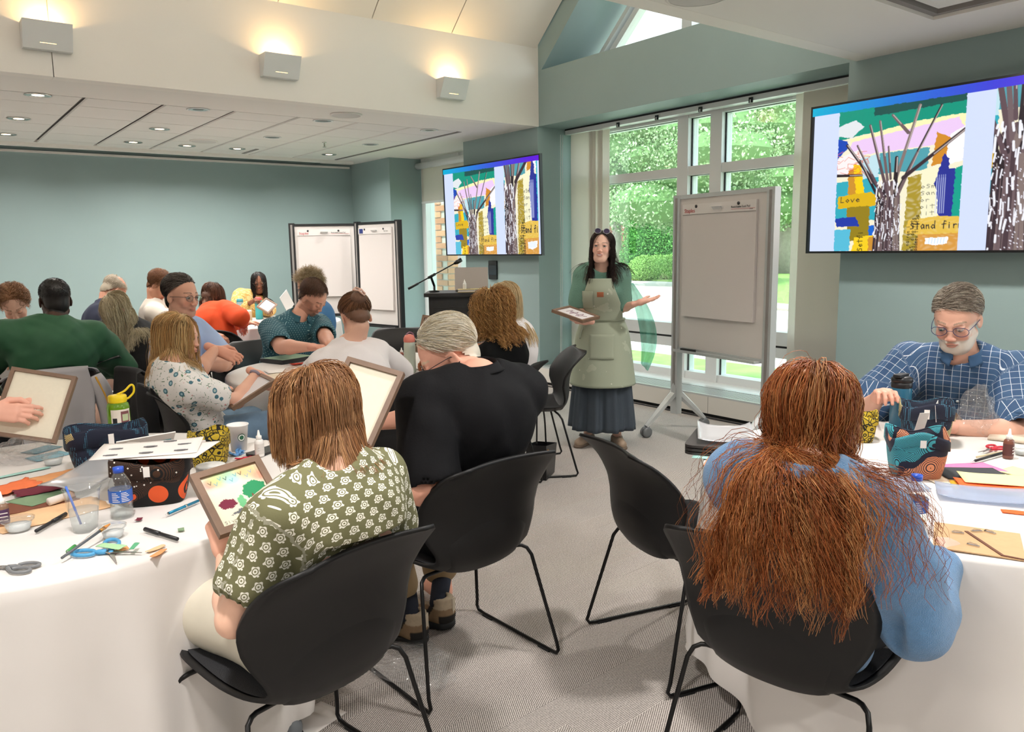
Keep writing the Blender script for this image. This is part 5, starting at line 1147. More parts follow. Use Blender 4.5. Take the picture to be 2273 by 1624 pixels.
        V, lo, h_ = field(L_, top.get('h', h), cuts=[(pel-np.array([0, 0, .02+top.get('long', .05)]), (0, 0, -1.))]+list(top.get('cuts', [])), disp=folds(J, top.get('fold', .008), top.get('fsc', 20.), seed))
        Pt, Ft = nets(V, lo, h_); Pt = relax(Pt, Ft, 1, .5)
        pt = limb_pat(Pt, frame(yaw+twist*.7, -lean, side), pel, [(J['sh'+n_], J['el'+n_], J['wr'+n_], .054*af+e+top.get('se', .006), q) for q, n_ in ((-1, 'L'), (1, 'R'))] if pmap else [])
        mk(top.get('name', 'shirt'), Pt, Ft, top['mat'], t, True, pat=pt, loc=loc)
        J['topP'] = L_
        if top.get('collar'):
            cm = top['mat'] if not isinstance(top['collar'], bpy.types.Material) else top['collar']; b = MB(); ud = nrm(up*.7+Hd[:, 2]*.3); e1 = nrm(np.cross(F0[:, 1], ud)); e2 = np.cross(ud, e1)
            r0, r1 = .062*k, .086*k
            def cf(a, c_, e1=e1, e2=e2, ud=ud):
                th_ = (a-.5)*2*PI*.86-PI/2; rr_ = r0+(r1-r0)*max(0, (c_-.4)/.6)**1.2; hgt = .028*math.sin(min(1, c_/.4)*PI/2)-(.040*max(0, (c_-.4)/.6))*(.6+.5*abs(a-.5)*2)
                return neck+F0[:, 1]*.012+up*.026+e1*rr_*math.cos(th_)+(e2*-1 if e2@F0[:, 1] < 0 else e2)*rr_*math.sin(th_)+ud*hgt
            b.grid(cf, 30, 8); ob = b.build('collar', cm, t, True, loc=loc); solid(ob, .003); J['collar'] = ob
    if bottom:
        e = bottom.get('e', .012); ln = bottom.get('len', 2.); L_ = [ell(pel+up*.0, (.165*k*bb+e, .125*k*bb+e, .12*k+e), B, .05)]
        for n_ in 'LR':
            hp_, kn, an = J['hip'+n_], J['kn'+n_], J['an'+n_]
            L_.append(cone(hp_, hp_+(kn-hp_)*min(ln, 1), .090*k*bb**.7+e, ((.060 if ln >= 1 else .075)*k*bb**.6)+e+bottom.get('flare', 0), .04))
            if ln > 1: L_.append(cone(kn, kn+(an-kn)*(ln-1), .058*k*bb**.6+e, .046*k+e+bottom.get('flare', 0), .03))
        V, lo, h_ = field(L_, h, disp=folds(J, .005, 14., seed+5)); Pb, Fb = nets(V, lo, h_); Pb = relax(Pb, Fb, 1)
        mk(bottom.get('name', 'trousers'), Pb, Fb, bottom['mat'], t, True, loc=loc, pat=(Pb-pel)@F0)
    CLIP[0] = None
    if shoes:
        for n_ in 'LR':
            a, to = J['an'+n_], J['to'+n_]; d_ = nrm((to-a)*np.array([1, 1, 0])); g0 = np.array([a[0], a[1], max(0, a[2]-.09)])
            L_ = [cone(g0-d_*.03+np.array([0, 0, .04]), g0+d_*.16+np.array([0, 0, .032]), .040, .036, .02), cone(g0+np.array([0, 0, .04]), g0+np.array([0, 0, shoes.get('top', .09)]), .044, .040, .02)]
            V, lo, h_ = field(L_, .007, cuts=[(g0+np.array([0, 0, .012]), (0, 0, -1.))]); Pq, Fq = nets(V, lo, h_)
            so_ = mk('shoe', Pq, Fq, shoes['mat'], t, True, loc=loc)
            V, lo, h_ = field([cone(g0-d_*.03+np.array([0, 0, .01]), g0+d_*.165+np.array([0, 0, .01]), .043, .040, .02)], .007, cuts=[(g0+np.array([0, 0, .0]), (0, 0, -1.)), (g0+np.array([0, 0, .022]), (0, 0, 1.))]); Pq, Fq = nets(V, lo, h_)
            mk('sole', Pq, Fq, shoes.get('sole', m_gasket), so_, loc=loc)
    if hair: J['hair'] = make_hair(t, Hd, hc, k*hs, ([ell(pel+up*Lt*.50, (.22*k*shoulders, (.108*bb+.012+(.03 if standing else 0))*k+(top or {}).get('e', .01), .27*k), B), cone(J['shL'], J['shR'], .070*k+(top or {}).get('e', .01), .070*k+(top or {}).get('e', .01)), cone(J['shL'], J['elL'], .075*k, .07*k), cone(J['shR'], J['elR'], .075*k, .07*k), cone(neck, hc+Hd@np.array([0, -.01, -.06])*k, hair.get('neckr', .050)*k, hair.get('neckr', .050)*k)]) if hair.get('style', 'long') == 'long' else [], hair, seed, loc, [p for p in hp if not p.sub])
    if gl: glasses(t, Hd, hc, k*hs, gl, loc, (face or {}).get('gw', 1.), tall=(face or {}).get('gt', 1.))
    J['t'] = t; J['loc'] = loc; J['k'] = k; return J
# ================================================================= cloth patterns (printed on 'pat' coordinates)
class X:
    nt = None
    def __init__(s, v): s.v = v
    @staticmethod
    def op(o, *a):
        n = X.nt.nodes.new('ShaderNodeMath'); n.operation = o
        for i, q in enumerate(a):
            if isinstance(q, X): X.nt.links.new(q.v, n.inputs[i])
            else: n.inputs[i].default_value = q
        return X(n.outputs[0])
    def __add__(s, o): return X.op('ADD', s, o)
    def __sub__(s, o): return X.op('SUBTRACT', s, o)
    def __mul__(s, o): return X.op('MULTIPLY', s, o)
    def __lt__(s, o): return X.op('LESS_THAN', s, o)
    def __gt__(s, o): return X.op('GREATER_THAN', s, o)
    __radd__ = __add__; __rmul__ = __mul__
def fract(a): return X.op('FRACT', a)
def floor(a): return X.op('FLOOR', a)
def absx(a): return X.op('ABSOLUTE', a)
def mx(a, b): return X.op('MAXIMUM', a, b)
def mn(a, b): return X.op('MINIMUM', a, b)
def hyp(a, b): return X.op('SQRT', a*a+b*b)
def sn(a): return X.op('SINE', a)
def pattern(name, base, fn, rough=.8, attr='pat', bump=None, sheen=0, obj=False):
    """fn(u,v,w) -> list of (mask X, colour)"""
    if name in MATS: return MATS[name]
    m = mat(name, base, rough, bump=bump, sheen=sheen); nt = m.node_tree; X.nt = nt; b = nt.nodes['Principled BSDF']
    if obj: a = nt.nodes.new('ShaderNodeTexCoord'); src = a.outputs['Object']
    else: a = nt.nodes.new('ShaderNodeAttribute'); a.attribute_name = attr; src = a.outputs['Vector']
    sp = nt.nodes.new('ShaderNodeSeparateXYZ'); nt.links.new(src, sp.inputs[0])
    u, v, w = (X(sp.outputs[i]) for i in range(3)); u.src = src; cur = None
    for msk, c in fn(u, v, w):
        mxn = nt.nodes.new('ShaderNodeMix'); mxn.data_type = 'RGBA'; nt.links.new(msk.v, mxn.inputs[0])
        if cur is None: mxn.inputs[6].default_value = (*lin(base), 1)
        else: nt.links.new(cur, mxn.inputs[6])
        mxn.inputs[7].default_value = (*lin(c), 1); cur = mxn.outputs[2]
    nt.links.new(cur, b.inputs['Base Color']); return m
def voro(src, sc, rnd_=1., feat='F1', out='Distance'):
    n = X.nt.nodes.new('ShaderNodeTexVoronoi'); n.feature = feat; n.inputs['Scale'].default_value = sc; n.inputs['Randomness'].default_value = rnd_; X.nt.links.new(src, n.inputs['Vector']); return X(n.outputs[out]) if out != 'Color' else n
def noi(src, sc, det=2):
    n = X.nt.nodes.new('ShaderNodeTexNoise'); n.inputs['Scale'].default_value = sc; n.inputs['Detail'].default_value = det; X.nt.links.new(src, n.inputs['Vector']); return X(n.outputs['Fac'])
def cells(u, v, p, q=None):
    q = q or p; r_ = floor(v*(1/q)); uu = fract(u*(1/p)+fract(r_*.5))-.5; vv = fract(v*(1/q))-.5; return uu*p, vv*q
def olive_fn(u, v, w):
    a, b = cells(u, v, .040, .030); d = hyp(a, b*.9); ang = sn(X.op('ARCTAN2', a, b)*5.)*.0016; pet = (d+ang) < .0105; hole = (absx(d-.0065) < .0011); core = (d < .0022)
    leaf = (hyp(absx(a)-.0095, b+.0075) < .0026)
    return [(mx(pet, leaf), '#ebe9dc'), (mx(hole, core), '#74734f')]
m_olive = pattern('olive_print_jersey', '#6f6e4c', olive_fn, .85, bump=(300, .1))
def dots_fn(u, v, w):
    a, b = cells(u, v, .022, .019); return [((hyp(a, b) < .0026), '#b9cfcf')]
m_tealshirt = pattern('teal_dotted_cotton', '#1f4f5c', dots_fn, .8)
def plaid_fn(u, v, w):
    n1 = noi(u.src, 3.)*.012; l1 = fract(u*31.+n1*20) < .055; l2 = fract(v*31.+n1*14) < .055; return [((fract(u*15.5) < .5), '#37587c'), (mx(l1, l2), '#ccd6e0')]
m_plaid = pattern('blue_check_cotton', '#2f4f74', plaid_fn, .8)
def floral_fn(u, v, w):
    d1 = voro(u.src, 19.); d2 = voro(u.src, 34.); d3 = voro(u.src, 24., 1., 'DISTANCE_TO_EDGE'); nz = noi(u.src, 60)
    return [((d3 < .03)*(nz > .53), '#5d7a5e'), ((d2 < .17)*(nz > .45), '#c98e8e'), ((d1 < .27), '#44707e'), ((d1 < .15), '#9fc0c8'), ((d1 < .06), '#d9c48e')]
m_floral = pattern('white_floral_cotton', '#ece8e4', floral_fn, .8, obj=True)
m_blackshirt = mat('black_nylon', '#0c0c0f', .8, spec=.2, bump=(140, .08)); m_blacktee = mat('black_tee', '#0a0b0c', .9, spec=.15); m_whitetop = mat('white_knit', '#e6e0df', .8, bump=(260, .12)); m_green = mat('forest_green_cotton', '#16482b', .75, noise=(5, .12))
m_orange = mat('orange_fleece', '#dd4f22', .9, noise=(6, .06)); m_navy = mat('navy_pique', '#1c2238', .85); m_cream = mat('cream_knit', '#e5dccf', .9); m_ltblue = mat('pale_blue_cotton', '#9fb2d6', .8, noise=(5, .05)); m_blackcard = mat('black_cardigan', '#101113', .95)
m_yellow = pattern('ochre_cardigan', '#c9a25a', lambda u, v, w: [((noi(u.src, 22.) > .52), '#dcc084'), ((noi(u.src, 45.) > .6), '#a8793a')], .9); m_yellowtee = mat('yellow_tee', '#e8952b', .85); m_blue = mat('mid_blue_cotton', '#3f6f9c', .85); m_fleece = mat('blue_fleece', '#5f8fbd', 1., noise=(60, .10), bump=(420, .6), sheen=.4)
m_khaki = mat('khaki_twill', '#a58e6c', .9); m_denim = mat('blue_denim', '#7793ad', .9, noise=(18, .14)); m_cropped = mat('stone_linen', '#cfc9b8', .9, noise=(8, .04)); m_dark = mat('dark_trousers', '#25272c', .9); m_whiteblouse = mat('white_blouse', '#eae6e6', .85)
m_kimono = mat('sage_teal_crinkle', '#6f9a8a', .75, bump=(60, .5, (1, 1, 6))); m_apron = pattern('sage_canvas', '#a3ab97', lambda u, v, w: [((noi(u.src, 9., 3) > .66), '#b3baa6'), ((voro(u.src, 11.) < .07), '#d9dcd0')], .9, obj=True, bump=(400, .2)); m_skirt = mat('dark_denim', '#3c454f', .9, bump=(300, .2)); m_leather = mat('tan_leather', '#a5613f', .6)
# ================================================================= the people
DBG = False
P_ = {}
def seat_pel(key, fwd=-.05, z=.53):
    o = CH[key]; hd = -o.rotation_euler[2]; return np.array([o.location[0]+math.sin(hd)*fwd, o.location[1]+math.cos(hd)*fwd, z])
def A3(x, y, d): return at(x, y, d)
# -- olive blouse
bob = dict(n=3400, K=15, len=.205, lmin=.92, cols=['#b98a5c', '#a87448', '#8f6240', '#c99c6e', '#9a6f4c', '#7d5638'], vol=.026, r=.0011, stiff=.30, back=.25, amp=.002, per=.12, clumps=160, clump=.35, line=.05, pj=.03, lfun=lambda u: .95-.12*np.abs(u[:, 0])+.12*(-u[:, 1]))
P_['olive'] = person('person', 'woman with a brown bob in an olive blouse printed with white flowers, seen from behind', seat_pel('B')+[.03, -.02, 0], -16, 0, 4, .95, h=.009, hh=.006, skin='#efc0a6', fem=True, bulk=1.15, belly=.01, head=(-34, -34, 0), chair='B', aim=(708, 925), naim=(750, 1052),
    arms=dict(L=dict(w=A3(500, 1232, 1.98), pole=(-.5, -.5, -1), fdir=np.array([-.15, .35, .9]), back=np.array([-1, -.4, 0]), pose='grip'), R=dict(w=A3(690, 1180, 2.15), pole=(.7, 0, -1), pose='grip', hidden=True)),
    top=dict(mat=m_olive, sleeve=.62, e=.018, se=.012, ce=.022, name='blouse', fold=.008, hem=1, long=.10), bottom=dict(mat=m_cropped, len=1.45, e=.010, flare=.014, name='cropped_trousers'), shoes=dict(mat=mat('shoe_grey', '#6f7478', .7)), hair=bob, gl='#2b2320', seed=1)
# -- black shirt man
crop = lambda cols, n=1800, ln=.035, **k: dict(dict(style='short', n=n, K=6, len=ln, cols=cols, vol=.010, r=.0011, lift=.25, mess=.08, line=.0), **k)
P_['black'] = person('person', 'white-haired man in a black short-sleeved shirt bending to the left over a frame', seat_pel('A')+[.03, .02, 0], -2, 8, 0, 1.08, h=.009, hh=.0055, skin='#e3a891', bulk=1.15, belly=.01, head=(-62, -34, 0), chair='A', aim=(996, 786), naim=(1064, 838), shoulders=1.06,
    arms=dict(L=dict(w=A3(792, 1012, 2.50), pole=(.2, -.6, -.9), fdir=np.array([-.8, .5, .1]), pose='grip'), R=dict(w=(1.30, 2.80, .80), pole=(.9, -.2, -.6), hidden=True)),
    knees=dict(L=((1.32, 2.62, .52), (*Zp(905, 1395, 0)[:2], .10)), R=((1.60, 2.66, .52), (*Zp(985, 1350, 0)[:2], .10))),
    top=dict(mat=m_blackshirt, sleeve=.80, e=.022, se=.014, ce=.026, fold=.008, fsc=18, hem=1, long=.10, collar=True), bottom=dict(mat=m_khaki, len=1.78, flare=.012), shoes=None,
    hair=crop(['#e6dfce', '#d9cfb8', '#cbbd9f', '#f0ebdf'], 3200, .075, vol=.014, back=.6, lift=.15, mess=.05), gl='#2a2a2e', face=dict(brow='#c9b89a', closed=True), seed=2)
# -- red hair
red = dict(n=5000, K=25, len=.60, lmin=.80, cols=['#8a4721', '#a0592c', '#b9743f', '#713714', '#c8935e', '#7f411c', '#964f24'], vol=.036, r=.0010, stiff=.18, back=.35, lat=.8, amp=.014, per=.115, curl=.5, clumps=260, clump=.55, line=.05, rampk=1.6, pj=.12, neckr=.02, fall=nrm(np.array([0, 0, -1.])-RGT*.10))
P_['red'] = person('person', 'woman with long wavy red hair in a fluffy blue sweater, seen from behind', seat_pel('D')+[-.03, .0, 0], 74, -4, 0, .97, h=.009, hh=.006, skin='#e8b9a4', fem=True, bulk=1.08, head=(62, -38, 0), chair='D', aim=(1800, 930), naim=(1790, 1058), shoulders=1.0,
    arms=dict(R=dict(w=(2.22, .90, .80), e=A3(2040, 1395, 1.78), pose='curl'), L=dict(w=(2.12, 1.30, .80), pole=(-.5, .8, -.7), pose='curl')),
    knees=dict(L=((2.12, 1.22, .50), (2.0, 1.10, .09)), R=((2.15, .98, .50), (1.86, .88, .09))),
    top=dict(mat=m_fleece, sleeve=1.95, e=.024, se=.022, ce=.02, name='sweater', fold=.010, fsc=15, hem=1, long=.16), bottom=dict(mat=m_dark, len=1.5), shoes=dict(mat=pattern('sandal_floral', '#9aa27c', lambda u, v, w: [((noi(u.src, 40.) > .5), '#c98a66'), ((noi(u.src, 70.) > .58), '#5d6b52')], obj=True), top=.06), hair=red, seed=3)
# -- checked shirt man
P_['plaid'] = person('person', 'grey-bearded man with glasses in a blue checked shirt, looking down at the table', (3.86, 1.60, .56), -106, 4, 0, 1.08, h=.009, hh=.003, skin='#e0ae98', bulk=1.18, belly=.04, head=(-100, -24, 0), chair='plaid', aim=(2124, 708), naim=(2138, 792), shoulders=1.02, hs=1.02,
    arms=dict(R=dict(w=A3(1948, 884, 3.28), pole=(.6, .8, -.7), pose='curl'), L=dict(w=A3(2120, 948, 3.10), pole=(.6, -1, -.5), pose='curl')),
    top=dict(mat=m_plaid, sleeve=.92, e=.020, se=.02, ce=.04, fold=.008, collar=True, hem=1), bottom=dict(mat=m_khaki),
    hair=crop(['#8d8174', '#a79c8e', '#6e6258', '#bdb4a6'], 3400, .05, vol=.012, lift=.4, back=.35, fwd=-.1, line=-.22, comb=1., part=.45, pj=.12), gl='#3b4370', face=dict(beard='#e4ddd2', bearda=.9, brow='#8a7b6a', iris='#5d6a6a', gaze=-.45, jaw=1.08, gw=1.12, gt=1.15), seed=4)
# -- curly, black tee
curly = dict(n=2300, K=34, len=.27, lmin=.75, cols=['#a0733f', '#bf9055', '#80562e', '#d2a86c', '#8f6236'], vol=.045, r=.0013, stiff=.2, back=.2, amp=.008, per=.045, curl=1., clumps=420, clump=.55, lift=.15, line=.05)
P_['curly'] = person('person', 'woman with a mass of brown curls in a black tee shirt, seen from behind', seat_pel('curly')+[0, .05, 0], -30, 10, 0, .98, skin='#b97a55', fem=True, bulk=1.05, head=(-40, -20, 0), chair='curly', aim=(1092, 694), naim=(1122, 752), shoulders=1.02,
    arms=dict(L=dict(w=(2.50, 4.2, .80), pole=(-.5, -.5, -.8)), R=dict(w=(2.66, 4.22, .82), pole=(.6, 0, -.8))), top=dict(mat=m_blacktee, sleeve=.55, e=.014, fold=.008), bottom=dict(mat=m_dark), hair=curly, seed=5)
# -- blonde behind her
P_['blonde2'] = person('person', 'person with straight blonde hair in a white top, mostly hidden behind the curly-haired woman', (3.22, 4.15, .53), -60, 6, 0, .98, skin='#e0b29a', fem=True, head=(-60, -20, 0), aim=(1118, 672),
    arms=dict(L=dict(w=(2.9, 4.35, .8)), R=dict(w=(3.0, 4.5, .8))), top=dict(mat=m_whiteblouse, sleeve=.6), bottom=dict(mat=m_dark), hair=dict(n=1300, K=14, len=.40, cols=['#cdb48a', '#b89a6c', '#ddc9a2'], vol=.02, r=.0016, stiff=.3, line=.05), seed=6)
# -- white top, clip
P_['white'] = person('person', 'woman in a white long-sleeved top with her brown hair clipped up, seen from behind', seat_pel('white')+[0, .06, 0], 4, 18, 0, .98, skin='#e0b098', fem=True, bulk=1.08, head=(8, -42, 0), chair='white', aim=(790, 706), naim=(768, 742), shoulders=1.08,
    arms=dict(L=dict(w=(1.80, 4.22, .80), pole=(-.9, -.1, -.6)), R=dict(w=(2.16, 4.12, .80), pole=(1., -.2, -.6))), top=dict(mat=m_whitetop, sleeve=1.95, e=.012, se=.008, name='long_sleeved_top', fold=.008, neckr=.05), bottom=dict(mat=m_dark),
    hair=dict(style='bun', n=1900, K=12, len=.15, lmin=.8, cols=['#6d4a34', '#80583c', '#94694a', '#573a28'], vol=.014, r=.0014, lift=.1, line=.05), seed=7)
# -- teal dotted shirt
P_['teal'] = person('person', 'bearded man in a teal dotted short-sleeved shirt, looking down and smiling', (2.15, 5.72, .53), 168, 6, 0, 1.06, hh=.0045, skin='#dda68f', bulk=1.2, belly=.03, head=(148, -42, 6), chair='teal', aim=(694, 660), naim=(660, 708), shoulders=1.06,
    arms=dict(R=dict(w=A3(688, 770, 5.2), pole=(-.9, .1, -.6), pose='curl'), L=dict(w=A3(735, 775, 5.25), pole=(.8, 0, -.8), hidden=True)), top=dict(mat=m_tealshirt, sleeve=.80, e=.016, se=.010, ce=.014, collar=True, fold=.008), bottom=dict(mat=m_dark),
    hair=crop(['#5b4030', '#6e5040', '#47301f'], 2200, .045, line=.12, lift=.6, back=-.1, lfun=lambda u: .4+.8*np.maximum(u[:, 2], 0)), face=dict(beard='#7a4a38', bearda=.6, closed=True, smile=True, brow='#4f3526'), seed=8)
# -- curly grey-blond, blue shirt
P_['bluecurl'] = person('person', 'person with curly grey-blond hair, glasses and blue shirt, facing left behind the bearded man', (2.85, 6.55, .55), -60, 8, 0, 1.0, skin='#d5a086', head=(-62, -18, 0), aim=(687, 640), arms=dict(L=dict(w=(2.5, 6.9, .8)), R=dict(w=(2.65, 6.95, .8))), top=dict(mat=m_blue, sleeve=.9), bottom=dict(mat=m_dark),
    hair=dict(style='short', n=1500, K=12, len=.07, cols=['#b9a27c', '#a48c68', '#d0bf9f'], vol=.02, r=.0018, lift=.6, mess=.25, amp=.006, per=.025, curl=1., free=True), gl='#3a3a3a', seed=9)
# -- yellow cardigan
P_['yellow'] = person('person', 'woman with long dark hair in a yellow cardigan behind the farthest table', (2.95, 9.28, .53), -162, 4, 0, 1.0, h=.013, hh=.006, skin='#7a4e38', fem=True, head=(-162, -5, 0), aim=(579, 624), arms=dict(R=dict(w=A3(556, 672, 8.85), pose='grip', pole=(-.6, .3, -.8)), L=dict(w=A3(600, 690, 8.6), pose='curl')),
    top=dict(mat=m_yellow, sleeve=1.9, e=.024, se=.02, name='cardigan'), bottom=dict(mat=m_dark), hair=dict(n=1300, K=14, len=.34, cols=['#17120f', '#231a15', '#0f0c0a'], vol=.008, r=.002, stiff=.35, line=.06, back=.1, lat=.3, amp=.003, per=.06), gl='#5b5148', face=dict(brow='#1b120d', iris='#1c120c', gaze=-.05), seed=10)
# -- orange hoodie
P_['orange'] = person('person', 'dark-haired person in an orange hooded top bending over the farthest table', (2.25, 7.22, .53), 55, 24, 0, 1.0, h=.012, skin='#e0b098', fem=True, bulk=1.15, head=(60, -50, 0), chair='orange', aim=(468, 662), arms=dict(R=dict(w=A3(540, 722, 7.3), pole=(.4, -.9, -.5), pose='pinch'), L=dict(w=(2.75, 7.75, .8))),
    top=dict(mat=m_orange, sleeve=1.9, e=.028, se=.016, name='hooded_top', fold=.008, hem=1), bottom=dict(mat=m_denim, len=1.), hair=dict(n=1300, K=12, len=.19, cols=['#5a3b2a', '#6b4733', '#432a1d'], vol=.02, r=.0018, stiff=.25, line=.05), seed=11)
# -- glasses, arms crossed
P_['glasses'] = person('person', 'man with dark hair and glasses in a pale blue shirt, arms crossed, looking right', (1.30, 5.05, .53), 128, 0, 0, 1.06, hh=.0045, skin='#d5a189', bulk=1.15, head=(150, -6, 0), aim=(402, 657), naim=(392, 708), arms=dict(R=dict(w=A3(478, 775, 4.62), pole=(-.7, -.8, -.6), pose='curl', fdir=RGT*.6+FWD*.2-UPV*.25, back=-FWD+UPV*.5), L=dict(w=A3(455, 812, 4.6), pole=(1., .3, -.6), pose='curl')),
    top=dict(mat=m_ltblue, sleeve=.85, e=.018, se=.014, ce=.02), bottom=dict(mat=m_denim), hair=crop(['#2e2622', '#3b322d', '#6d655f'], 2400, .05, line=-.06, back=.5, fwd=-.2), gl='#332a28', face=dict(brow='#2a211c', beard='#8a6a5c', bearda=.3), seed=12)
# -- floral top
P_['floral'] = person('person', 'woman with shoulder-length blonde hair in a white flowered top and jeans, in profile', seat_pel('floral'), 98, 2, 0, .97, h=.0095, hh=.0048, skin='#e8b59d', fem=True, bulk=1.1, head=(122, -6, 0), chair='floral', aim=(396, 748), naim=(385, 812),
    arms=dict(R=dict(w=A3(568, 828, 4.25), pole=(-.2, -.6, -.9), fdir=np.array([.8, -.35, -.5]), pose='grip'), L=dict(w=A3(478, 868, 4.4), pole=(0, .6, -.9), pose='pinch')),
    knees=dict(L=((1.64, 4.36, .56), (1.75, 4.4, .09)), R=((1.62, 4.10, .58), (1.75, 4.1, .09))), top=dict(mat=m_floral, sleeve=.62, e=.018, se=.014, ce=.02, name='flowered_top', hem=1), bottom=dict(mat=m_denim, len=1.9, name='jeans'), shoes=dict(mat=m_gasket),
    hair=dict(n=2400, K=16, len=.31, lmin=.9, cols=['#c9a26c', '#b58a55', '#d8b883', '#a67c4c'], vol=.020, r=.0014, stiff=.30, back=.6, lat=.3, line=.02, amp=.003, per=.12, clumps=120, clump=.3), face=dict(brow='#9a744a'), seed=13)
# -- young man
P_['young'] = person('person', 'young man with tousled brown hair in a cream sweater, looking down', (1.85, 7.55, .55), 115, 10, 0, 1.04, h=.012, skin='#d9a084', head=(128, -42, 0), aim=(353, 634), arms=dict(R=dict(w=(2.05, 7.0, .8)), L=dict(w=(2.2, 7.25, .8))), top=dict(mat=m_cream, sleeve=1.9, e=.022), bottom=dict(mat=m_dark),
    hair=crop(['#7d5234', '#936443', '#694228'], 1900, .075, lift=.5, mess=.2, vol=.02, fwd=.6), face=dict(closed=True, brow='#5e3d28'), seed=14)
# -- long blonde, black cardigan
P_['blond'] = person('person', 'woman with long grey-blonde hair in a black cardigan looking down at a phone', (1.36, 6.60, .53), -100, 20, 0, .98, h=.0105, hh=.0055, skin='#ecc3b0', fem=True, bulk=1.1, head=(-95, -48, 0), chair='blond', aim=(262, 690), arms=dict(L=dict(w=A3(272, 794, 5.95), pole=(.5, -.7, -.7), fdir=np.array([-.9, -.2, .1]), pose='curl'), R=dict(w=A3(235, 805, 6.1), pole=(-.3, .5, -.9), pose='curl')),
    knees=dict(L=(A3(238, 838, 5.85), (.95, 6.35, .09)), R=(A3(226, 845, 6.1), (.95, 6.6, .09))), top=dict(mat=m_blackcard, sleeve=1.9, e=.024, se=.018, name='cardigan', hem=1, long=.12), bottom=dict(mat=mat('oat_shorts', '#b9a98f', .9), len=.6, name='shorts'), shoes=dict(mat=m_gasket),
    hair=dict(n=2200, K=20, len=.46, lmin=.8, cols=['#b8a888', '#cdbf9f', '#9b8a6a', '#ded3b8'], vol=.018, r=.0017, stiff=.26, back=.6, lat=.3, amp=.007, per=.13, clumps=110, clump=.45, line=.06), gl='#6b3a30', face=dict(closed=True), seed=15)
# -- navy polo
P_['navy'] = person('person', 'balding grey-haired man in a navy polo shirt leaning over, behind the long-haired woman', (1.30, 7.45, .55), 70, 26, 0, 1.04, h=.012, skin='#d39a80', bulk=1.2, head=(75, -50, 0), aim=(250, 648), arms=dict(R=dict(w=A3(268, 745, 6.9), pole=(-.3, -.8, -.6)), L=dict(w=(1.8, 7.9, .8))), top=dict(mat=m_navy, sleeve=.75, e=.02, ce=.02, collar=True), bottom=dict(mat=m_dark),
    hair=crop(['#c7b9a4', '#a89a86'], 900, .03, bald=.7), face=dict(closed=True), seed=16)
# -- green shirt
P_['green'] = person('person', 'man with close-cropped black hair in a dark green shirt, seen from behind', seat_pel('green', -.12), -6, 2, 0, 1.10, h=.0095, hh=.0055, skin='#3f2a20', bulk=1.25, head=(-4, -12, 0), chair='green', aim=(122, 668), naim=(116, 722), shoulders=1.12, arms=dict(L=dict(w=(.34, 5.95, .74), pole=(-1, -.2, -.6)), R=dict(w=(.94, 5.9, .70), pole=(1, -.2, -.6))),
    top=dict(mat=m_green, sleeve=1.9, e=.024, se=.018, fold=.008, collar=True), bottom=dict(mat=m_dark), hair=crop(['#15110f', '#1d1815'], 1500, .009, vol=.003, lift=.9, lmin=.9), seed=17)
# -- white blouse woman
P_['blouse'] = person('person', 'woman with short curly reddish hair in a white blouse frowning down at her work', (.42, 6.25, .53), -172, 4, 0, 1.0, h=.0105, hh=.005, skin='#ecbca6', fem=True, head=(-172, -34, 8), aim=(33, 676), arms=dict(R=dict(w=(.26, 5.9, .78)), L=dict(w=(.55, 5.92, .78))), top=dict(mat=m_whiteblouse, sleeve=1.6, e=.02), bottom=dict(mat=m_dark),
    hair=dict(style='short', n=2300, K=14, len=.11, cols=['#9a6b48', '#b58560', '#7d5236', '#c79d78'], vol=.025, r=.0013, lift=.3, mess=.2, amp=.008, per=.035, curl=1., line=.10,  back=.5, clumps=260, clump=.4), face=dict(closed=True, brow='#8a6044'), seed=18)
# -- person at the left edge, holding a frame
P_['edge'] = person('person', 'person at the left edge holding up a framed blank panel in both hands', (*A3(-212, 1000, 3.05)[:2], .53), 122, 0, 0, 1.15, skin='#ecbba5', fem=True, bulk=1., head=(122, 0, 0), arms=dict(L=dict(w=A3(134, 968, 2.97), pole=np.array([0, 0, -1.])+FWD*.3, fdir=UPV*.85-RGT*.45-FWD*.1, back=RGT*.5-FWD*.9, pose='grip', h=.0042), R=dict(w=A3(-26, 912, 2.90), pole=np.array([0, 0, -1.])-FWD*.3, fdir=RGT*.95+FWD*.1-UPV*.05, back=-FWD+UPV*.3, pose='curl', h=.0042)),
    top=dict(mat=pattern('dark_botanical_print', '#2f3a34', lambda u, v, w: [((voro(u.src, 26.) < .2), '#d88a3a'), ((noi(u.src, 40.) > .58), '#5f7358')], .85), sleeve=.85, e=.02, ce=.02), bottom=dict(mat=m_dark), hair=dict(n=600, K=8, len=.08, cols=['#8a6a4a'], vol=.01, r=.002), seed=19)
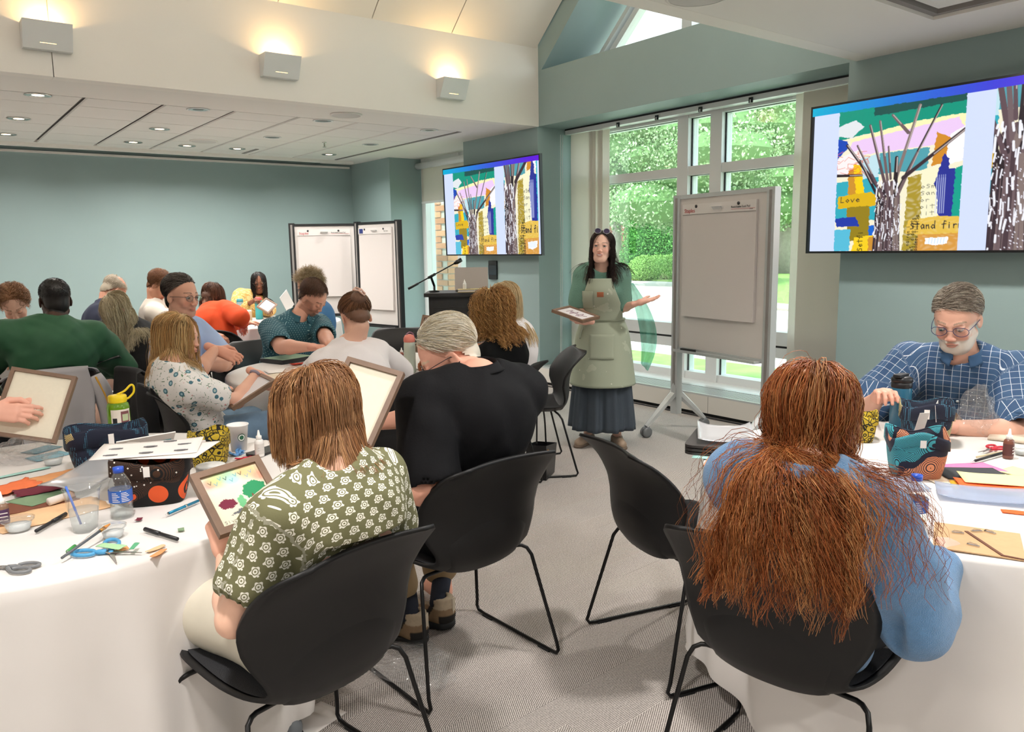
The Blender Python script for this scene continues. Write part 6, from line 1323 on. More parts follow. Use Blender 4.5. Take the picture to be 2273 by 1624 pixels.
# -- the presenter
pz = .888
PR = P_['presenter'] = person('person', 'smiling woman with long dark hair in a sage apron, standing and holding a frame', (4.11, 4.27, pz), -130, -1, 0, .95, h=.009, hh=.0029, skin='#f0c4b0', fem=True, standing=True, head=(-128, 6, -4), bulk=.92, shoulders=.9, aim=(1336, 549), naim=(1336, 594),
    arms=dict(R=dict(w=A3(1304, 714, 5.66), pole=np.array([0, 0, -1.])-RGT*.15+FWD*.3, fdir=-RGT*.95-FWD*.15, back=np.array([0, 0, -1.]), pose='curl'), L=dict(w=A3(1416, 672, 5.62), pole=np.array([0, 0, -1.])+RGT*.1+FWD*.3, fdir=nrm(RGT*.85+np.array([0, 0, .22])-FWD*.3), back=np.array([.3, .1, -1.]), pose='open')),
    top=dict(mat=m_kimono, sleeve=.78, e=.014, se=.016, ce=.034, name='blouse', fold=.006, long=.0, fsc=20, neckr=.085), shoes=dict(mat=mat('taupe_flats', '#9c8672', .6), sole=mat('taupe_sole', '#6b5a4c', .7), top=.045),
    hair=dict(n=2600, K=22, len=.40, lmin=.8, cols=['#1d1412', '#2a1a15', '#3b241b', '#160f0d'], vol=.014, r=.0012, stiff=.2, back=.55, lat=.45, lift=.03, amp=.012, per=.13, clumps=110, clump=.5, line=.10, rampk=.8, pj=.02), face=dict(smile=True, wide=True, lip='#b0524f', brow='#2f211b', iris='#1f1410', gaze=.05, browa=.6), seed=20)
# ================================================================= clothes of the presenter
t = PR['t']; lc_ = PR['loc']; F0 = PR['F0']; pel = PR['pel']; B_ = PR['B']
def ringpt(c, a, rx, ry): return c+F0@np.array([rx*math.sin(a), ry*math.cos(a), 0])
def skirt(a, v):
    th = 2*PI*a; z = .93-v*.80; w = v**.75; pl = .022*w*math.sin(9*th+.6*math.sin(3*th))+.010*w*math.sin(21*th); fl = (.155+.085*w, .115+.105*w); c = np.array([pel[0], pel[1], z])
    return ringpt(c, th, fl[0]+pl, fl[1]+pl)
sk_ = MB().grid(skirt, 120, 26).build('skirt', m_skirt, t, True, loc=lc_); solid(sk_, .004)
def apron(a, v):
    th = (a-.5)*2*1.75; z = .97-v*.50; w = v; c = np.array([pel[0], pel[1], z]); hp = math.sin(min(1, v*3)*PI/2)
    return ringpt(c, th, .152+.034*hp+.062*w, .130+.030*hp+.082*w+.004*math.sin(7*th)*w)
ap = MB().grid(apron, 60, 30).build('apron', m_apron, t, True, loc=lc_); solid(ap, .003)
def bib(a, v):
    z = .955+v*.315; hw = 1.15*(1-v)**1.3*.75+.58; th = (a-.5)*2*hw; c = np.array([pel[0], pel[1], z])+(PR['neck']-pel)*np.array([1, 1, 0])*(z-pel[2])/.48
    rx, ry = .152+.016*math.sin(v*PI), .128+.062*math.exp(-((v-.66)/.30)**2); return ringpt(c, th, rx, ry+.004)
bb_ = MB().grid(bib, 40, 30).build('bib', m_apron, ap, True, loc=lc_); solid(bb_, .003)
def front(x, z, off=.0):
    """a point on the apron front"""
    v = (z-.955)/.315
    if v >= 0: c = np.array([pel[0], pel[1], z])+(PR['neck']-pel)*np.array([1, 1, 0])*(z-pel[2])/.48; rx, ry = .152+.016*math.sin(v*PI), .132+.062*math.exp(-((v-.66)/.30)**2)
    else: v = (.97-z)/.50; hp = math.sin(min(1, v*3)*PI/2); c = np.array([pel[0], pel[1], z]); rx, ry = .152+.034*hp+.062*v, .130+.030*hp+.082*v
    th = math.asin(max(-1, min(1, x/rx))); return ringpt(c, th, rx+off, ry+off)
def patch(name, x0, x1, z0, z1, m, off=.005, par=None, n=10):
    b = MB().grid(lambda a, v: front(x0+(x1-x0)*a, z1+(z0-z1)*v, off), n, n); o = b.build(name, m, par or ap, True, loc=lc_); solid(o, .003, 1); return o
patch('pocket', -.10, .075, .68, .86, m_apron); patch('chest_pocket', .045, .125, 1.05, 1.18, m_apron); patch('leather_patch', -.03, .015, 1.14, 1.175, m_leather, .006)
MB().tube([ringpt(np.array([pel[0], pel[1], .958]), a, .163, .143) for a in [2*PI*i/40 for i in range(40)]], .008, 6, closed=True).build('waist_tie', m_apron, ap, True, loc=lc_)
k_ = front(.11, .95, .015); MB().tube(bez([k_, k_+np.array([0, 0, .03])+RGT*-.03, k_+RGT*-.05, k_, k_+RGT*.03+np.array([0, 0, .02]), k_+RGT*.045, k_], 5), .006, 6).tube(bez([k_, k_-np.array([0, 0, .10])+RGT*-.01, k_-np.array([0, 0, .18])], 5), .008, 6).tube(bez([k_, k_-np.array([0, 0, .08])+RGT*-.03, k_-np.array([0, 0, .13])+RGT*-.035], 5), .007, 6).build('bow', m_apron, ap, True, loc=lc_)
nk = PR['neck']; MB().tube(bez([front(-.105, 1.262, .004), nk+F0@np.array([-.085, .03, .0]), nk+F0@np.array([-.05, -.07, .03]), nk+F0@np.array([.05, -.07, .03]), nk+F0@np.array([.085, .03, .0]), front(.105, 1.262, .004)], 6), .007, 6).build('neck_strap', m_apron, ap, True, loc=lc_)
m_sheer = film('sheer_green', '#bfe0d4', .05, .25, .4, .55, '#5fae9a')
s0 = PR['elL']
def scarf(a, v):
    p = pel+F0@np.array([-.185-.05*v-.065*math.sin(v*2.2)*1., .02+.05*a, .34-.60*v]); return p+F0@np.array([-.13*a*math.sin(v*PI*.75+.35), .012*math.sin(a*12+v*5), -.05*a*v])
MB().grid(scarf, 14, 24).build('sheer_panel', m_sheer, t, True, loc=lc_)
# sunglasses on her head, earrings
glasses(t, PR['H'], PR['head'], .95, '#c9cdd0', lc_, 1., False, True)
for q in (-1, 1): MB().lathe([(0, 0), (.005, .004), (.006, .010), (.002, .022), (0, .03)], 10, t=PR['head']+PR['H']@np.array([q*.078, .0, -.05])-np.array([0, 0, .02])).build('earring', m_frame, t, True, loc=lc_)

# ================================================================= framed panels and what people hold
m_wood = mat('walnut_frame', '#7d6350', .5, noise=(30, .12), bump=(60, .1, (1, 1, 8))); m_blank = mat('cream_panel', '#efe8d3', .85, noise=(90, .02))
def picture_frame(c, R, w, h, label, face, lip=.022, dep=.022, front_=None, group='framed panels in use'):
    """R columns: right, up, out (towards the seen side)"""
    t = thing('picture_frame', label, 'picture frame', c, 0, group); R = np.asarray(R, float)
    for nm, (a, b, c_, d) in (('rail', (-w/2, w/2, h/2-lip, h/2)), ('rail', (-w/2, w/2, -h/2, -h/2+lip)), ('stile', (-w/2, -w/2+lip, -h/2+lip, h/2-lip)), ('stile', (w/2-lip, w/2, -h/2+lip, h/2-lip))):
        MB().box((a, c_, -dep/2), (b, d, dep/2), R=R).build(nm, m_wood, t)
    MB().box((-w/2+lip*.8, -h/2+lip*.8, -.004), (w/2-lip*.8, h/2-lip*.8, .002), R=R).build('panel', face, t); return t
def frame3(tl, tr, bl, **k):
    """orientation measured from three corners"""
    tl, tr, bl = map(np.asarray, (tl, tr, bl)); rx = nrm(tr-tl); up = tl-bl; up = nrm(up-rx*(up@rx)); out = np.cross(rx, up); c = tr*.5+bl*.5
    return c, np.stack([rx, up, out], 1), float(np.linalg.norm(tr-tl)), float(np.linalg.norm(tl-bl))
c, R, w, h = frame3(at(27, 826, 3.02), at(151, 845, 3.05), at(-3, 955, 2.94)); picture_frame(c, R, .235, .270, 'walnut-framed blank cream panel held up at the left edge of the room', m_blank, .014)
c, R, w, h = frame3(at(757, 812, 2.46), at(882, 848, 2.42), at(700, 962, 2.36)); picture_frame(c, R, w*1.0, .30, 'walnut-framed blank cream panel between the olive blouse and the black shirt', m_blank, .016)
# the olive woman's finished collage
c, R, w, h = frame3(at(420, 1068, 1.98), at(573, 1022, 2.10), at(487, 1182, 1.92)); pf = picture_frame(c, R, w, h*1.15, 'walnut frame with a colourful torn-paper collage held by the woman in olive', m_blank, .018)
ac = Canvas(120, 110, '#efe9cf'); _r = random.Random(4)
for x, y, rx, ry, col in ((.15, .15, .14, .12, '#e8737b'), (.3, .1, .2, .14, '#b8d68a'), (.55, .08, .2, .12, '#9fd0a8'), (.8, .1, .2, .14, '#f0b878'), (.5, .2, .15, .1, '#a9dcd8'), (.15, .35, .12, .1, '#bfe0d0'), (.95, .25, .12, .1, '#ef9a7e'), (.4, .4, .2, .1, '#f3eccb')): ac.ell(x, y, rx, ry, col, .8, .9)
for P, col in (([(.08, .58), (.2, .5), (.36, .54), (.4, .64), (.3, .7), (.15, .68)], '#7a1d3a'), ([(.55, .5), (.62, .36), (.8, .3), (.98, .4), (.95, .56), (.78, .6), (.62, .62)], '#1f8f5a'), ([(.42, .56), (.52, .5), (.56, .66), (.46, .78), (.42, .7)], '#6fbf86'), ([(.2, .82), (.42, .74), (.6, .78), (.5, .84)], '#6a6d70'), ([(.5, .86), (.75, .78), (.9, .86), (.7, .98)], '#f09a58'), ([(.25, .9), (.45, .84), (.5, .95), (.3, 1)], '#c7c14a')): ac.poly(P, col, 1, .012)
for k in range(9): x, y = .1+.09*k, .12+.05*math.sin(k*2); ac.line([(x, y), (x+.03, y+.05), (x+.06, y-.01)], .012, '#2b2a33' if k % 3 == 0 else '#5b9fb4')
for a in range(5): ac.line([(.70, .55), (.62+.05*a, .95-.07*abs(a-2))], .012, '#7a3d2c')
scrawl(ac, .05, .88, 8, .07, .06, '#33312e', .008, False, 5)
m_art = mat('collage_paint', '#ffffff', .7, attr='Col'); ww, hh_ = w-.036, h*1.15-.036
ac.mesh('artwork', m_art, ww, hh_, pf, R@np.array([-ww/2, hh_/2, .0035]), R[:, 0], -R[:, 1])
# presenter's frame
hR = PR['wrR']; c = at(1278, 697, 5.58); rx = nrm(RGT*.206-UPV*.087-FWD*.15); up = nrm(RGT*.135+UPV*.042+FWD*.169); up = nrm(up-rx*(up@rx))
pf2 = picture_frame(c, np.stack([rx, up, np.cross(rx, up)], 1), .27, .22, 'walnut frame with a pale line drawing held flat by the presenter', mat('pale_art', '#e9e6ea', .8), .018)
R2 = np.stack([rx, up, np.cross(rx, up)], 1); bR = MB(); m_mauve = mat('mauve_ink', '#a58a94', .8)
for k in range(9): bR.tube([R2@np.array([-.07+.016*k, -.02+.03*math.sin(k*1.7), .003]), R2@np.array([-.06+.016*k, .02+.03*math.cos(k*2.1), .003]), R2@np.array([-.045+.016*k, .0+.02*math.sin(k), .003])], .0022, 4)
bR.build('drawing', m_mauve, pf2)
# floral woman's frame, yellow cardigan's frame, frame standing on the middle table, frame at the checked man
c, R, w, h = frame3(at(497, 882, 4.15), at(575, 832, 4.25), at(520, 905, 3.98)); picture_frame(c, R, .26, .22, 'walnut frame with a pale print held by the woman in the flowered top', mat('pale_art', '#e9e6ea', .8), .018)
c, R, w, h = frame3(at(583, 655, 8.75), at(612, 672, 8.75), at(573, 685, 8.6)); picture_frame(c, R, .15, .18, 'small framed drawing held by the woman in the yellow cardigan', mat('pale_art', '#e9e6ea', .8), .015)
c, R, w, h = frame3(at(936, 712, 4.95), at(970, 716, 4.9), at(942, 770, 4.9)); picture_frame(c, R, .17, .24, 'open-backed wooden frame standing on the middle table by the empty chair', mat('grey_back', '#b9ada6', .8), .018)
# phone
c = at(240, 800, 5.0); ph = thing('phone', 'phone held low by the long-haired woman in the black cardigan', 'phone', c); MB().rbox((-.035, -.075, -.004), (.035, .075, .004), .01, R=rot(-.3, .3, 1.2)).build('housing', m_bez, ph)
wt = P_['floral']; wv = nrm(wt['wrR']-wt['elR']); MB().tube([wt['wrR']-wv*.015+x for x in [.031*(np.cross(wv, [0, 0, 1.])*math.cos(a)+np.cross(wv, np.cross(wv, [0, 0, 1.]))*math.sin(a)) for a in [2*PI*i/16 for i in range(16)]]], .009, 6, closed=True).build('wristwatch', mat('watch_band', '#8f8694', .5), wt['t'], True, loc=wt['loc'])
# hair clip on the white-top woman
hw = P_['white']; T = lambda x, y, z: hw['head']+hw['H']@(np.array([x, y, z])*.98); m_clip = mat('rose_clip', '#e2b9a6', .3)
V_, lo_, h_ = field([ell(T(0, -.118, .045), (.042, .034, .036), hw['H'])], .006); Pn, Fn = nets(V_, lo_, h_); mk('hair_bun', Pn, Fn, mat('bun_hair', '#6b4a35', .5, bump=(200, .5, (1, 6, 1))), hw['t'], True, loc=hw['loc'])
MB().tube([T(-.03, -.15, .075), T(-.005, -.162, .06), T(.02, -.155, .03)], .005, 6).tube([T(-.01, -.150, .09), T(.012, -.163, .065), T(.03, -.15, .045)], .005, 6).tube([T(-.03, -.15, .075), T(-.01, -.150, .09)], .004, 6).tube([T(.02, -.155, .03), T(.03, -.15, .045)], .004, 6).tube([T(-.005, -.162, .06), T(.012, -.163, .065)], .004, 6).build('hair_clip', m_clip, hw['t'], True, loc=hw['loc'])
# shirt details: buttons, logo triangle
pb = P_['plaid']; bT = pb['B']
for k in range(5):
    p0 = pb['pel']+bT[:, 2]*(.40-.085*k)+bT[:, 1]*.3; 
    for _ in range(30): p0 = p0-bT[:, 1]*max(.0, float(dist([q for q in pb['topP'] if not q.sub], p0[None])[0])-.002)
    MB().lathe([(.0065, 0), (.0065, .003), (0, .004)], 12, R=np.stack([bT[:, 0], bT[:, 2], bT[:, 1]], 1), t=p0).build('button', m_frame, pb['t'], True, loc=pb['loc'])
bk_ = P_['black']; bT = bk_['B']
def on_back(J, x, z, off=.004):
    p = J['pel']+J['B'][:, 2]*z+J['B'][:, 0]*x-J['B'][:, 1]*.4
    for _ in range(40): p = p+J['B'][:, 1]*max(0., float(dist([q for q in J['topP'] if not q.sub], p[None])[0])-off)*.9
    return p
p = on_back(bk_, .09, .20, .010); MB().add([(-.019, 0, .014), (.019, 0, .014), (0, 0, -.022)], [(0, 1, 2)], R=np.stack([bT[:, 0], -bT[:, 1], bT[:, 2]], 1), t=p).build('logo_triangle', mat('logo_grey', '#c9c9cc', .6), bk_['t'], loc=bk_['loc'])
for k, wd in enumerate((.022, .016, .010)): MB().box((-wd/2, -.001, .006-.007*k), (wd/2, -.0005, .009-.007*k), R=np.stack([bT[:, 0], -bT[:, 1], bT[:, 2]], 1), t=p-bT[:, 1]*.002).build('logo_print', m_ink, bk_['t'], loc=bk_['loc'])
# ================================================================= things on the tables
m_plain = mat('plain_paper', '#efe9e4', .85); m_clear = film('clear_plastic', '#fbfdfd', .04, .38, .04, .03, '#ffffff'); m_water = film('water_body', '#fafdfd', .03, .25, .03, .05, '#ffffff')
def flat(name, label, cat, x, y, w, h, rz, m, z=TT, th=.0015, curl=.0, group=None, tilt=(0, 0), jag=0., seed=0):
    t = thing(name, label, cat, (x, y, z), math.radians(rz), group); r = random.Random(seed); n = 10
    def f(a, b):
        X_, Y_ = (a-.5)*w, (b-.5)*h; e = 1
        if jag: X_ += jag*math.sin(b*17+seed)*(.5+abs(a-.5)); Y_ += jag*math.cos(a*21+seed*2)*(.5+abs(b-.5))
        return (X_, Y_, th+tilt[0]*(a)+tilt[1]*(b)+curl*(abs(a-.5)*2)**3*(.4+.6*math.sin(seed+b*2)**2)+.0006*math.sin(a*5+b*4+seed))
    o = MB().grid(f, n, n).build('sheet', m, t, True); solid(o, max(th, .0008), -1); return t
PAP = {c: mat('craft_paper_'+c, c, .9, noise=(25, .05)) for c in ('#e3a06a', '#ee7a48', '#6e2335', '#7f9a78', '#7d4a36', '#f2c79a', '#e9d9c0', '#efe6a8', '#f0672e', '#e77fae', '#3a3c40', '#dfe9e4', '#c8432c', '#a8d7cf', '#c9dfe6', '#d9a27e', '#caa77c')}
C1 = (.30, 2.87)
# -- paper heap on the left table
P_px = lambda x, y, z=TT: Zp(x, y, z)
def fpx(label, px, py, w, h, rz, c, lay=0, name='craft_paper', cat='paper', **k):
    p = P_px(px, py, TT+lay*.002); return flat(name, label, cat, p[0], p[1], w, h, rz, PAP[c] if c in PAP else c, z=TT+lay*.002, **k)
fpx('cream paper sheets fanned out under the coloured papers on the left table', 110, 1140, .30, .16, 12, '#f2c79a', 0, jag=.004, seed=1)
fpx('brown craft paper under the maroon piece on the left table', 75, 1118, .22, .12, 8, '#7d4a36', 1, jag=.004, seed=2)
fpx('sage green craft paper peeking out beside the maroon piece', 92, 1103, .15, .12, 30, '#7f9a78', 2, seed=3)
fpx('maroon craft paper on top of the pile on the left table', 88, 1087, .14, .09, 5, '#6e2335', 4, curl=.006, jag=.003, seed=4)
fpx('orange tissue paper at the left edge of the left table', 22, 1083, .16, .12, 20, '#ee7a48', 3, curl=.008, jag=.006, seed=5)
fpx('tan craft paper behind the maroon piece on the left table', 112, 1060, .20, .10, 15, '#e3a06a', 2, jag=.004, seed=6)
fpx('pale blue paper strip near the crumpled bag on the left table', 35, 1052, .22, .02, 14, '#a8d7cf', 1, seed=7)
fpx('green tape strip lying across the blue scissors', 247, 1212, .075, .028, -55, mat('green_tape', '#a9d3a3', .7), 6, name='tape_strip', cat='tape')
fpx('dark green paper scrap on the right handle of the blue scissors', 298, 1212, .045, .012, 60, mat('green_scrap', '#5aa77c', .7), 7, name='paper_scrap', cat='scrap')
for k, (x, y, c, lb) in enumerate(((262, 1222, '#e3a06a', 'orange and maroon paper scrap beside the green tape strip'), (345, 1218, '#f2c79a', 'peach paper scrap right of the blue scissors'), (352, 1228, '#e3a06a', 'striped orange paper scrap nearest the table edge'), (308, 1083+70, '#6e2335', 'tiny maroon scrap beside the water bottle on the left table'), (402, 1176, '#7f9a78', 'tiny green scrap right of the black marker'), (500, 1042, '#e9d9c0', 'small cream scrap by the yellow patterned basket'))):
    fpx(lb, x, y, .05 if k < 3 else .022, .016, 10+17*k, c, 1, name='paper_scrap', cat='scrap', curl=.002, seed=k)
fpx('blue tissue scraps beside the coffee cup', 525, 1008, .05, .04, 30, mat('blue_tissue', '#6aa3dc', .8), 0, name='tissue_scrap', cat='scrap', curl=.015, jag=.008, seed=3)
fpx('red tissue scraps right of the coffee cup', 552, 1016, .09, .035, 10, mat('red_tissue', '#d5354a', .8), 0, name='tissue_scrap', cat='scrap', curl=.012, jag=.008, seed=8)
fpx('postcard with a blue sea picture behind the clear bag on the left table', 108, 1012, .13, .09, 20, mat('sea_card', '#6ea7b8', .5), 0, name='postcard', cat='card', seed=2)
p = P_px(95, 1001); flat('postcard', 'teal postcard lying behind the sea postcard on the left table', 'card', p[0], p[1]+.03, .12, .08, 35, mat('teal_card', '#3f7f91', .5))
pz_ = P_px(590, 1002); t = thing('phone', 'black phone lying beside the tissue scraps on the left table', 'phone', (*pz_[:2], TT), .5); MB().rbox((-.075, -.035, 0), (.075, .035, .008), .01).build('housing', m_bez, t)
p = P_px(600, 1000); flat('envelope', 'white envelope edge beyond the coffee cup on the left table', 'envelope', p[0]-.05, p[1]+.10, .22, .12, 10, m_plain)
# -- fabric baskets
def rings_fn(c1, c2, sc, f, th=.5):
    def fn(u, v, w):
        d = voro(u.src, sc); ring = sn(d*f) > th; nz = noi(u.src, sc*1.3, 1) > .50; return [(ring*nz, c1), (ring*(X.op('SUBTRACT', 1., nz)), c2)]
    return fn
def dark_fn(u, v, w):
    d = voro(u.src, 9.); ring = sn(d*150.) > .1; z1 = noi(u.src, 9., 1); dd = voro(u.src, 190., 0.) < .30; return [((dd)*(z1 < .47), '#4f97b4'), (ring*(z1 > .56), '#e3cf8f')]
m_bas_navy = pattern('navy_basket_print', '#141a30', dark_fn, .8, obj=True)
def orange_fn(u, v, w):
    d = voro(u.src, 11.); nz = noi(u.src, 7., 1); st = sn(d*170.) > -.1; return [((nz < .56), '#4a2c17'), (st*(nz < .56), '#0d0b0c'), ((voro(u.src, 60.) < .16)*(nz < .5), '#ece8e0'), ((d < .42)*(nz > .5), '#e55a28'), ((d < .24)*(nz > .5), '#120d0d'), (((d < .14))*(nz > .5), '#e55a28'), ((d > .42)*(nz > .56), '#0d0b0c')]
m_bas_or = pattern('orange_black_basket_print', '#1a1110', orange_fn, .8, obj=True)
def yel_fn(u, v, w):
    e = voro(u.src, 42., 1., 'DISTANCE_TO_EDGE') < .06; d = voro(u.src, 42.); return [(e, '#16150f'), (((d < .35)*(d > .22)), '#16150f')]
m_bas_y = pattern('yellow_black_basket_print', '#bfa428', yel_fn, .8, obj=True)
def wav_fn(u, v, w):
    d = voro(u.src, 9.5); z1 = noi(u.src, 8., 1); ring = sn(d*190.) > -.35; return [(ring*(z1 > .52), '#dd9068'), (ring*(z1 < .44), '#3fa0ac')]
m_bas_w = pattern('navy_wave_basket_print', '#13152a', wav_fn, .8, obj=True)
def basket(cx, cy_, w, d, h, rz, m, label, fold=.05, lean_=0., slump=.01, seed=0):
    t = thing('fabric_basket', label, 'basket', (cx, cy_, TT), math.radians(rz), 'printed fabric baskets'); ph = seed*1.3; nn = 64
    def ring(z, s, o=0.):
        out = []
        for i in range(nn):
            a = 2*PI*i/nn; c, s_ = math.cos(a), math.sin(a); q = 4.; rr = (abs(c)**q+abs(s_)**q)**(-1/q); out.append((w/2*s*c*rr+o*c, d/2*s*s_*rr+o*s_, z+slump*math.sin(3*a+ph)*(z/h)))
        return out
    zs = [0, .003, h*.25, h*.5, h*.8, h, h+.004, h-.004, h-fold]; sc = [.80, .84, .92, .98, 1.03, 1.06, 1.075, 1.09, 1.10]
    rows = [ring(z, s) for z, s in zip(zs, sc)]; V = [p for r_ in rows for p in r_]; Fc = [(j*nn+i, j*nn+(i+1) % nn, (j+1)*nn+(i+1) % nn, (j+1)*nn+i) for j in range(5) for i in range(nn)]; Fc.append(tuple(range(nn-1, -1, -1)))
    o = mk('side', V[:6*nn], Fc, m, t, True); solid(o, .003)
    r2 = rows[5:]; V2 = [p for r_ in r2 for p in r_]; o = mk('folded_cuff', V2, [(j*nn+i, j*nn+(i+1) % nn, (j+1)*nn+(i+1) % nn, (j+1)*nn+i) for j in range(3) for i in range(nn)], m, t, True); solid(o, .002)
    MB().box((-.012, -d/2*1.12, h-fold*.9), (.006, -d/2*1.10, h-fold*.2)).build('care_tag', m_plain, t); return t
basket(.50, 3.04, .24, .13, .150, 4, m_bas_navy, 'navy fabric basket with gold arcs behind the orange one on the left table', .055, seed=1)
basket(.535, 2.545, .21, .13, .135, -22, m_bas_or, 'orange and black fabric basket under the white papers on the left table', .045, seed=2)
basket(.80, 2.86, .12, .13, .115, -30, m_bas_y, 'yellow and black fabric basket beside the coffee cup', .04, seed=3)
basket(2.99, 1.36, .17, .14, .155, -62, m_bas_navy, 'tall navy fabric basket with gold arcs by the blue bottle on the right table', .05, seed=4)
basket(2.56, 1.19, .165, .14, .14, -48, m_bas_w, 'navy fabric basket with orange and teal waves on the right table', .035, slump=.014, seed=5)
basket(2.86, 1.56, .13, .12, .105, -50, m_bas_y, 'yellow and black fabric basket behind the red-haired woman', .03, seed=6)
# white papers on the orange basket
zt_ = TT+.151
t = flat('printed_paper', 'white paper printed with small grey emblems lying on the orange basket', 'paper', .545, 2.60, .30, .20, -22, m_plain, z=zt_, curl=.004)
for k, (x, y) in enumerate(((-.10, -.06), (0, -.06), (.10, -.06), (-.10, .02), (0, .02), (.10, .02), (.05, .075))): MB().box((x-.02, y-.004, .0035), (x+.02, y+.004, .0045)).box((x-.012, y-.008, .0035), (x+.012, y+.008, .0042)).build('emblem', mat('emblem_grey', '#77777a', .7), t)
flat('printed_paper', 'white paper sticking out at an angle under the emblem-printed one', 'paper', .57, 2.57, .30, .20, -38, m_plain, z=zt_-.004, curl=.004, seed=3)
t = thing('hang_card', 'white card with a punched hole and a teal badge behind the emblem papers', 'card', (.565, 2.80, TT+.10), math.radians(-20)); Rc = rot(math.radians(38), 0, math.radians(28)); MB().box((-.095, -.004, -.05), (.095, 0, .075), R=Rc).build('sheet', m_plain, t)
MB().lathe([(.007, 0), (.007, .001)], 14, R=Rc@rot(PI/2), t=Rc@np.array([-.02, -.0045, .05])).build('hole', m_ink, t); MB().box((.045, -.0055, .015), (.085, -.0045, .045), R=Rc).build('badge', mat('badge_teal', '#3f97a3', .6), t); text_part('badge_print', 'SET\nGEAR', .013, m_plain, t, tuple(Rc@np.array([.049, -.0060, .032])), Rc@rot(PI/2))
for k, kn in enumerate(('lowest', 'second lowest', 'middle', 'second highest', 'topmost')): p = P_px(462, 1066); th_ = thing('food_tub_cover', kn+' white tub cover in the stack by the yellow patterned basket', 'cover', (p[0]+.02, p[1]+.03, TT+k*.009), 0, 'stacked tub covers on the left table'); MB().lathe([(.042, 0), (.048, .003), (.048, .007), (.044, .009), (0, .008)], 28).build('disc', mat('lid_white', '#eef0ef', .35), th_, True)
# -- bottles and cups
def lathe_thing(name, label, cat, loc, parts, rz=0, grp=None):
    t = thing(name, label, cat, loc, rz, grp)
    for nm, prof, m in parts: MB().lathe(prof, 32, cap=False).build(nm, m, t, True)
    return t
p = P_px(268, 968); nal = lathe_thing('water_bottle', 'green wide-mouth bottle with a yellow loop lid behind the navy basket', 'bottle', (*p[:2], TT), [('body', [(0, 0), (.038, .001), (.043, .006), (.043, .125), (.040, .14), (.031, .147)], film('green_bottle', '#9ecb3c', .06, .5, .08, .45, '#8cc21e')), ('lid', [(.034, .146), (.036, .150), (.036, .172), (.033, .176), (.01, .179), (0, .179)], mat('yellow_lid', '#f2d417', .35))])
MB().tube(bez([(.0, 0, .178), (.03, 0, .190), (.055, 0, .212), (.066, 0, .205), (.064, 0, .18), (.045, 0, .160), (.036, 0, .156)], 5), .0045, 6).build('lid_loop', MATS['yellow_lid'], nal, True)
MB().add([(.0436*math.sin(a), -.0436*math.cos(a), z) for z in (.055, .12) for a in [-.9+1.9*i/12 for i in range(13)]], [(i, i+1, 14+i, 13+i) for i in range(12)]).build('sticker', mat('sticker_cream', '#e9dfd2', .6), nal)
MB().add([(.0440*math.sin(a), -.0440*math.cos(a), z) for z in (.060, .112) for a in [0+.85*i/8 for i in range(9)]], [(i, i+1, 10+i, 9+i) for i in range(8)]).build('sticker_print', mat('sticker_maroon', '#7c4a4c', .6), nal)
MB().add([(.0444*math.sin(a), -.0444*math.cos(a), z) for z in (.072, .100) for a in [.12+.6*i/8 for i in range(9)]], [(i, i+1, 10+i, 9+i) for i in range(8)]).build('sticker_print', mat('sticker_green', '#b9c49c', .6), nal)
MB().add([(.0440*math.sin(a), -.0440*math.cos(a), z) for z in (.062, .085) for a in [-.75+.4*i/8 for i in range(9)]], [(i, i+1, 10+i, 9+i) for i in range(8)]).build('sticker_print', m_ink, nal)
p = P_px(531, 1000); cup = lathe_thing('coffee_cup', 'white paper coffee cup with a green round emblem on the left table', 'cup', (*p[:2], TT), [('body', [(0, .004), (.027, .004), (.028, 0), (.0385, .100), (.041, .102), (.041, .105), (.038, .105), (.027, .02), (0, .02)], mat('paper_cup', '#fbf9f6', .6))])
ce = math.atan2(-p[1], -p[0])+.35
def curved(rad_, a0, a1, z0, z1, tap=.0): return [((rad_+tap*z)*math.cos(ce+a), (rad_+tap*z)*math.sin(ce+a), z) for z in (z0, z1) for a in [a0+(a1-a0)*i/8 for i in range(9)]]
eb = MB(); n_ = 20
for rr, mi in ((.0150, 0), (.0125, 1), (.0085, 0)):
    V = []
    for i in range(n_): a = 2*PI*i/n_; th = rr*math.cos(a)/.036; z = .058+rr*math.sin(a); V.append(((.0286+.105*z+.0004+(.0002 if rr < .014 else 0)+(.0002 if rr < .01 else 0))*math.cos(ce+th), (.0286+.105*z+.0004+(.0002 if rr < .014 else 0)+(.0002 if rr < .01 else 0))*math.sin(ce+th), z))
    eb.add(V, [tuple(range(n_))], mi)
eb.build('emblem', [mat('emblem_green', '#2f6b4f', .6), MATS['paper_cup']], cup)
cupw = P_px(190, 1176); pc = lathe_thing('plastic_cup', 'clear plastic cup of cloudy water with a blue straw', 'cup', (*cupw[:2], TT), [('wall', [(0, .002), (.030, .002), (.031, .006), (.0465, .118), (.049, .120), (.049, .123), (.0455, .123)], m_clear), ('water', [(0, .005), (.030, .005), (.0375, .062), (0, .062)], film('cloudy_water', '#f6f8f8', .03, .15, .1, .22, '#f4f4f2'))])
MB().tube([(-.010, .0, .02), (-.038, -.01, .135)], .003, 8).build('straw', mat('straw_blue', '#3f6fd0', .4), pc, True)
